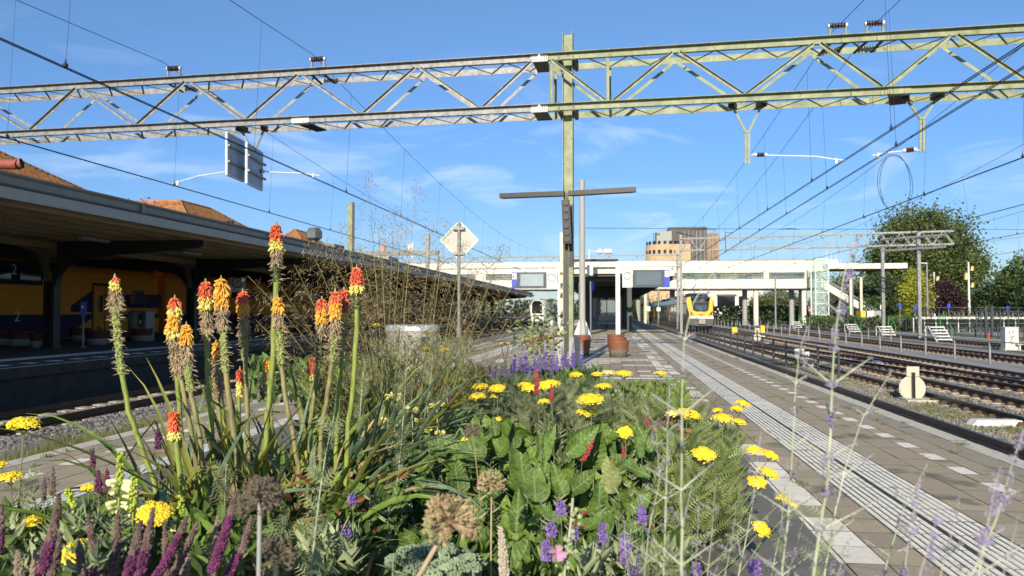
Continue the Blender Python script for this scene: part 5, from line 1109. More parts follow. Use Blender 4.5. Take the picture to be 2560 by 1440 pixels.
for i in range(1, 44): dup(b1, (xa + .1 + i * .38, yr - .3 + rnd.uniform(-.2, .2), -1), rz=rnd.uniform(-.3, .3))
hd = MB(); hd.box(xa + .3, xb, yr + 3.2, yr + 4.5, -1, .35); hd.build('hedge_wall', M('dark_hedge', (.018, .025, .012), .9, 0, .4, 3), None, label='dark hedge behind the bicycle rack', category='hedge')
# mesh gate right
t = thing('yard_gate', 'dark green tall mesh gate with slanted brace in front of the bicycles', 'gate', W(2475, 835, 66.)); bb = W(2475, 835, 66.); 
for u, v0 in ((2464, 765), (2479, 765)): p = W(u, v0, 66.); m = MB(); m.box(p[0] - .09, p[0] + .09, p[1] - .09, p[1] + .09, -1, p[2]); m.build('post', DG, t)
p, q = W(2426, 822, 66.), W(2462, 772, 66.); m = MB(); m.beam(p, q, .08, .08); m.beam((p[0], p[1], p[2]), (W(2480, 822, 66.)[0], q[1], p[2]), .08, .08); m.build('brace', DG, t)
for u in (2440, 2452, 2500, 2520, 2545): p = W(u, 772, 66.); m = MB(); m.box(p[0] - .03, p[0] + .03, p[1] - .03, p[1] + .03, -1, p[2]); m.build('bar', DG, t)
# ------------------------------------------------------------ trees
def leafmat(n, a, b, tr=.25): return M(n, a, .55, 0, .3, .35, c2=b, trans=tr)
GR1 = leafmat('poplar_leaves', (.055, .085, .018), (.115, .15, .04)); GR2 = leafmat('dark_leaves', (.03, .055, .014), (.06, .095, .025)); GR3 = leafmat('yellow_green_leaves', (.22, .25, .015), (.36, .36, .03)); GR4 = leafmat('purple_leaves', (.03, .012, .016), (.055, .022, .028)); GR5 = leafmat('mid_green_leaves', (.05, .08, .02), (.11, .15, .035)); GR6 = leafmat('willow_leaves', (.10, .12, .06), (.17, .19, .10))
BARK = M('bark', (.12, .10, .08), .95, 0, .3, 3, bump=.6); BARKL = M('pale_bark', (.26, .23, .18), .9, 0, .3, 3)
def tree(label, c, rx, rz, ht, mat, nl=6000, ls=.45, ncl=60, bark=BARK, grp='trees behind the yard', shape='round', trunk=.25, name='tree'):
    c = np.asarray(c, float); t = thing(name, label, 'tree', c, grp); base = c.copy(); top = ht; cz = c[2] + ht - rz
    m = MB(); m.tube([base, base + (0.1, 0, ht * .3), base + (-.1, .1, ht * .55), base + (.1, 0, ht * .8)], [trunk, trunk * .8, trunk * .5, trunk * .15], 8)
    q = rng.normal(size=(ncl, 3)); q /= np.linalg.norm(q, axis=1)[:, None]; rad = rng.uniform(.35, 1, ncl) ** .5
    C = q * rad[:, None] * (rx, rx, rz)
    if shape == 'cone': C[:, :2] *= (1.1 - .75 * (C[:, 2:3] / rz + 1) / 2)
    for i in range(0, ncl, max(1, ncl // 22)): m.tube([base + (0, 0, ht * rnd.uniform(.25, .6)), (C[i] * .5 + (c[0], c[1], cz)) , C[i] + (c[0], c[1], cz)], [trunk * .35, trunk * .2, .03], 5)
    m.build('trunk', bark, t)
    k = nl; ci = rng.integers(0, ncl, k); crad = rng.uniform(.10, .2, ncl) * (rx + rz) / 1.0
    P = C[ci] + rng.normal(size=(k, 3)) * crad[ci][:, None] * (.62, .62, .5) + (c[0], c[1], cz); P[:, 2] = np.maximum(P[:, 2], c[2] + .4)
    m = MB(); m.scatter(LEAF, LEAFF, P, randR(k), rng.uniform(.5, 1.2, k) * ls); m.build('crown', mat, t); return t
def tw(u, vt, vb, d): p = W(u, vb, d); zt = W(u, vt, d)[2]; return np.array([p[0], p[1], -1.0]), zt + 1.0
rng = np.random.default_rng(5)
c, h = tw(2318, 523, 800, 150.); tree('big round poplar rising above the gantry end on the right', c, 9.2, 9.6, h, GR1, 34000, .50, 150, BARKL, trunk=.45)
c, h = tw(2270, 560, 800, 152.); tree('left lower part poplar leaning against the big round poplar', c + (-1.5, 0, 0), 5.4, 7.2, h - 2.5, GR1, 14000, .5, 60, BARKL, trunk=.35)
c, h = tw(2425, 590, 800, 154.); tree('poplar with airy crown on the right flank of the big poplar', c + (-1.0, 0, 0), 4.2, 5.0, h, GR1, 5000, .5, 30, BARKL, trunk=.3)
c, h = tw(2292, 678, 800, 112.); tree('bright yellow-green young tree in front of the dark trees', c, 2.3, 3.3, h, GR3, 6500, .26, 60, grp=None, shape='cone', trunk=.12)
c, h = tw(2362, 700, 800, 118.); tree('dark purple-leaved tree right of the yellow-green tree', c, 2.7, 2.5, h, GR4, 6500, .3, 50, grp=None, trunk=.2)
for u, vt, d, rx, mt, lab in ((2205, 683, 140, 5.5, GR2, 'dark green broad tree below the white roof extension'), (2155, 715, 135, 3.6, GR2, 'dark green tree between the bridge stairs and the gantry leg'), (2180, 742, 125, 2.8, GR5, 'small bright green bush tree left of the gantry leg'), (2110, 684, 150, 4.2, GR6, 'pale willow-like tree behind the lift tower'), (2462, 722, 150, 4.0, GR5, 'mid green tree right of the purple tree'), (2415, 735, 140, 4.0, GR2, 'dark tree behind the tall white yard mast'), (2505, 706, 120, 3.6, GR2, 'dense dark tree above the bicycle rack'), (2572, 640, 100, 3.4, GR5, 'tall green tree cut by the right edge'), (2620, 660, 95, 3.6, GR2, 'dark tree just outside the right edge'), (2405, 752, 150, 4.4, GR1, 'low tree between the purple tree and the mast'), (1962, 735, 165, 3.8, GR6, 'pale tree seen between the white bridge pillars'), (1905, 742, 160, 3.2, GR5, 'green tree right of the beige building under the bridge'), (1940, 728, 175, 5.0, GR6, 'greyish tree behind the bridge pillars'), (2080, 740, 160, 4.5, GR6, 'pale tree behind the lower lift tower'), (1600, 742, 180, 4.0, GR2, 'dark tree under the right eave of the island canopy')):
    c, h = tw(u, vt, 800, d); tree(lab, c, rx, min(h * .46, rx * 1.15), h, mt, 6000, .38, 44, trunk=.2)
c, h = tw(318, 498, 800, 75.); tree('treetop just showing above the canopy gutter between two red roofs', (c[0], c[1], -1), 3.2, 3.0, h, GR5, 3000, .3, 24, trunk=.2)
c = W(2390, 772, 125.); m = MB(); m.scatter(LEAF, LEAFF, c + rng.normal(size=(300, 3)) * (.6, .4, .35), randR(300), np.full(300, .2)); m.build('red_shrub', M('red_flowers', (.6, .10, .05), .7, 0, .2), None, label='bright red flowering shrub in front of the purple tree', category='shrub')
# rough growth along the yard
k = 16000; x = rng.uniform(27, 60, k); y = rng.uniform(92, 118, k); m = MB(); m.scatter(LEAF, LEAFF, np.stack([x, y, -1 + rng.random(k) ** 2 * 1.7], 1), randR(k), rng.uniform(.2, .5, k)); m.build('rough_growth', GR5, None, kind='stuff', label='rough bushes and weeds at the far side of the yard', category='bushes')
k = 9000; x = rng.uniform(18, 60, k); y = rng.uniform(134, 150, k); m = MB(); m.scatter(LEAF, LEAFF, np.stack([x, y, -1 + rng.random(k) ** 1.5 * 3.2], 1), randR(k), rng.uniform(.3, .6, k)); m.build('rough_growth', GR2, None, kind='stuff', label='dark hedge mass behind the footbridge pillars', category='bushes')
# ------------------------------------------------------------ things on the island platform
for k, (u, v, lab) in enumerate(((1546, 892, 'nearest of three brown tubs in a row, grey foot'), (1544, 876, 'middle one of three brown tubs in a row'), (1541.5, 866, 'hindmost of three brown tubs in a row'), (1451, 889, 'brown tub in shade right of the H-column foot'), (1455, 870, 'farther brown tub behind the one by the H-column'), (1338, 876, 'brown tub left of the H-column behind tall weeds'), (1376, 870, 'brown tub touching the left of the H-column'))):
    c = G(u, v, 0); r = .31 if k != 5 else .4; 
    if k in (1, 2): c = np.array([tub0[0] - .02 * k, tub0[1] + 2.9 * k, 0])
    tub(c, r, .46, lab, 'brown tubs on the island platform')
    if k == 0: tub0 = c
c = G(1379, 833.5); t = thing('waste_bin', 'slim stainless cylinder bin behind the tall weeds', 'waste bin', c); m = MB(); z = AX(1379, 787, c[0])[2]; m.lathe(c, [(0, .001), (.2, .001), (.2, z), (0, z)], 18); m.build('body', M('stainless', (.5, .49, .47), .35, .7, .08), t)
# loudspeaker lamp pole
d = 16.3; b = W(1416, 900, d); b[2] = 0; LP_ = M('brown_black_metal', (.035, .032, .028), .45, .3, .15)
t = thing('lamp_pole', 'dark pole with a T of two long lamp arms and a column loudspeaker', 'lamp', b); zt_ = W(1416, 484, d)[2]
m = MB(); m.box(b[0] - .05, b[0] + .05, b[1] - .05, b[1] + .05, 0, zt_ + .02); m.build('pole', LP_, t)
for u, v in ((1251, 487), (1589, 474)):
    e_ = W(u, v, d + (.35 if u < 1400 else -.35)); e_[2] = zt_ + (0.0 if u < 1400 else .03); s0 = W(1411 if u < 1400 else 1421, 484, d); s0[2] = zt_; m = MB(); m.beam(s0, e_, .16, .1); a_ = m.build('lamp_arm', LP_, t); m = MB(); m.beam(s0 + (e_ - s0) * .05 + (0, 0, -.055), e_ - (e_ - s0) * .04 + (0, 0, -.055), .12, .006); m.build('light_strip', GREYF, a_)
a_, c_ = W(1414, 500, d - .2), W(1419, 609, d - .2); m = MB(); m.beam(a_, c_, .17, .13, up=(0, 1, 0)); s = m.build('loudspeaker', BLACKP, t)
for f in (.08, .23, .40, .60, .76, .91):
    p = a_ + (c_ - a_) * f; m = MB(); m.tube([p + (0, -.07, 0), p + (0, -.095, 0)], .055, 12); m.build('speaker_cone', DARKS, s)
m = MB(); m.box(b[0] + .06, b[0] + .14, b[1] + .0, b[1] + .05, W(0, 608, d)[2] - .5, W(0, 510, d)[2]); m.build('bracket', BLACKP, t)
# diamond sign seen from behind
b = G(1147, 886); t = thing('diamond_sign', 'pale diamond sign seen from behind on a galvanised post', 'sign', b); f = lambda u, v: AY(u, v, b[1]); cc = f(1148.5, 601)
q = (f(1196, 601)[0] - f(1101, 601)[0]) / 2; P = [(cc[0], cc[2] - q), (cc[0] + q, cc[2]), (cc[0], cc[2] + q), (cc[0] - q, cc[2])]; 
m = MB(); m.prism(P, 1, b[1] + .04, b[1] + .06); m.build('plate', M('sign_back_grey', (.42, .41, .37), .6, .1, .06, 2), t)
m = MB()
for i in range(4): p, r = P[i], P[(i + 1) % 4]; m.beam((p[0], b[1] + .03, p[1]), (r[0], b[1] + .03, r[1]), .06, .03)
m.build('rim', WHITEP, t); m = MB(); zt_ = f(1148, 556)[2]; m.tube([b, b + (0, 0, .8)], .075, 10); m.tube([b + (0, 0, .8), (b[0], b[1], zt_)], .05, 10); m.build('post', GALV, t)
for v in (572, 634): z = f(1148, v)[2]; m = MB(); m.box(b[0] - .18, b[0] + .18, b[1] - .07, b[1] + .03, z - .04, z + .04); m.build('clamp', GALV, t)
# big grey recycling bin
c = W(1031, 820, 14.6); c[2] = 0; t = thing('recycling_bin', 'big rounded grey recycling bin behind the feather grass', 'waste bin', c)
def oval(w, d_, n=28): return [(w * math.copysign(abs(math.cos(a)) ** .8, math.cos(a)), d_ * math.copysign(abs(math.sin(a)) ** .8, math.sin(a))) for a in np.linspace(0, 2 * PI, n + 1)[:-1]]
m = MB(); n = 28; zt_ = W(1031, 812, 14.6)[2]
def ovs(m, zs): 
    V = []; 
    for s, z in zs: V += [[c[0] + x * s, c[1] + y * s, z] for x, y in oval(.49, .35)]
    F = [[a * n + i, a * n + (i + 1) % n, (a + 1) * n + (i + 1) % n, (a + 1) * n + i] for a in range(len(zs) - 1) for i in range(n)]; m.add(V, F, 0, True)
ovs(m, [(1, .0), (1, zt_ - .12)]); m.build('body', M('bin_metal', (.28, .27, .25), .5, .2, .15, 3), t); m = MB(); ovs(m, [(1.02, zt_ - .115), (1.02, zt_ - .03), (.96, zt_), (0.01, zt_ + .01)]); m.build('lid', M('bin_lid', (.42, .46, .48), .4, .2, .1), t)
for dx in (.12, .33): m = MB(); m.obox(c + (dx, -.30, zt_ - .35), (.17, .06, .26), .18 if dx < .2 else .5); m.build('opening', M('bin_opening', (.02, .04, .10), .4), t)
# ------------------------------------------------------------ the planted bed
SZ = .43
def RD(D, spin=True):      # rotation matrices that turn +Z to each direction
    D = np.asarray(D, float); D = D / np.linalg.norm(D, axis=1)[:, None]; k = len(D); a = rng.normal(size=(k, 3)); X = np.cross(a, D); X /= np.linalg.norm(X, axis=1)[:, None]; Y = np.cross(D, X)
    return np.stack([X, Y, D], 2)
def unitcirc(k): a = rng.uniform(0, 2 * PI, k); return np.stack([np.cos(a), np.sin(a), np.zeros(k)], 1)
def axis_pts(px, d, n=24, base=True, dd=0.):
    P = np.array([W(u, v, d + dd * i) for i, (u, v) in enumerate(px)])
    if base:
        e = P[-1]; pr = P[-2] if len(P) > 1 else e + (0, 0, .3); q = e + (e - pr) * .4; q[2] = SZ; 
        if abs(q[2] - e[2]) > .04: q[:2] = e[:2] + (e - pr)[:2] * min(1.2, (e[2] - SZ) / max(.05, abs(e[2] - pr[2]))) * .7; P = np.vstack([P, q])
    L = np.concatenate([[0], np.cumsum(np.linalg.norm(np.diff(P, axis=0), axis=1))]); s = np.linspace(0, L[-1], n)
    return np.stack([np.interp(s, L, P[:, i]) for i in range(3)], 1), L
def along(P, k, a=0., b=1.):     # k random points on polyline fraction a..b, with tangent
    L = np.concatenate([[0], np.cumsum(np.linalg.norm(np.diff(P, axis=0), axis=1))]); s = rng.uniform(a, b, k) * L[-1]
    return np.stack([np.interp(s, L, P[:, i]) for i in range(3)], 1)
def seg(px, d): return np.array([W(u, v, d) for u, v in px])
def prismT(n, r0, r1, L, bend=0.):
    a = np.linspace(0, 2 * PI, n, endpoint=False); z = [0, .55, 1.]; rr = [r0 * .7, r0, r1]; V = []
    for t, r in zip(z, rr): V.append(np.stack([r * np.cos(a), r * np.sin(a) + bend * t * t * L, np.full(n, t * L)], 1))
    F = [[i * n + j, i * n + (j + 1) % n, (i + 1) * n + (j + 1) % n, (i + 1) * n + j] for i in range(2) for j in range(n)]
    return np.concatenate(V), np.array(F)
def leafm(n, c, c2=None, rough=.55, tr=.22, rand=.25, sc_=9.): return M(n, c, rough, 0, .28, sc_, c2=c2, trans=tr, rand=rand, spec=.35)
LG = leafm('fresh_leaf', (.12, .20, .028), (.21, .31, .06)); LD = leafm('deep_leaf', (.07, .125, .025), (.12, .185, .045)); LB = leafm('blue_green_leaf', (.10, .17, .085), (.17, .24, .14)); LO = leafm('olive_leaf', (.15, .17, .03), (.24, .24, .05))
LT_ = leafm('straw_leaf', (.30, .22, .09), (.42, .32, .16)); LR = leafm('reddish_leaf', (.22, .07, .03), (.3, .13, .05)); LGR = leafm('grey_green_leaf', (.17, .21, .10), (.29, .33, .17)); LSIL = leafm('silver_stem', (.36, .40, .27), (.46, .5, .36))
STK = M('flower_stalk_green', (.17, .23, .035), .5, 0, .25, 30, c2=(.24, .29, .06), stretch=(4, 4, .6)); STB = M('flower_stalk_olive', (.17, .16, .06), .6, 0, .3, 30, c2=(.25, .22, .09), stretch=(4, 4, .6))
FRED = M('floret_red', (.50, .05, .03), .5, 0, .25, 120, c2=(.70, .18, .07)); FORG = M('floret_orange', (.74, .28, .03), .5, 0, .15, 120, c2=(.82, .48, .06)); FYEL = M('floret_yellow', (.70, .58, .07), .5, 0, .2, 120, c2=(.66, .62, .2))
FWIT = M('withered_floret', (.30, .21, .12), .8, 0, .35, 90, c2=(.44, .33, .21)); FPOD = M('seed_pod_green', (.20, .25, .06), .5, 0, .2, 80, c2=(.28, .32, .11)); FDRK = M('dark_seed_pod', (.045, .06, .022), .6, 0, .3, 80)
flT = prismT(5, .0028, .0016, 1.0 * .03); wiT = prismT(4, .0016, .0008, .028, .25); poT = (ico * .5, icf)
def knip(label, px, d, top, zones, w, stem=STK, sw=.011):
    """zones: (v_end, kind) from the top down; kinds r o y w p d"""
    P = seg(px, d); base = P[-1].copy(); base[2] = SZ; base[:2] += (P[-1] - P[-2])[:2] * 1.2
    full = np.vstack([P, base]); t = thing('red_hot_poker', label, 'red hot poker', base, 'red hot poker flower stalks')
    L = np.concatenate([[0], np.cumsum(np.linalg.norm(np.diff(full, axis=0), axis=1))]); s = np.linspace(0, L[-1], 26); Q = np.stack([np.interp(s, L, full[:, i]) for i in range(3)], 1)
    Q[1:-1] += rng.normal(size=(24, 3)) * .001; m = MB(); r = np.linspace(sw * .35, sw, 26); m.tube(Q, np.where(s < .05, .003, np.maximum(r, sw * .75)), 8); m.build('stem', stem, t)
    vs = np.array([p[1] for p in px]); K = FPX / d; v0 = top; R = w / 2 / K * .79
    def at(v): q = np.array([np.interp(v, vs, [p[0] for p in px]), v]); return q
    for vend, kd in zones:
        n_px = vend - v0
        dens = {'r': 5.2, 'o': 4.0, 'y': 5.5, 'w': 2.8, 'p': 2.2, 'd': 2.6}[kd]; k = int(max(6, n_px * dens)); vv = np.sort(rng.uniform(v0, vend, k)); C = np.array([W(np.interp(v, vs, [p[0] for p in px]), v, d) for v in vv]); o = unitcirc(k)
        m = MB(); tt = (vv - v0) / max(1, n_px)
        if kd in 'roy':
            rf = R * (.55 + .45 * np.minimum(1, tt * 1.6 + (0 if v0 == top else 1))); D = o * 1.0 + np.array([0, 0, -1]) * (np.where(v0 == top, .45 + tt * 1.1, 1.3 + .4 * tt) + rng.uniform(-.25, .25, k))[:, None] if kd != 'y' else o + np.array([0, 0, -1]) * (.8 + 1.2 * rng.random(k))[:, None]
            ln = (rf - .006) / .03; m.scatter(flT[0], flT[1], C + o * .004, RD(D), np.stack([np.full(k, 1.05), np.full(k, 1.05), np.clip(ln * rng.uniform(1.0, 1.3, k) * 1.75, .45, 1.3)], 1), 0, True)
            m.build({'r': 'red_florets', 'o': 'orange_florets', 'y': 'yellow_florets'}[kd], {'r': FRED, 'o': FORG, 'y': FYEL}[kd], t, kind='stuff')
        elif kd == 'w':
            D = o * rng.uniform(.35, 1.1, k)[:, None] + np.array([0, 0, -1.]); m.scatter(wiT[0], wiT[1], C + o * .006, RD(D), np.stack([np.full(k, 1.1)] * 2 + [rng.uniform(.6, 1.1, k)], 1)); m.build('withered_florets', FWIT, t, kind='stuff')
        else:
            m.scatter(poT[0], poT[1], C + o * (.008 if kd == 'p' else .0075) * rng.uniform(.8, 1.2, (k, 1)), RD(o + (0, 0, .5)), np.stack([np.full(k, .0095), np.full(k, .0095), np.full(k, .012)], 1), 0, True); m.build('seed_pods', FPOD if kd == 'p' else FDRK, t, kind='stuff')
            k2 = k // 3; i = rng.integers(0, k, k2); m = MB(); m.scatter(wiT[0], wiT[1], C[i] + o[i] * .008, RD(o[i] + (0, 0, -.2)), np.stack([np.full(k2, .7)] * 2 + [rng.uniform(.4, .9, k2)], 1)); m.build('withered_threads', FWIT, t, kind='stuff')
        v0 = vend
    tp_ = W(px[0][0], top, d); m = MB(); m.tube([tp_ + (0, 0, -.004), tp_ + (0, 0, .012)], [.005, .001], 6); m.build('tip_bud', FWIT, t)
knip('leftmost tall red hot poker, pale yellow cap over a long green podded stalk', [(287, 690), (290, 760), (292, 820), (300, 900), (320, 1020), (350, 1110), (385, 1200)], 2.5, 692, [(698, 'r'), (718, 'y'), (766, 'w'), (935, 'p')], 30)
knip('small-headed red hot poker peeping over the orange one, left group', [(437, 740), (437, 790), (439, 900), (446, 1000), (455, 1100)], 2.65, 745, [(758, 'r'), (784, 'y'), (800, 'w')], 38)
knip('orange red hot poker in the left group with long tan withered skirt', [(433, 783), (432, 830), (440, 900), (455, 960), (472, 1050), (490, 1150)], 2.55, 785, [(812, 'o'), (830, 'y'), (930, 'w')], 40, STB)
knip('low orange-tufted red hot poker, right one of the left group', [(466, 806), (466, 860), (470, 930), (482, 1010), (502, 1100)], 2.5, 812, [(848, 'o'), (900, 'w'), (980, 'p')], 40, STB)
knip('dark red and yellow red hot poker on a thick bright green stem', [(514, 697), (515, 760), (518, 840), (521, 960), (530, 1060)], 2.6, 705, [(733, 'r'), (760, 'y'), (838, 'w')], 40, sw=.013)
knip('broad golden red hot poker with spread florets on top, centre left', [(553, 694), (555, 760), (557, 800), (562, 900), (572, 1000), (592, 1130)], 2.55, 697, [(716, 'o'), (752, 'o'), (815, 'w'), (930, 'p')], 46, STB, .013)
knip('red over orange red hot poker left of the dark grass plumes', [(607, 725), (610, 800), (612, 890), (617, 1000), (620, 1060)], 2.7, 728, [(746, 'r'), (778, 'o'), (835, 'w'), (900, 'p')], 38, STB)
knip('short orange-tipped poker with long tan skirt hidden between two tall ones', [(540, 853), (543, 900), (545, 1000), (550, 1080)], 2.7, 856, [(886, 'o'), (985, 'w')], 28, STB)
knip('tallest red hot poker, red over yellow, standing in front of the roof slope', [(691, 555), (692, 640), (691, 700), (688, 760), (684, 850), (680, 930), (668, 1040)], 2.6, 562, [(590, 'r'), (614, 'y'), (656, 'w'), (706, 'd')], 40, sw=.013)
knip('golden capped poker directly below the tallest one, many green pods', [(694, 740), (697, 800), (702, 900), (715, 1000), (733, 1090), (745, 1160)], 2.5, 743, [(770, 'o'), (812, 'w'), (910, 'p')], 38, STB)
knip('orange poker left of the twin heads, dark lower stalk', [(805, 745), (803, 800), (800, 880), (790, 960), (778, 1040)], 2.75, 748, [(762, 'r'), (795, 'o'), (838, 'w'), (905, 'd')], 38, STB)
knip('orange head of the touching twin pokers, left twin', [(838, 727), (838, 800), (832, 900), (820, 980), (805, 1060)], 2.6, 729, [(742, 'r'), (785, 'o'), (836, 'w'), (905, 'p')], 38, STB)
knip('dark red and yellow head of the touching twin pokers, right twin', [(860, 722), (858, 790), (857, 850), (850, 950), (843, 1040)], 2.68, 724, [(768, 'r'), (792, 'y'), (830, 'w')], 32)
knip('bright scarlet poker with green-yellow collar, rightmost tall one', [(892, 663), (893, 720), (893, 800), (887, 900), (880, 1000), (870, 1070)], 2.6, 669, [(698, 'r'), (719, 'y'), (778, 'd')], 40, sw=.012)
knip('small young poker low at the back, red with yellow base', [(780, 892), (780, 940), (777, 1000), (776, 1050)], 3.3, 893, [(926, 'r'), (942, 'y')], 26)
knip('short fresh poker low at the front left, coral over yellow', [(435, 1025), (436, 1085), (444, 1130), (455, 1210), (462, 1260)], 2.2, 1028, [(1068, 'r'), (1088, 'y')], 36)
knip('thin young poker leaning behind the stems, red over pale yellow', [(600, 920), (600, 960), (598, 1000), (597, 1050)], 3.0, 923, [(950, 'r'), (985, 'y')], 22)
knip('small golden drooping poker left of the dark green stem', [(668, 898), (668, 930), (672, 990), (678, 1050)], 2.8, 901, [(922, 'o'), (960, 'w')], 30, STB)
# strap leaves of the pokers
def ribbon(base, d0, L, w, droop, twist=0., n=9, kink=None):
    P = [np.array(base, float)]; d = nrm(d0); 
    for i in range(n):
        if kink and i == kink: d = nrm(d + (rnd.uniform(-.4, .4), rnd.uniform(-.4, .4), -1.5))
        d = nrm(d + np.array([0, 0, -droop / n * (i + 1) * .13])); P.append(P[-1] + d * L / n)
    P = np.array(P); T = np.gradient(P, axis=0); side = np.cross(T, (0, 0, 1)); side /= np.linalg.norm(side, axis=1)[:, None] + 1e-9; up = np.cross(side, T); up /= np.linalg.norm(up, axis=1)[:, None] + 1e-9
    t = np.linspace(0, 1, n + 1); ww = w * np.clip(np.minimum(1, (1 - t) * 2.2), .03, 1) * .5; a = twist * t; sd = side * np.cos(a)[:, None] + up * np.sin(a)[:, None]; u2 = np.cross(sd, T); u2 /= np.linalg.norm(u2, axis=1)[:, None] + 1e-9
    V = np.concatenate([P + sd * ww[:, None], P - u2 * ww[:, None] * .35, P - sd * ww[:, None]]); k = n + 1
    F = [[i, i + 1, k + i + 1, k + i] for i in range(n)] + [[k + i, k + i + 1, 2 * k + i + 1, 2 * k + i] for i in range(n)]
    return V, F
def strap_clump(label, c, n, Lr, wr, mats, spread, face=None, grp=None):
    t = thing('strap_leaf_clump', label, 'leaf clump', c, grp)
    for i in range(n):
        a = rnd.uniform(0, 2 * PI) if face is None else rnd.gauss(face, .8); tl = rnd.uniform(.15, 1.0); d0 = (math.cos(a) * tl, math.sin(a) * tl, 1.0)
        b = np.array(c) + (rnd.gauss(0, spread), rnd.gauss(0, spread), 0); r = rnd.random(); mt = mats[0][np.searchsorted(np.cumsum(mats[1]), r)] if r < sum(mats[1]) else mats[0][0]
        dry = mt in (LT_, LR); V, F = ribbon(b, d0, rnd.uniform(*Lr) * (.8 if dry else 1), rnd.uniform(*wr) * (.7 if dry else 1), rnd.uniform(.8, 3.2), rnd.uniform(-1.2, 1.2) * (2 if dry else 1), kink=rnd.choice((None, None, 4, 5, 6)) if dry or rnd.random() < .25 else None)
        m = MB(); m.add(V, F, 0, True); m.build('leaf', mt, t)
    return t
c0 = W(545, 1400, 2.5); c0[2] = SZ; c1 = W(740, 1400, 2.7); c1[2] = SZ
strap_clump('tangled olive and straw strap leaves at the foot of the left pokers', c0, 270, (.32, .82), (.016, .032), ((LO, LG, LT_, LR, LB), (.32, .12, .36, .06, .14)), .15)
strap_clump('strap leaves, half dry, below the tallest poker', c1, 240, (.32, .80), (.016, .030), ((LO, LG, LT_, LR, LB), (.26, .14, .34, .08, .18)), .13)
c3 = W(590, 1400, 2.3); c3[2] = SZ
strap_clump('low bright yellow-green and straw strap leaves at the front of the poker clump', c3, 200, (.22, .52), (.018, .032), ((LO, LG, LT_, LR), (.40, .14, .38, .06)), .19)
c2 = W(880, 1400, 2.8); c2[2] = SZ
strap_clump('blue-green strap leaves fanning out to the right of the pokers', c2, 130, (.45, .9), (.020, .032), ((LB, LB, LT_, LO), (.7, .12, .08, .1)), .07, face=.35)
V, F = ribbon(W(520, 1300, 2.3), nrm(W(300, 1100, 2.2) - W(470, 1190, 2.3)) + (0, 0, .15), .75, .022, 1.0, .3); m = MB(); m.add(V, F, 0, True); m.build('bent_leaf', LO, None, label='single long strap leaf arching left over the paving', category='leaf')
# giant feather grass
GOLD = M('oat_spikelet', (.17, .125, .055), .6, 0, .45, 25, c2=(.34, .26, .13), trans=.15); GST = M('grass_stem', (.20, .22, .06), .5, 0, .3, 6, c2=(.32, .30, .12))
fg = thing('feather_grass', 'tall airy feather grass fountain with golden brown oat-like plumes', 'ornamental grass', W(1000, 1230, 3.3))
gb = W(1000, 1300, 3.3); gb[2] = SZ
spk = np.array([[0, 0, 0], [.0011, 0, .008], [0, .0004, .021], [-.0011, 0, .008], [.0002, 0, .021], [.0, .003, .062]]); spf = np.array([[0, 1, 2], [0, 2, 3], [2, 4, 5]])
tops = [(918, 432, .9), (1042, 452, .7), (985, 520, .7), (1118, 548, .6), (1160, 600, .7), (1215, 640, .75), (1262, 612, .6), (1300, 690, .8), (1325, 770, .9), (1270, 800, 1.), (1200, 730, .9), (1130, 700, .8), (860, 560, .8), (815, 600, .8), (900, 610, .8), (955, 640, .7), (1020, 610, .6), (770, 610, .8), (735, 660, 1.), (690, 700, 1.), (655, 740, 1.), (640, 800, 1.), (700, 820, .9), (760, 720, 1.), (830, 690, 1.), (760, 860, .9), (905, 730, .9), (985, 760, .8), (1065, 760, .7), (1240, 860, .9), (1165, 830, .8), (720, 900, .7), (1080, 560, .6), (880, 820, .9), (820, 780, 1.), (1320, 840, .7), (945, 560, .8), (1005, 560, .6), (620, 690, .9), (1180, 660, .8), (1100, 620, .8), (1235, 690, .8)]
for i, (u, v, dn) in enumerate(tops):
    tip = W(u, v, 3.3 + rnd.uniform(-.45, .45)); b = gb + (rnd.gauss(0, .05), rnd.gauss(0, .05), 0)
    t_ = np.linspace(0, 1, 16)[:, None]; mid = b + (tip - b) * (.62, .62, .72); P = (1 - t_) ** 2 * b + 2 * t_ * (1 - t_) * (b * .5 + mid * .5 + (0, 0, .12)) + t_ ** 2 * tip
    m = MB(); m.tube(P, np.linspace(.0026, .0007, 16), 5); st = m.build('stem', GST, fg)
    k = int(250 * dn * (1.45 if v < 660 else .55)); s = 1 - rng.random(k) ** 1.15 * .45; idx = s * 15; C = np.stack([np.interp(idx, np.arange(16), P[:, j]) for j in range(3)], 1); o = unitcirc(k); ln = (1 - s) * .42 + .03; off = o * (ln * rng.uniform(.25, 1, k))[:, None] + np.stack([np.zeros(k), np.zeros(k), ln * rng.uniform(-.7, .55, k)], 1)
    ddir = off * np.array([1, 1, .4]) + np.array([0, 0, -.04]) + rng.normal(size=(k, 3)) * .03
    m = MB(); m.scatter(spk, spf, C + off, RD(ddir), np.stack([rng.uniform(.9, 1.5, k)] * 2 + [rng.uniform(.7, 1.25, k)], 1)); 
    nb = 55; j = rng.integers(0, k, nb)
    for q in j: m.tube([C[q], C[q] + off[q] * .6 + (0, 0, .012), C[q] + off[q]], .0004, 3, cap=False)
    m.build('plume', GOLD, fg, kind='stuff')
m = MB(); k = 420; P = gb + rng.normal(size=(k, 3)) * (.06, .06, 0); a = rng.uniform(0, 2 * PI, k)
for i in range(k):
    tl = rnd.uniform(.1, .9); V, F = ribbon(P[i], (math.cos(a[i]) * tl, math.sin(a[i]) * tl, 1), rnd.uniform(.3, .62), .004, rnd.uniform(.8, 3), 0, 6); m.add(V, F, 0, True)
m.build('grass_blades', M('grass_blade', (.07, .11, .02), .6, 0, .3, 4, c2=(.2, .2, .06), trans=.2), fg, kind='stuff')
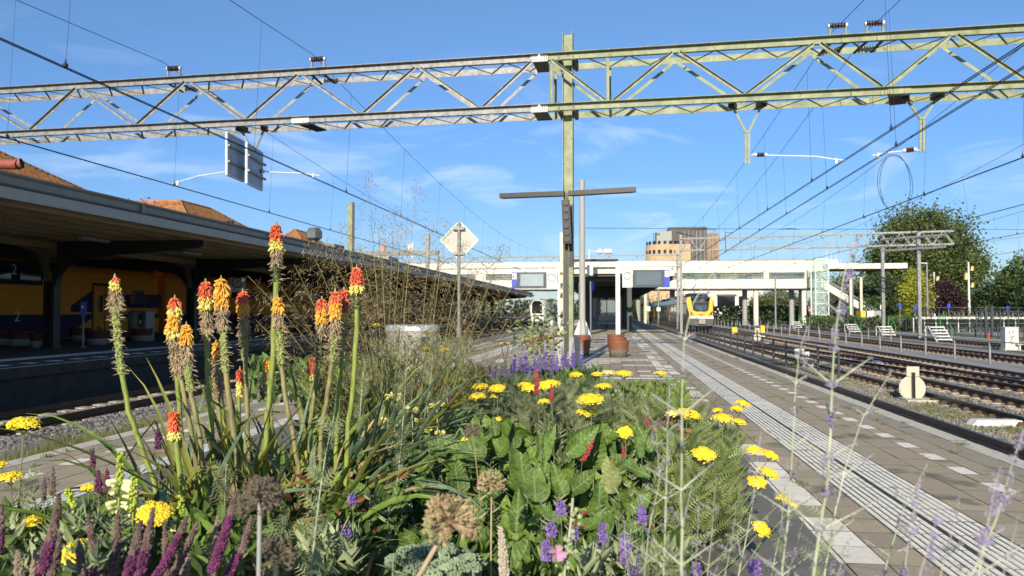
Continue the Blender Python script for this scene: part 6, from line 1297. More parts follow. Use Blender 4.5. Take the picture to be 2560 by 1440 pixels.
# yarrow
YAR = M('yarrow_yellow', (.80, .56, .012), .6, 0, .12, 60, c2=(.85, .66, .03)); YARP = M('yarrow_pale', (.72, .66, .22), .6, 0, .12, 60); YGR = M('yarrow_stem', (.16, .20, .08), .7, 0, .2, 20)
floT = (np.array([[1, 0, 0], [.3, .95, 0], [-.8, .6, 0], [-.8, -.6, 0], [.3, -.95, 0], [0, 0, .55]]) * .5, np.array([[0, 1, 5], [1, 2, 5], [2, 3, 5], [3, 4, 5], [4, 0, 5]]))
def yarrow(u, v, w, d, label, tilt=(0, 0), mat=YAR, lean=(0, 0), h=1.0):
    c = W(u, v, d); R = w / 2 * d / FPX; b = np.array([c[0] + lean[0] + rnd.uniform(-.05, .05), c[1] + lean[1] + rnd.uniform(-.05, .05), SZ]); t = thing('yarrow', label, 'yarrow', b, 'yellow yarrow flowers')
    n_ = nrm((tilt[0], tilt[1], 1)); x, y, z = frame(n_, (0, 1, 0)); k = int(60 + R * R * 150000); k = min(k, 420); rr = np.sqrt(rng.random(k)); aa = rng.uniform(0, 2 * PI, k); lob = 1 + .10 * np.sin(aa * 4 + rnd.random() * 6) + .07 * np.sin(aa * 7 + rnd.random() * 6)
    lx, ly = rr * np.cos(aa) * R * lob, rr * np.sin(aa) * R * lob; lz = R * .30 * (1 - rr ** 2) + R * .05 * np.sin(lx / R * 7 + 1) * np.cos(ly / R * 6 + w) - .004 * (rr > .9) + rng.uniform(-.0015, .0015, k) + R * .04 * np.sin(aa * 5) * rr
    C = c + lx[:, None] * x + ly[:, None] * y + lz[:, None] * z; D = (lx[:, None] * x + ly[:, None] * y) * .6 / R + z; D += rng.normal(size=D.shape) * .12
    m = MB(); m.scatter(floT[0], floT[1], C, RD(D), np.full(k, .0068) * rng.uniform(.7, 1.3, k))
    # closed dome under the florets so that the head is dense
    n = 16; a = np.linspace(0, 2 * PI, n, endpoint=False); V = [c + z * R * .27]
    for f, zz in ((.5, .2), (.92, .02)): V += [c + (x * math.cos(q) + y * math.sin(q)) * R * f + z * R * zz for q in a]
    m.add(V, [[0, 1 + j, 1 + (j + 1) % n] for j in range(n)], 0, True); m.add(V, [[1 + j, 1 + n + j, 1 + n + (j + 1) % n, 1 + (j + 1) % n] for j in range(n)], 0, True); m.build('flower_head', mat, t, kind='stuff')
    m = MB(); jn = c - z * R * .8; 
    V = [jn]; V += [c + (x * math.cos(q) + y * math.sin(q)) * R * .85 - z * R * .06 for q in a]
    for j in range(9): q = j * 2 * PI / 9; m.tube([jn, jn + (c - jn) * .6 + (x * math.cos(q) + y * math.sin(q)) * R * .35, c + (x * math.cos(q) + y * math.sin(q)) * R * .7 - z * R * .02], .0011, 4, cap=False)
    md = (jn + b) / 2 + (rnd.uniform(-.02, .02), rnd.uniform(-.02, .02), .0); m.tube([jn, jn * .7 + md * .3, md, b], [.0016, .002, .0024, .003], 6); m.build('stem', YGR, t)
    k = int((c[2] - SZ) * 22); P = along(np.array([jn, md, b]), k, .12, 1.); m = MB(); o = unitcirc(k) + (0, 0, .5); m.scatter(fern[0], fern[1], P, RD(o), np.full(k, .055) * rng.uniform(.6, 1.2, k)); m.build('leaves', LGR, t, kind='stuff')
def fern_leaf(n=9, w=.28):
    V, F = [], []
    V += [[-.012, 0, 0], [.012, 0, 0], [0, .05, 1]]; F.append([0, 1, 2])
    for i in range(n):
        z = (i + .6) / (n + .6); L = w * math.sin(PI * (z * .85 + .12)); 
        for s in (-1, 1): k = len(V); V += [[0, .05 * z * z, z - .035], [0, .05 * z * z, z + .03], [s * L, .02 + .05 * z, z + L * .45]]; F.append([k, k + 1, k + 2] if s > 0 else [k + 1, k, k + 2])
    return np.array(V), np.array(F)
fern = fern_leaf()
for a in [(60, 1058, 78, 2.2, 'yellow yarrow head at the left edge, in front of the rails', (.1, -.1)), (25, 1192, 62, 2.1, 'yarrow head at the left edge, second from the top, over the paving', (0, -.1)), (70, 1306, 72, 2.0, 'yarrow head at the left edge, third from the top, over the white guide strip', (.1, -.15)), (4, 1160, 30, 2.1, 'cut-off bit of yarrow head right at the left edge', (0, 0)), (220, 1218, 36, 2.3, 'small yarrow head between two dark spikes, left', (0, -.2)), (387, 1282, 84, 1.9, 'domed golden yarrow head behind the dark purple spikes', (.3, -.5)), (197, 1378, 98, 1.7, 'largest golden yarrow head, bottom left among dark spikes', (.0, -.45)),
          (1202, 966, 42, 3.3, 'left one of a line of flat yarrow heads, just right of the grey-green stems', (0, -.1)), (1243, 970, 44, 3.25, 'yarrow head touching its left neighbour, behind the big leaves', (.0, -.25)), (1193, 990, 40, 3.2, 'yarrow head one step lower than the left pair', (-.1, -.2)), (1236, 990, 20, 3.3, 'tiny yarrow head under the touching pair', (0, -.1)), (1312, 962, 38, 3.45, 'flat yarrow head just left of the red spike', (0, -.05)), (1326, 970, 44, 3.3, 'orange-tinged yarrow head overlapping the red spike', (0, -.2)), (1371, 961, 56, 3.2, 'wide yarrow head right of the upright red spike', (-.15, -.2)), (1360, 1003, 30, 3.2, 'small flat yarrow head below the red spike', (0, -.1)), (1441, 937, 36, 3.7, 'flat yarrow head below the purple spikes', (0, -.05)), (1477, 998, 70, 2.9, 'broadest flat yarrow head in the middle of the bed', (0, -.2)), (1469, 1029, 52, 3.0, 'yarrow head tucked under the broadest one', (0, -.15)), (1238, 1052, 32, 3.0, 'tilted yarrow head left of the big leaves', (-.6, -.3)), (1167, 1099, 34, 2.8, 'yarrow head half hidden by a big dock-like leaf', (-.3, -.5)), (1509, 965, 40, 3.4, 'flat yarrow head right of the broadest one', (0, -.05)), (1494, 935, 30, 3.7, 'yarrow head at the left end of the back row', (0, -.05)), (1559, 934, 44, 3.6, 'yarrow head at the right end of the back row', (0, -.1)), (1563, 1079, 38, 2.9, 'scalloped yarrow head above the pale veined leaf', (.0, -.7)), (1651, 933, 34, 3.8, 'lone flat yarrow head over the white paving blocks', (0, 0)), (1857, 1008, 38, 3.3, 'topmost yarrow head beside the ribbed guide strip', (.2, -.1)), (1842, 1021, 32, 3.25, 'yarrow head second from the top beside the guide strip', (0, -.1)), (1794, 1025, 24, 3.2, 'small yarrow head left of the guide strip trio', (0, -.1)), (1806, 1044, 50, 3.1, 'plump yarrow head on the paving side, left of the trio', (0, -.2)), (1846, 1054, 38, 3.1, 'lowest yarrow head of the trio by the guide strip', (.1, -.1)), (1722, 1034, 58, 3.0, 'yarrow head crossed by a lavender-coloured twig', (.2, -.25)), (1759, 1134, 60, 2.7, 'yarrow head on the feathery foliage mound', (0, -.4)), (1888, 1124, 40, 2.7, 'left yarrow head of the leaning pair on the right', (.1, -.3)), (1927, 1137, 42, 2.7, 'right yarrow head of the leaning pair on the right', (.4, -.3)), (1922, 1181, 54, 2.6, 'tilted yarrow head below the leaning pair', (.4, -.2)), (1893, 1204, 48, 2.55, 'ragged yarrow head left of a pale stem', (.1, -.5)), (1957, 1245, 32, 2.5, 'small yarrow head behind a thick pale stem', (.2, -.3)), (1983, 1262, 20, 2.5, 'tiny yarrow head over the white slabs', (.2, -.2)), (1905, 1321, 50, 2.4, 'lowest yarrow head on the right, tilted over the planter rim', (.5, -.6)), (1166, 914, 26, 4.2, 'far small yarrow head left of the purple spikes', (0, 0)), (1068, 830, 22, 3.6, 'high small yarrow head in front of the grey bin', (0, 0)), (1066, 871, 24, 3.5, 'yarrow head in front of the bin opening', (0, -.1)), (1111, 874, 22, 3.5, 'small yarrow head right of the grey bin', (0, -.1)), (1150, 1000, 22, 3.6, 'tiny yarrow head in the shade of the back foliage', (0, 0)), (940, 812, 22, 3.6, 'faint dull yarrow head inside the grass stems', (0, 0))]:
    yarrow(a[0], a[1], a[2], a[3], a[4], a[5], lean=(0.0 if a[0] < 1840 else -.22, 0))
yarrow(1522, 932, 34, 3.65, 'pale cream-yellow yarrow head in the back row', (0, -.05), YARP)
yarrow(1680, 1033, 34, 3.1, 'faded pale yarrow head beside the feathery mound', (0, -.2), YARP)
# spikes of small flowers: veronica, salvia, dark spikes, red bistort
VIO = M('violet_floret', (.09, .055, .22), .6, 0, .3, 60, c2=(.20, .13, .42)); LAV = M('lavender_floret', (.20, .165, .27), .6, 0, .25, 60, c2=(.34, .30, .42)); SAL = M('salvia_violet', (.10, .055, .21), .6, 0, .35, 60, c2=(.24, .15, .42)); MAG = M('magenta_floret', (.06, .010, .045), .7, 0, .4, 60, c2=(.15, .03, .10)); DBR = M('brown_purple_seed', (.075, .045, .045), .8, 0, .4, 50, c2=(.17, .115, .10)); TAN_ = M('tan_seed', (.26, .20, .14), .8, 0, .3, 50); BRED = M('bistort_red', (.24, .025, .03), .6, 0, .3, 60, c2=(.36, .06, .06))
def spike(nm, label, cat, grp, px, d, w, ftop, fbot, mats, stem=YGR, dens=3.2, r=.003, taper=.25, fs=None, leaf=None, base=True, sw=.0022, core=.6):
    P, L = axis_pts(px, d, 26, base); t = thing(nm, label, cat, P[-1], grp)
    m = MB(); m.tube(P, np.linspace(sw * .4, sw, len(P)), 6); m.build('stem', stem, t)
    vs = [p[1] for p in px]; us = [p[0] for p in px]; R = w / 2 * d / FPX; n_ = fbot - ftop; k = int(n_ * dens * max(.6, w / 14)); parts = len(mats)
    for i, (mt, f0, f1) in enumerate(mats):
        kk = max(8, int(k * (f1 - f0))); tt = rng.uniform(f0, f1, kk); vv = ftop + n_ * tt; C = np.array([W(np.interp(v, vs, us), v, d) for v in vv]); o = unitcirc(kk); rad = R * (taper + (1 - taper) * np.minimum(1, tt * 1.6))
        C = C + o * rad[:, None] * rng.uniform(.62, 1.1, (kk, 1)); m = MB(); sz = (fs or r) * 2 * rng.uniform(.7, 1.3, kk) * (.5 + .5 * np.minimum(1, tt * 2.5)); m.scatter(ico * .5, icf, C, RD(o + (0, 0, .3)), np.stack([sz, sz, sz * 1.35], 1)); m.build('florets', mt, t, kind='stuff')
        m = MB(); q = np.linspace(f0, f1, 6); PP = np.array([W(np.interp(ftop + n_ * x, vs, us), ftop + n_ * x, d) for x in q]); m.tube(PP, R * core * (taper + (1 - taper) * np.minimum(1, q * 1.6)), 7); m.build('spike_core', mt, t)
    if leaf:
        mt, k, s = leaf; P2 = along(P, k, min(.9, (L[0] + .25)), 1.); m = MB(); m.scatter(ovl[0], ovl[1], P2, RD(unitcirc(k) + (0, 0, .45)), np.stack([np.full(k, s * .36), np.full(k, s * .36), s * rng.uniform(.6, 1.2, k)], 1)); m.build('leaves', mt, t, kind='stuff')
    return t
ovl = (np.array([[0, 0, 0], [.42, .10, .3], [.36, .12, .62], [0, .06, 1.], [-.36, .12, .62], [-.42, .10, .3], [0, 0, .33], [0, .02, .66]]), np.array([[0, 1, 6], [1, 2, 7], [1, 7, 6], [2, 3, 7], [3, 4, 7], [4, 5, 6], [4, 6, 7], [5, 0, 6]]))
VP = [(1218, 893, 958, 9), (1232, 903, 955, 12), (1247, 900, 950, 10), (1262, 890, 948, 9), (1286, 868, 942, 13), (1301, 866, 930, 11), (1313, 860, 938, 12), (1335, 872, 935, 10), (1349, 866, 930, 12), (1363, 850, 925, 12), (1380, 855, 936, 13), (1391, 880, 930, 12), (1406, 862, 925, 12), (1420, 878, 925, 10), (1433, 856, 920, 13), (1453, 858, 928, 11), (1468, 905, 945, 9), (1272, 905, 950, 9), (1325, 895, 945, 10)]
wd = ['first', 'second', 'third', 'fourth', 'fifth', 'sixth', 'seventh', 'eighth', 'ninth', 'tenth', 'eleventh', 'twelfth', 'thirteenth', 'fourteenth', 'fifteenth', 'sixteenth', 'seventeenth', 'eighteenth', 'nineteenth', 'twentieth']
for i, (u, a, b, w) in enumerate(sorted(VP)):
    spike('purple_speedwell', 'purple speedwell spike before the paving, %s from the left of the row' % wd[i], 'speedwell', 'purple speedwell spikes', [(u, a), (u + rnd.uniform(-2, 2), b), (u + rnd.uniform(-6, 6), b + 60)], 4.6, w * .85, a, b, ((LAV, 0, .4), (VIO, .4, 1.)), core=.35, dens=3.4, r=.0035, leaf=(LD, 26, .05))
SP = [(1401, 1250, 1290, 22), (1378, 1300, 1340, 24), (1366, 1352, 1400, 26), (1436, 1318, 1350, 20), (1505, 1306, 1380, 22), (1561, 1335, 1410, 26), (1588, 1390, 1438, 28), (1604, 1262, 1310, 20), (880, 1232, 1262, 22), (862, 1310, 1345, 24), (1885, 1395, 1435, 30), (1740, 1405, 1438, 24)]
sl_ = ['violet salvia flower right of the upright leaf, above the pink flower', 'violet salvia whorl up-left of the pink flower', 'violet salvia whorl left of the pink flower', 'violet salvia cluster right of the bud stalk', 'pale violet salvia spike near the bottom centre', 'violet salvia spike right of the pale violet one', 'violet salvia cluster at the bottom edge, left of pale stems', 'violet salvia flower just left of the pale sage stems', 'violet salvia head on a dark leafy stem, left of the big leaves', 'low violet salvia head under the leafy one', 'violet salvia by the planter rim at the bottom right', 'violet salvia low at the rim, left of the other one']
for (u, a, b, w), lb in zip(SP, sl_): spike('violet_salvia', lb, 'salvia', 'violet salvia flowers', [(u, a), (u + 2, b), (u + 4, b + 60)], 2.0 if u < 1000 else 1.9, w, a, b, ((SAL, 0, 1.),), dens=1.1, r=.0032, taper=.75, core=.15, leaf=(LD, 14, .05))
DS = [((147, 1235), (138, 1300), (108, 1430), 26, 0), ((222, 1285), (232, 1340), (255, 1440), 22, 1), ((295, 1285), (290, 1350), (282, 1440), 26, 1), ((352, 1302), (335, 1370), (318, 1440), 24, 0), ((383, 1272), (372, 1340), (350, 1440), 26, 0), ((468, 1290), (425, 1380), (392, 1440), 24, 2), ((495, 1303), (465, 1370), (432, 1440), 22, 1), ((590, 1228), (570, 1320), (530, 1430), 28, 2), ((630, 1290), (605, 1370), (570, 1440), 24, 0), ((412, 1300), (414, 1350), (416, 1440), 16, 1), ((45, 1375), (48, 1410), (50, 1440), 24, 3), ((88, 1375), (86, 1410), (84, 1440), 20, 3), ((196, 1348), (200, 1390), (206, 1440), 18, 1), ((4, 1262), (2, 1310), (-4, 1380), 22, 0), ((545, 1290), (542, 1330), (536, 1400), 16, 3), ((150, 1330), (140, 1380), (128, 1440), 22, 1), ((470, 1370), (466, 1400), (462, 1440), 22, 3), ((110, 1370), (104, 1400), (96, 1436), 34, 2), ((245, 1395), (240, 1420), (236, 1440), 26, 2), ((560, 1360), (548, 1400), (530, 1440), 22, 3)]
dl = ['tall brown-purple spike far left, bent at the top', 'thin dark spike left of the largest yarrow head', 'straight near-black spike in front of pale foxglove bells', 'plum spike just left of the domed yarrow head', 'plum spike reaching up in front of the domed yarrow head', 'magenta-footed spike leaning right, bottom left', 'dark leaning spike right of the magenta-footed one', 'longest leaning spike with bright magenta foot', 'dusty purple spike next to the blurred allium stem', 'thin grey-brown spike between two plum spikes', 'tan stubby spike at the bottom left corner', 'second tan stubby spike at the bottom left corner', 'dark spike standing in front of the largest yarrow head', 'dark wine spike cut by the left edge', 'thin tan spike behind the longest leaning spike', 'brown spike right of the far-left bent one', 'tan spike at the bottom between magenta feet', 'bright magenta spike foot at the bottom left', 'small magenta spike foot under the largest yarrow head', 'tan spike beside the longest leaning spike']
for (p, q, r_, w, kd), lb in zip(DS, dl):
    mats = {0: ((DBR, 0, .6), (MAG, .6, 1.)), 1: ((DBR, 0, 1.),), 2: ((DBR, 0, .3), (MAG, .3, 1.)), 3: ((TAN_, 0, 1.),)}[kd]; spike('plum_flower_spike', lb, 'flower spike', 'plum and brown flower spikes', [p, (q[0] + rnd.uniform(-5, 5), q[1]), r_], 1.45 + rnd.uniform(-.15, .2), w * .74, p[1], r_[1], mats, dens=3.0, r=.0029, taper=.35, core=.4)
for (u, a, b, w, dd, lb) in ((395, 1071, 1122, 14, 2.3, 'small magenta spike over the left paving'), (246, 1174, 1231, 14, 2.0, 'small magenta spike over the left guide strip'), (232, 1120, 1172, 10, 2.2, 'thin greyish seed spike above the small magenta one'), (268, 1168, 1230, 10, 2.0, 'thin dark seed spike right of the small magenta one'), (110, 1188, 1255, 9, 2.0, 'thin grey seed spike, leftmost over the paving'), (132, 1165, 1240, 9, 2.0, 'thin grey seed spike second from the left over the paving'), (1125, 985, 1030, 10, 3.0, 'small dark magenta spike left of the yarrow line')):
    spike('small_flower_spike', lb, 'flower spike', 'small spikes over the paving', [(u, a), (u, b), (u + 3, b + 50)], dd, w, a, b, ((MAG if 'magenta' in lb else DBR, 0, 1.),), dens=2.4, r=.0028)
for p, lb in ((((1342, 920), (1341, 985), (1348, 1060), (1352, 1180), 11, 920, 985), 'tall upright crimson bistort spike in front of the yarrow line'), (((1378, 960), (1380, 1005), (1384, 1080), 8, 960, 1005), 'shorter crimson bistort spike right of the upright one'), (((1486, 1098), (1456, 1152), (1450, 1200), 13, 1098, 1152), 'leaning crimson bistort spike over the big leaves'), (((1321, 1162), (1297, 1206), (1290, 1260), 9, 1162, 1206), 'small crimson bistort spike low between big leaves'), (((1622, 1035), (1618, 1060), (1600, 1180), 7, 1035, 1062), 'thin crimson bistort spike beside the sage stems'), (((1560, 1115), (1558, 1145), (1555, 1200), 7, 1115, 1145), 'dull crimson bistort spike above the pale veined leaf')):
    spike('crimson_bistort', lb, 'bistort', 'crimson bistort spikes', list(p[:-3]), 2.75, p[-3], p[-2], p[-1], ((BRED, 0, 1.),), dens=3, r=.003, taper=.35)
spike('pale_seed_spike', 'pale cream seed spike standing low in the centre foreground', 'seed spike', None, [(1250, 1316), (1256, 1360), (1260, 1438)], 1.7, 20, 1316, 1440, ((M('cream_seed', (.45, .38, .30), .8, 0, .2, 60), 0, 1.),), dens=1.8, r=.003, taper=.5)
# pale yellow foxglove spikes
FOX = M('pale_yellow_bell', (.78, .76, .36), .5, 0, .12, 40, c2=(.85, .83, .5), trans=.2); FOXG = M('lime_stem', (.34, .42, .04), .5, 0, .15, 20)
bell = prismT(6, .35, .5, 1.0, .1)
for px, a, b, lb in (([(303, 1129), (298, 1200), (296, 1300), (298, 1380)], 1129, 1320, 'tallest pale yellow foxglove spike over the left guide strip'), ([(336, 1190), (333, 1280), (326, 1395)], 1190, 1400, 'pale yellow foxglove spike close behind the tallest one'), ([(168, 1223), (190, 1280), (200, 1342), (204, 1400)], 1223, 1340, 'pale yellow foxglove spike bending left'), ([(452, 1240), (452, 1300), (446, 1400)], 1240, 1390, 'pale yellow foxglove spike right of the domed yarrow head')):
    P, L = axis_pts(px, 1.95, 24); t = thing('yellow_foxglove', lb, 'foxglove', P[-1], 'pale yellow foxglove spikes'); m = MB(); m.tube(P, np.linspace(.002, .0045, 24), 7); m.build('stem', FOXG, t)
    vs = [p[1] for p in px]; us = [p[0] for p in px]
    for kk, f0, f1, mt, nm, s in ((46, 0, .42, FOXG, 'buds', .010), (30, .35, 1., FOX, 'bells', .023)):
        tt = np.sort(rng.uniform(f0, f1, kk)); C = np.array([W(np.interp(a + (b - a) * x, vs, us), a + (b - a) * x, 1.95) for x in tt]); o = unitcirc(kk); m = MB(); sz = s * rng.uniform(.6, 1.1, kk); m.scatter(bell[0] if nm == 'bells' else ico * .6, bell[1] if nm == 'bells' else icf, C + o * .006, RD(o + (0, 0, -.25)), np.stack([sz * .8, sz * .8, sz], 1), 0, True); m.build(nm, mt, t, kind='stuff')
# pale yellow whorled flowers
JS = M('lemon_lip_flower', (.74, .70, .22), .5, 0, .15, 40, trans=.2)
for u, v, w, lb in ((983, 989, 36, 'topmost pale yellow whorled flower head left of centre'), (1030, 1024, 30, 'pale yellow whorled head right of the topmost one'), (969, 1047, 28, 'pale yellow whorled head left, above the blue-green leaves'), (1092, 1012, 34, 'pale yellow whorled head on the grey stem'), (1050, 1050, 24, 'drooping pale yellow whorled head'), (1100, 1082, 24, 'small pale yellow flower by the big leaf'), (1071, 1076, 18, 'tiny yellow bud cluster by the big leaf'), (981, 1090, 26, 'lowest pale yellow whorled head'), (1097, 1153, 16, 'drooping golden petal flower before the dark leaves')):
    c = W(u, v, 2.8); b = c.copy(); b[2] = SZ; t = thing('whorled_flower', lb, 'flower', b, 'pale yellow whorled flowers'); k = 34; o = unitcirc(k) + rng.normal(size=(k, 3)) * .25; R = w / 2 * 2.8 / FPX; m = MB(); m.scatter(bell[0], bell[1], c + o * R * (.2, .2, .1), RD(o), np.stack([np.full(k, .006)] * 2 + [np.full(k, R * .9)], 1), 0, True); m.build('petals', JS, t, kind='stuff')
    m = MB(); m.tube([c, (c + b) / 2 + (.01, 0, 0), b], .002, 5); m.build('stem', LSIL, t); k = 26; P = along(np.array([c, b]), k, .03, 1.); m = MB(); m.scatter(ovl[0], ovl[1], P, RD(unitcirc(k) + (0, 0, .3)), np.stack([np.full(k, .02), np.full(k, .02), rng.uniform(.03, .06, k)], 1)); m.build('leaves', LGR, t, kind='stuff')
# seed heads of ornamental onion
ONI = M('dry_onion_seed', (.32, .22, .11), .8, 0, .3, 40, c2=(.42, .32, .19)); ONG = M('onion_capsule_green', (.24, .25, .10), .7, 0, .3, 40); ONS = M('dry_stalk', (.42, .33, .20), .7, 0, .2, 30, stretch=(3, 3, .5)); OND = M('dark_dry_onion', (.13, .10, .07), .8, 0, .3, 40)
for u, v, w, d, foot, n, mt, sm, lb in ((1125, 1306, 136, 1.05, (1047, 1440), 150, ONI, ONS, 'big tan onion seed ball in the centre foreground on a slanted stalk'), (1229, 1211, 70, 1.9, (1227, 1440), 90, ONI, ONS, 'medium tan onion seed ball on a straight thin stalk'), (1182, 1082, 44, 2.4, (1212, 1350), 46, OND, LT_, 'small dark withered onion head on a leaning stalk'), (650, 1250, 105, 1.1, (647, 1440), 110, OND, GREYB, 'blurred dark onion seed ball on a thick grey stalk, left of centre'), (690, 1395, 95, 1.15, (690, 1500), 80, OND, ONS, 'low dark onion seed ball at the bottom, right of the grey stalk')):
    c = W(u, v, d); f = W(*foot, d); b = f + (f - c) * .6; b[2] = max(b[2], SZ) if b[2] > SZ else b[2]; e = f + (f - c) * ((f[2] - SZ) / max(.01, c[2] - f[2])); t = thing('onion_seed_head', lb, 'onion seed head', e, 'dry ornamental onion heads')
    R = w / 2 * d / FPX; D = rng.normal(size=(n, 3)); D /= np.linalg.norm(D, axis=1)[:, None]; D[:, 2] = np.where(D[:, 2] < -.6, -D[:, 2], D[:, 2]); ln = rng.uniform(.8, 1.05, n)
    m = MB(); th = np.array([[.012, 0, 0], [-.012, .006, 0], [-.006, -.01, 0], [0, 0, 1.]]); m.scatter(np.array([[.5, 0, 0], [-.25, .43, 0], [-.25, -.43, 0], [.5, 0, 1], [-.25, .43, 1], [-.25, -.43, 1]]), np.array([[0, 1, 4, 3], [1, 2, 5, 4], [2, 0, 3, 5]]), np.broadcast_to(c, (n, 3)), RD(D), np.stack([np.full(n, .0014)] * 2 + [R * ln], 1)); m.build('rays', mt, t, kind='stuff')
    m = MB(); k2 = n; E = c + D * (R * ln)[:, None]; m.scatter(ico * .5, icf, E, RD(D), np.full(n, .0055 if d < 1.5 else .007)); 
    fr = D.repeat(3, 0) + rng.normal(size=(3 * n, 3)) * .6; m.scatter(ico * .5, icf, E.repeat(3, 0) + rng.normal(size=(3 * n, 3)) * .0025, RD(fr), np.stack([np.full(3 * n, .0022)] * 2 + [np.full(3 * n, .008)], 1)); m.build('seed_capsules', mt, t, kind='stuff')
    q = D[:, 0] + D[:, 2] * .8 < -.5 if w > 100 else D[:, 2] > .7; m = MB(); m.scatter(ico * .5, icf, E[q], None, np.full(q.sum(), .008)) if q.any() else None
    if q.any() and mt is ONI: m.build('green_capsules', ONG, t, kind='stuff')
    m = MB(); m.ball(c, R * .12, 8, 5); m.build('heart', mt, t); m = MB(); m.tube([c, f, e], [.0022 * (1.6 if d < 1.5 else 1)] * 3, 8); m.build('stalk', sm, t)
# silver-stemmed artemisia shoots
ser = fern_leaf(5, .42)
for px, d, lb, s in (([(1016, 925), (1010, 1020), (1002, 1120), (990, 1230)], 2.6, 'tall silver-stemmed shoot in front of the yellow whorled heads', .05), ([(1082, 885), (1078, 940), (1070, 1010)], 2.9, 'silver-stemmed shoot right of the grass stems', .045), ([(912, 905), (906, 960), (900, 1040)], 3.0, 'silver-stemmed shoot left of the grass stems', .045), ([(835, 1040), (815, 1130), (800, 1230), (787, 1340), (778, 1440)], 1.75, 'long pale stem with serrated grey leaves, centre left foreground', .05), ([(566, 1160), (562, 1250), (560, 1340)], 2.1, 'leafy grey-green shoot under the left pokers', .055), ([(709, 1290), (702, 1350), (698, 1410)], 1.9, 'short leafy grey-green shoot beside the long pale stem', .055), ([(1120, 960), (1118, 1010), (1112, 1060)], 3.1, 'thin silver shoot near the first yarrow heads', .04), ([(612, 1230), (612, 1290), (608, 1360)], 2.0, 'leafy grey-green shoot behind the blurred onion ball', .05)):
    P, L = axis_pts(px, d, 24); t = thing('silver_shoot', lb, 'silver-leaved shoot', P[-1], 'silver-stemmed shoots'); m = MB(); m.tube(P, np.linspace(.0012, .0042 if d < 2 else .003, 24), 7); m.build('stem', LSIL, t)
    k = int(110 * (1 if d > 2 else 1.1)); PP = along(P, k, .04, .9); m = MB(); m.scatter(ser[0], ser[1], PP, RD(unitcirc(k) + (0, 0, .9)), np.full(k, s) * rng.uniform(.5, 1.15, k)); m.build('leaves', LGR, t, kind='stuff')
# Russian sage stems on the right
SAG = M('sage_stem', (.36, .40, .25), .7, 0, .2, 20, c2=(.46, .49, .35), stretch=(3, 3, .7)); SGF = M('sage_flower', (.18, .15, .28), .7, 0, .35, 50, c2=(.30, .25, .40)); SGG = M('sage_bud_grey', (.26, .24, .30), .8, 0, .3, 50)
RS = [([(1785, 680), (1735, 755), (1712, 850), (1706, 960), (1704, 1150), (1700, 1440)], .95, .0034, 'thick pale sage stem left of the guide strip, tallest on the left'), ([(2143, 592), (2110, 680), (2094, 780), (2082, 900), (2078, 1010), (2066, 1230), (2034, 1440)], .95, .0036, 'tallest thick pale sage stem, crossing the white steps'), ([(2020, 815), (1996, 880), (1991, 960), (1985, 1110), (1972, 1290), (1955, 1440)], 1.1, .003, 'pale sage stem left of the tallest one'), ([(2232, 925), (2160, 1040), (2118, 1160), (2090, 1280), (2062, 1440)], 1.15, .0028, 'slanted pale sage stem touching the white platform edge'), ([(1902, 1082), (1890, 1200), (1870, 1320), (1846, 1440)], 1.25, .0024, 'slim sage stem in front of the ragged yarrow head'), ([(1965, 1190), (1955, 1300), (1930, 1440)], 1.3, .0022, 'slim short sage stem over the white slabs'), ([(2318, 1160), (2262, 1260), (2230, 1350), (2204, 1440)], 1.2, .0026, 'bent-tipped sage stem over the ribbed guide strip'), ([(2300, 1190), (2282, 1290), (2264, 1400), (2258, 1450)], .9, .002, 'blurred violet sage stem right of the bent-tipped one'), ([(2560, 1075), (2520, 1190), (2490, 1290), (2460, 1370), (2425, 1445)], .8, .003, 'thick blurred sage stem at the right edge'), ([(2500, 1170), (2470, 1290), (2440, 1445)], .75, .003, 'second blurred sage stem at the right edge'), ([(1672, 935), (1668, 1010), (1664, 1150), (1660, 1300), (1655, 1440)], 1.05, .0026, 'sage stem just left of the leftmost thick one'), ([(1610, 1000), (1640, 1080), (1648, 1200), (1620, 1330), (1612, 1440)], 1.2, .002, 'thin bowed sage stem over the feathery mound'), ([(2345, 1300), (2320, 1370), (2300, 1445)], .7, .0018, 'faint blurred sage twig at the bottom right')]
RS += [([(u, v), (u + dx * .4, (v + 1440) / 2), (u + dx, 1445)], d, .0016, lb) for u, v, dx, d, lb in ((1790, 1190, -25, 1.3, 'short thin sage shoot before the feathery mound edge'), (1838, 1290, -30, 1.2, 'short thin sage shoot over the dark planter rim, left'), (2008, 1300, -40, 1.1, 'short thin sage shoot over the dark planter rim, right'), (2130, 1330, -40, 1.0, 'short thin sage shoot over the last white slab'), (2400, 1240, -50, .9, 'thin sage shoot between the bent stem and the right edge'), (2545, 1290, -50, .75, 'thin blurred sage shoot in the bottom right corner'), (1748, 1260, -12, 1.1, 'thin sage shoot right beside the thick left sage stem'), (1560, 1290, 10, 1.4, 'thin sage shoot in front of the violet salvia'))]
def whorls(m1, m2, A, B, d, heavy):
    n = max(3, int(np.linalg.norm(B - A) / .009)); 
    for i in range(n):
        f = (i + .5 + rnd.uniform(-.4, .4)) / n; c = A + (B - A) * f; k = rnd.randint(4, 9) if heavy else rnd.randint(2, 5); rr = (.0030 if heavy else .0018) * (1 - .5 * f); o = unitcirc(k) * rr
        (m1 if rnd.random() < (.75 if heavy else .3) else m2).scatter(ico * .5, icf, c + o + rng.normal(size=(k, 3)) * (.0012, .0012, .0026), RD(unitcirc(k)), np.stack([rng.uniform(.8, 1.2, k) * (.0030 if heavy else .0022)] * 2 + [rng.uniform(.8, 1.3, k) * (.0038 if heavy else .003)], 1))
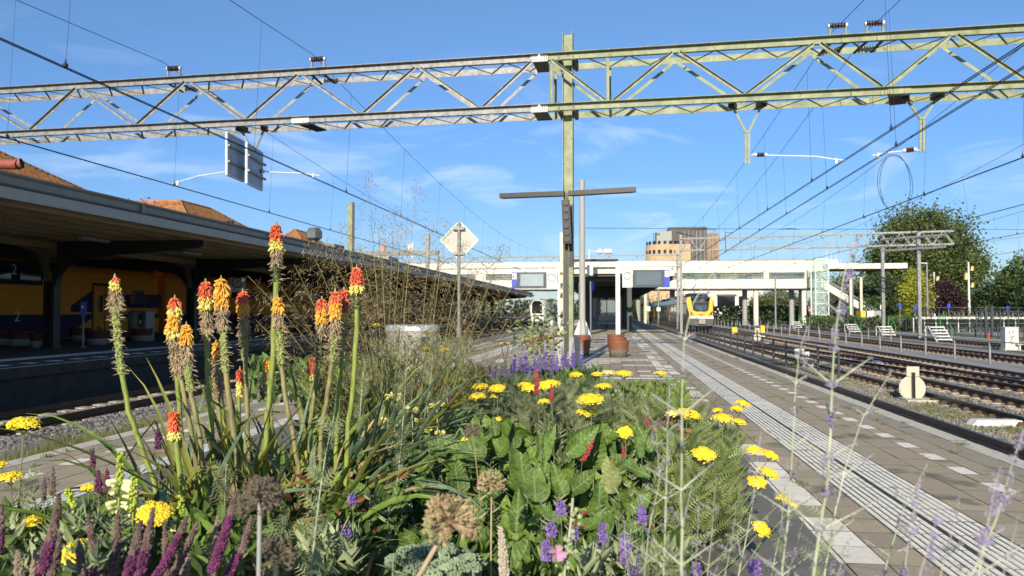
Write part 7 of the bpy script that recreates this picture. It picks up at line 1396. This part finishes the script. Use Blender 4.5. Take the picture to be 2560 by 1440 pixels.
for j, (px, d, sw, lb) in enumerate(RS):
    P, L = axis_pts(px, d, 40); t = thing('russian_sage', lb, 'sage stem', P[-1], 'pale stems of Russian sage'); m = MB(); rad = np.interp(np.linspace(0, 1, 40), [0, .15, .4, .75, 1], [sw * .14, sw * .3, sw * .55, sw * .9, sw]); P = P + np.cumsum(rng.normal(size=(40, 3)), 0) * (.0004, .0004, 0); m.tube(P, rad, 8); m.build('stem', SAG, t)
    heavy = j in (1, 7, 8, 9, 12); m1, m2, mb = MB(), MB(), MB(); cum = np.concatenate([[0], np.cumsum(np.linalg.norm(np.diff(P, axis=0), axis=1))]); i0 = 0
    whorls(m1, m2, P[5], P[0], d, heavy)
    nb = max(4, int(cum[-1] / .062)); right = np.array([math.cos(YAW), math.sin(YAW), 0])
    for b_ in range(nb):
        s = (.10 + .70 * b_ / nb) * cum[-1]; c = np.array([np.interp(s, cum, P[:, i]) for i in range(3)]); axd = nrm(P[0] - P[-1]); ph = (b_ % 2) * 1.2 + rnd.uniform(-.3, .3)
        for sd in (-1, 1):
            o = right * math.cos(ph) * sd + np.array([-right[1], right[0], 0]) * math.sin(ph) * sd; l_ = rnd.uniform(.03, .095) * (.45 + b_ / nb) * (1.1 if b_ > 1 else .6); e = c + (o * .78 + axd * rnd.uniform(.35, .6)) * l_; mb.tube([c, c + (e - c) * .5 + axd * .002, e + axd * l_ * .06], [sw * .40, sw * .28, sw * .12], 5)
            whorls(m1, m2, c + (e - c) * .35, e + axd * l_ * .06, d, False); 
            if heavy: whorls(m1, m2, c + o * .001, c + o * .0055 + axd * .002, d, True) if rnd.random() < .7 else None
    mb.build('side_twigs', SAG, t, kind='stuff')
    if m1.V: m1.build('flowers', SGF, t, kind='stuff')
    if m2.V: m2.build('buds', SGG, t, kind='stuff')
    k = int(60); PP = along(P, k, .3, 1.); m = MB(); m.scatter(ser[0], ser[1], PP, RD(unitcirc(k) + (0, 0, .7)), np.full(k, .03) * rng.uniform(.6, 1.2, k)); m.build('leaves', LGR, t, kind='stuff')
# mallow: pink flower and pale bud stalk
c = W(1394, 1384, 1.45); t = thing('mallow', 'pale green bud stalk with one open pink mallow flower, bottom right of centre', 'mallow', c); P, L = axis_pts([(1432, 1245), (1428, 1300), (1418, 1380), (1410, 1440)], 1.5, 20); m = MB(); m.tube(P, .0028, 7); m.build('stem', LSIL, t)
k = 74; PP = along(P, k, 0, .8); m = MB(); o = unitcirc(k); m.scatter(ico * .5, icf, PP + o * rng.uniform(.004, .02, (k, 1)), None, np.full(k, .012) * rng.uniform(.6, 1.1, k), 0, True); m.build('buds', M('mallow_bud', (.30, .36, .17), .6, 0, .2, 60), t, kind='stuff')
pet = (np.array([[0, 0, 0], [.35, .1, .5], [.42, .3, .9], [0, .28, 1.], [-.42, .3, .9], [-.35, .1, .5], [0, .06, .5]]), np.array([[0, 1, 6], [1, 2, 6], [2, 3, 6], [3, 4, 6], [4, 5, 6], [5, 0, 6]]))
pk = M('pink_petal', (.66, .28, .48), .5, 0, .12, 30, c2=(.75, .42, .6), trans=.3); cd = nrm(O3 - c)
for q in range(5): a = q * 2 * PI / 5; x, y, z = frame(cd); m = MB(); D = x * math.cos(a) + y * math.sin(a) + cd * .25; m.scatter(pet[0], pet[1], [c], RD([D]), [.017], 0, True); m.build('petal', pk, t)
# big lance leaves of bistort: every leaf its own object
def bigleaf(n=9):
    V, F = [], []
    for i in range(n + 1):
        t = i / n; w = .52 * math.sin(PI * min(1, (t * .93 + .07) ** .62)) ** .8 if t < 1 else 0; w = max(w, .004); wav = .045 * math.sin(i * 2.3)
        for s, hh in ((-1, .16), (-.5, .06), (0, 0), (.5, .06), (1, .16)): V.append([s * w * .42, hh * w * .9 + wav * abs(s) + .12 * t * t + (.012 if i % 2 and 0 < abs(s) < 1 else 0), t])
    F = [[i * 5 + j, i * 5 + j + 1, (i + 1) * 5 + j + 1, (i + 1) * 5 + j] for i in range(n) for j in range(4)]; return np.array(V), np.array(F)
bl = bigleaf(); VEIN = M('veined_leaf', (.08, .155, .022), .5, 0, .28, 5, c2=(.145, .235, .045), trans=.25, rand=.22, stretch=(1, 1, 4), spec=.35, bump=.25, bscale=40); VEIND = M('dark_veined_leaf', (.065, .13, .025), .5, 0, .3, 5, c2=(.12, .19, .04), trans=.2, rand=.25, spec=.35); VEINP = M('pale_mottled_leaf', (.20, .26, .08), .6, 0, .3, 10, c2=(.28, .31, .11), trans=.25, spots=((.22, .09, .05), 5, .66))
def veins(m, k=26., dep=.5, rib=(.22, .28, .12)):      # side veins slanting up from a pale midrib, in the leaf's own space
    n = m.node_tree.nodes; l = m.node_tree.links; b = n['Principled BSDF']; t = n.new('ShaderNodeTexCoord'); sp = n.new('ShaderNodeSeparateXYZ'); l.new(t.outputs['Object'], sp.inputs[0])
    def mt(op, a, b_=None, c=None):
        q = n.new('ShaderNodeMath'); q.operation = op
        for i, v in enumerate((a, b_, c)):
            if v is None: continue
            if isinstance(v, (int, float)): q.inputs[i].default_value = v
            else: l.new(v, q.inputs[i])
        return q.outputs[0]
    ax = mt('ABSOLUTE', sp.outputs[0]); ph = mt('SUBTRACT', sp.outputs[2], mt('MULTIPLY', ax, .9)); wv = mt('ABSOLUTE', mt('SINE', mt('MULTIPLY', ph, k))); hgt = mt('POWER', wv, .4)
    bp = n.new('ShaderNodeBump'); bp.inputs['Strength'].default_value = dep; bp.inputs['Distance'].default_value = .004; l.new(hgt, bp.inputs['Height']); l.new(bp.outputs[0], b.inputs['Normal'])
    f = mt('LESS_THAN', ax, .012); f2 = mt('MAXIMUM', f, mt('MULTIPLY', mt('LESS_THAN', wv, .16), .35)); mx = n.new('ShaderNodeMixRGB'); src = b.inputs['Base Color'].links[0].from_socket; l.new(src, mx.inputs[1]); mx.inputs[2].default_value = rib + (1,); l.new(f2, mx.inputs[0]); l.new(mx.outputs[0], b.inputs['Base Color'])
for q_ in (VEIN, VEIND): veins(q_)
veins(VEINP, rib=(.28, .22, .10))
bist = thing('bistort_leaves', 'mound of big pointed dock-like bistort leaves in the centre of the bed', 'leaf clump', W(1250, 1300, 2.8))
def lv(mt, curl, wav, side):
    V = bl[0].copy(); t = V[:, 2]; V[:, 1] += curl * t * t + wav * np.sin(t * 9 + side) * np.abs(V[:, 0]); V[:, 0] += side * .12 * t * t; V[:, 1] += np.abs(V[:, 0]) * abs(side) * .5
    return MB().add(V, bl[1], 0, True).mesh('leaf', mt)
meshes = [lv(VEIN, -.05, .5, .4), lv(VEIND, .1, .5, -.5), lv(VEINP, .15, .7, .6), LGR, lv(VEIN, -.35, .7, -.8), lv(VEIN, .3, .6, 1.1), lv(VEIND, -.4, .8, 1.0), lv(LG, -.2, .8, -1.2)]
def putleaf(parent, me, base, tip, w=.42, roll=0.):
    base, tip = np.array(base, float), np.array(tip, float); D = tip - base; L = np.linalg.norm(D); x, y, z = frame(D, nrm(np.cross(D, nrm(np.cross(O3 - base, D) + 1e-6)) * -1)); 
    nn = nrm(O3 + (0, 0, 1.5) - base); x = nrm(np.cross(nn, z)); y = np.cross(z, x); c, s = math.cos(roll), math.sin(roll); x, y = x * c + y * s, y * c - x * s
    o = bpy.data.objects.new('leaf', me); col.objects.link(o); o.parent = parent; from mathutils import Matrix
    mt = Matrix(((x[0] * L * w / .42, y[0] * L * .8, z[0] * L, base[0] - ORG[parent.name][0]), (x[1] * L * w / .42, y[1] * L * .8, z[1] * L, base[1] - ORG[parent.name][1]), (x[2] * L * w / .42, y[2] * L * .8, z[2] * L, base[2] - ORG[parent.name][2]), (0, 0, 0, 1))); o.matrix_local = mt; return o
key = [((1180, 1170), (1190, 1040), 2.75, .5, 1), ((1420, 1135), (1500, 1065), 2.75, .42, 0), ((1345, 1150), (1390, 1060), 2.8, .4, 0), ((1215, 1140), (1100, 1120), 2.7, .45, 1), ((1320, 1235), (1285, 1125), 2.6, .6, 5), ((1350, 1240), (1365, 1140), 2.6, .4, 0), ((1410, 1240), (1378, 1150), 2.5, .4, 0), ((1530, 1235), (1535, 1145), 2.5, .62, 2), ((1420, 1235), (1495, 1180), 2.55, .45, 0), ((1090, 1245), (1025, 1185), 2.5, .48, 0), ((915, 1240), (872, 1195), 2.4, .5, 0), ((975, 1300), (920, 1215), 2.4, .7, 1), ((970, 1305), (1010, 1215), 2.4, .3, 0), ((1010, 1280), (985, 1215), 2.4, .5, 1), ((1500, 1330), (1495, 1195), 2.4, .5, 0), ((1450, 1330), (1530, 1285), 2.3, .45, 0), ((1290, 1330), (1298, 1215), 2.4, .35, 0), ((1340, 1255), (1330, 1170), 2.5, .7, 1), ((1240, 1090), (1230, 1040), 2.9, .5, 1), ((1285, 1120), (1280, 1055), 2.9, .5, 1), ((1630, 1130), (1590, 1060), 2.8, .4, 0), ((1600, 1145), (1588, 1090), 2.75, .4, 1), ((1120, 1130), (1050, 1100), 2.75, .6, 1), ((1080, 1170), (1010, 1130), 2.7, .6, 1), ((1245, 1240), (1190, 1165), 2.55, .6, 1), ((1150, 1235), (1130, 1150), 2.6, .6, 1), ((1560, 1160), (1620, 1195), 2.6, .5, 1), ((1580, 1290), (1625, 1230), 2.4, .5, 1), ((1400, 1310), (1345, 1270), 2.3, .5, 1), ((1280, 1440), (1330, 1340), 2.1, .55, 0), ((1310, 1440), (1370, 1380), 2.1, .5, 1), ((1240, 1420), (1200, 1330), 2.2, .5, 1)]
for (bu, bv), (tu, tv), d, w, mi in key: putleaf(bist, meshes[mi], W(bu, bv, d), W(tu, tv, d + .03 + rnd.uniform(-.04, .06)), w, rnd.uniform(-.5, .5))
for i in range(210):
    u, v = rnd.uniform(880, 1650), rnd.uniform(1085, 1430); d = np.interp(v, [1080, 1420], [2.95, 2.15]) + rnd.uniform(.02, .3); a = rnd.uniform(-1.3, 1.3); L = rnd.uniform(65, 125) * 2.6 / d; putleaf(bist, meshes[rnd.choice((0, 1, 1, 4, 5, 6, 7))], W(u, v + L * .4, d), W(u + L * math.sin(a), v - L * .6 * math.cos(a), d + rnd.uniform(-.08, .08)), rnd.uniform(.38, .6), rnd.uniform(-.9, .9))
# feathery yarrow foliage mound on the right and general filling foliage
def mass(nm, label, k, area, T, size, mat, up=.8, cat='foliage', zp=.0, wide=None, dep=.35):
    """leaves in a bumpy layer: area = list of (u0,u1,v0,v1,d0,d1) photo windows filled from a moving depth"""
    m = MB(); Ps = []
    for (u0, u1, v0, v1, d0, d1), kk in area:
        uu = rng.uniform(u0, u1, kk); vv = rng.uniform(v0, v1, kk); dd = np.interp(vv, [v0, v1], [d0, d1]) + np.abs(rng.normal(size=kk)) * dep + .12 * np.sin(uu * .021) + .08 * np.sin(vv * .05 + uu * .04)
        Ps.append(np.array([W(a, b, c) for a, b, c in zip(uu, vv, dd)]))
    P = np.concatenate(Ps); P = P[P[:, 2] > SZ - .05]; k = len(P); D = unitcirc(k) * rng.uniform(.3, 1, (k, 1)) + (0, 0, up) + rng.normal(size=(k, 3)) * .2; s = size * rng.uniform(.55, 1.25, k)
    S = s if wide is None else np.stack([s * wide, s * wide, s], 1); m.scatter(T[0], T[1], P, RD(D), S); o = m.build(nm, mat, None, kind='stuff', label=label, category=cat); return o
YL = leafm('yarrow_leaf', (.17, .22, .065), (.27, .33, .12))
mass('yarrow_foliage', 'feathery green yarrow foliage mound on the right of the bed', 0, [((1600, 1850, 1080, 1330, 3.05, 2.55), 1700), ((1560, 1760, 1020, 1150, 3.3, 3.0), 700), ((1650, 1830, 1180, 1360, 2.7, 2.45), 800)], fern_leaf(9, .20), .085, YL, .5)
mass('yarrow_foliage', 'grey-green feathery foliage below the central yarrow heads', 0, [((1180, 1640, 1005, 1090, 3.4, 3.05), 1200), ((1140, 1500, 960, 1040, 3.7, 3.35), 700)], fern_leaf(9, .2), .08, LGR, .6)
mass('leafy_foliage', 'dense dark leafy foliage at the back of the bed under the purple spikes', 0, [((1120, 1500, 930, 1040, 4.7, 3.7), 2600), ((760, 1250, 960, 1120, 3.9, 3.1), 2200), ((620, 1000, 900, 1010, 4.2, 3.6), 700)], ovl, .07, LD, .7, wide=.45)
mass('leafy_foliage', 'fresh green small-leaved foliage among the grass stems', 0, [((760, 1200, 930, 1150, 3.6, 2.9), 1500), ((1500, 1720, 960, 1080, 3.9, 3.2), 900)], ovl, .05, LG, .7, wide=.35)
mass('leafy_foliage', 'dark leaf mass filling the front of the bed', 0, [((-40, 520, 1310, 1460, 2.1, 1.75), 2600), ((520, 1000, 1300, 1460, 2.3, 1.95), 1300), ((1000, 1700, 1370, 1460, 2.3, 2.0), 1300), ((900, 1700, 1100, 1400, 3.3, 2.7), 2400)], ovl, .075, LD, .6, wide=.5)
mass('leafy_foliage', 'brighter green leaves sprinkled over the front of the bed', 0, [((60, 700, 1300, 1440, 2.0, 1.7), 900), ((800, 1700, 1360, 1440, 2.3, 1.9), 700), ((560, 900, 1180, 1380, 2.6, 2.1), 420)], ovl, .055, LG, .6, wide=.42)
mass('grey_foliage', 'grey-green lance leaves between the stems at the front left', 0, [((560, 900, 1330, 1440, 2.05, 1.75), 600), ((0, 330, 1300, 1440, 1.9, 1.6), 900), ((1450, 1700, 1380, 1450, 1.8, 1.6), 300)], ovl, .05, LGR, .7, wide=.3)
mass('grey_foliage', 'few serrated silver leaves at the front left', 0, [((500, 860, 1330, 1440, 2.0, 1.75), 60), ((0, 330, 1320, 1440, 1.8, 1.6), 70)], fern_leaf(5, .42), .06, LGR, .8)
sd_ = thing('sedum', 'grey-green fleshy sedum with domed bud clusters at the bottom centre', 'sedum', W(1090, 1430, 1.9))
SBD = leafm('sedum_bud', (.16, .23, .13), (.24, .30, .18), tr=.05)
for q in range(46):
    u, v = rnd.uniform(975, 1210), rnd.uniform(1350, 1440); 
    if v < 1350 + abs(u - 1100) * .35: continue
    c = W(u, v, np.interp(v, [1340, 1440], [1.95, 1.6]) + rnd.uniform(-.05, .1)); r_ = rnd.uniform(.014, .028); k = 90; D = rng.normal(size=(k, 3)); D[:, 2] = np.abs(D[:, 2]); D /= np.linalg.norm(D, axis=1)[:, None]
    m = MB(); m.scatter(ico * .5, icf, c + D * r_ * (1, 1, .6) * rng.uniform(.7, 1, (k, 1)), RD(D), np.full(k, .0062) * rng.uniform(.8, 1.2, k)); m.build('bud_cluster', SBD, sd_, kind='stuff')
    m = MB(); m.tube([c, c + (rnd.uniform(-.01, .01), 0, -.16)], .003, 5); k = 9; m.scatter(ovl[0], ovl[1], c + np.stack([np.zeros(k), np.zeros(k), -rng.uniform(.02, .14, k)], 1), RD(unitcirc(k) + (0, 0, .4)), np.stack([np.full(k, .026)] * 2 + [np.full(k, .045)], 1)); m.build('leafy_stem', SBD, sd_, kind='stuff')
mass('low_growth', 'reddish and dry leaf litter low in the bed', 0, [((1400, 1640, 1280, 1420, 2.5, 2.2), 160), ((600, 1000, 1180, 1400, 2.5, 2.1), 200), ((1640, 1720, 1050, 1110, 3.1, 3.0), 80)], ovl, .05, LR, .4, wide=.5)
m = MB()
for i in range(130):       # thin pale upright shoots running all through the bed
    u = rnd.uniform(20, 1700); vt = rnd.uniform(1000, 1330) if 850 < u else rnd.uniform(1180, 1380); d = np.interp(vt, [1000, 1400], [3.2, 1.9]) + rnd.uniform(-.15, .2); a_ = W(u, vt, d); b_ = np.array([a_[0] + rnd.gauss(0, .04), a_[1] + rnd.gauss(0, .04), SZ]); P = np.array([a_, a_ * .6 + b_ * .4 + (rnd.gauss(0, .012), 0, 0), b_]); m.tube(P, [.0008, .0015, .0022], 4)
    k = int((a_[2] - SZ) * 90) + 6; PP = along(P, k, .0, .85); m.scatter(ovl[0], ovl[1], PP, RD(unitcirc(k) + (0, 0, .7)), np.stack([np.full(k, .008)] * 2 + [rng.uniform(.02, .045, k)], 1), 0)
m.build('slender_shoots', LGR, None, kind='stuff', label='thin pale leafy shoots rising all through the flower bed', category='foliage')
m = MB()
for i in range(70): a_ = gb + (rnd.gauss(0, .07), rnd.gauss(0, .07), 0); q = rnd.uniform(0, 2 * PI); t_ = rnd.uniform(.05, .55); V, F = ribbon(a_, (math.cos(q) * t_, math.sin(q) * t_, 1), rnd.uniform(.6, 1.05), .0055, rnd.uniform(.3, 1.2), 0, 8); m.add(V, F, 0, True)
m.build('tall_blades', GST, fg, kind='stuff')
mass('leafy_foliage', 'loose pale green growth in front of the grey recycling bin', 0, [((930, 1180, 850, 1000, 4.4, 3.5), 1500)], ovl, .045, LGR, .9, wide=.28, dep=.25)
# weedy mallow behind the bed and wisps at the right rear
wd_ = thing('tall_weed', 'tall loose weed with small pale leaves in front of the H-column', 'weed', W(1365, 980, 7.2)); wb = W(1360, 960, 7.2); wb[2] = SZ if wb[1] < 6.6 else 0.0
for px in ([(1372, 745), (1378, 800), (1362, 860), (1350, 940)], [(1298, 800), (1325, 850), (1345, 900), (1350, 950)], [(1335, 790), (1345, 850), (1352, 930)], [(1405, 800), (1390, 860), (1365, 930)], [(1290, 825), (1310, 870), (1340, 930)], [(1360, 770), (1358, 850), (1352, 930)]):
    P = seg(px, 6.2); P = np.vstack([P, W(1352, 985, 6.2)]); m = MB(); m.tube(P, np.linspace(.002, .005, len(P)), 5); s_ = m.build('stem', LGR, wd_); k = 110; PP = along(P, k, .0, .9); m = MB(); o = unitcirc(k); m.scatter(ovl[0], ovl[1], PP + o * rng.uniform(0, .05, (k, 1)), RD(o + rng.normal(size=(k, 3)) * .4), np.stack([np.full(k, .03)] * 2 + [rng.uniform(.03, .05, k)], 1)); m.build('leaves', LGR, wd_, kind='stuff')
dn = thing('dandelion_like_weed', 'dark-stemmed weed with two small yellow flowers left of the purple spikes', 'weed', W(1268, 940, 4.4))
for u, v in ((1253, 861), (1271, 861)): c = W(u, v, 4.4); m = MB(); m.tube([c, W(1264, 920, 4.4), W(1266, 960, 4.4)], .003, 5); m.build('stem', LD, dn); m = MB(); k = 30; m.scatter(ovl[0], ovl[1], np.broadcast_to(c, (k, 3)), RD(unitcirc(k) + (0, 0, .8)), np.stack([np.full(k, .008)] * 2 + [np.full(k, .018)], 1)); m.build('flower', YAR, dn)
m = MB(); k = 1500; b = np.stack([rng.uniform(0.1, .72, k), rng.uniform(5.2, 6.2, k), np.full(k, SZ)], 1); 
for i in range(600): V, F = ribbon(b[i] * (1, 1, 1) , (rnd.gauss(0, .5), rnd.gauss(0, .4), 1), rnd.uniform(.2, .45), .003, rnd.uniform(.5, 2), 0, 5); m.add(V, F, 0, True)
m.build('wispy_grass', M('wispy_grass_blade', (.09, .11, .04), .7, 0, .3, 5, c2=(.2, .18, .1), trans=.2), None, kind='stuff', label='wispy thin grass at the right rear of the planter', category='grass')
mass('wispy_seeds', 'airy seed haze of thin grass over the right rear of the planter', 0, [((1540, 1700, 880, 985, 5.6, 5.2), 1300)], (spk * 1.0, spf), .8, M('dull_spikelet', (.16, .13, .10), .8, 0, .3, 20), .8, 'grass')
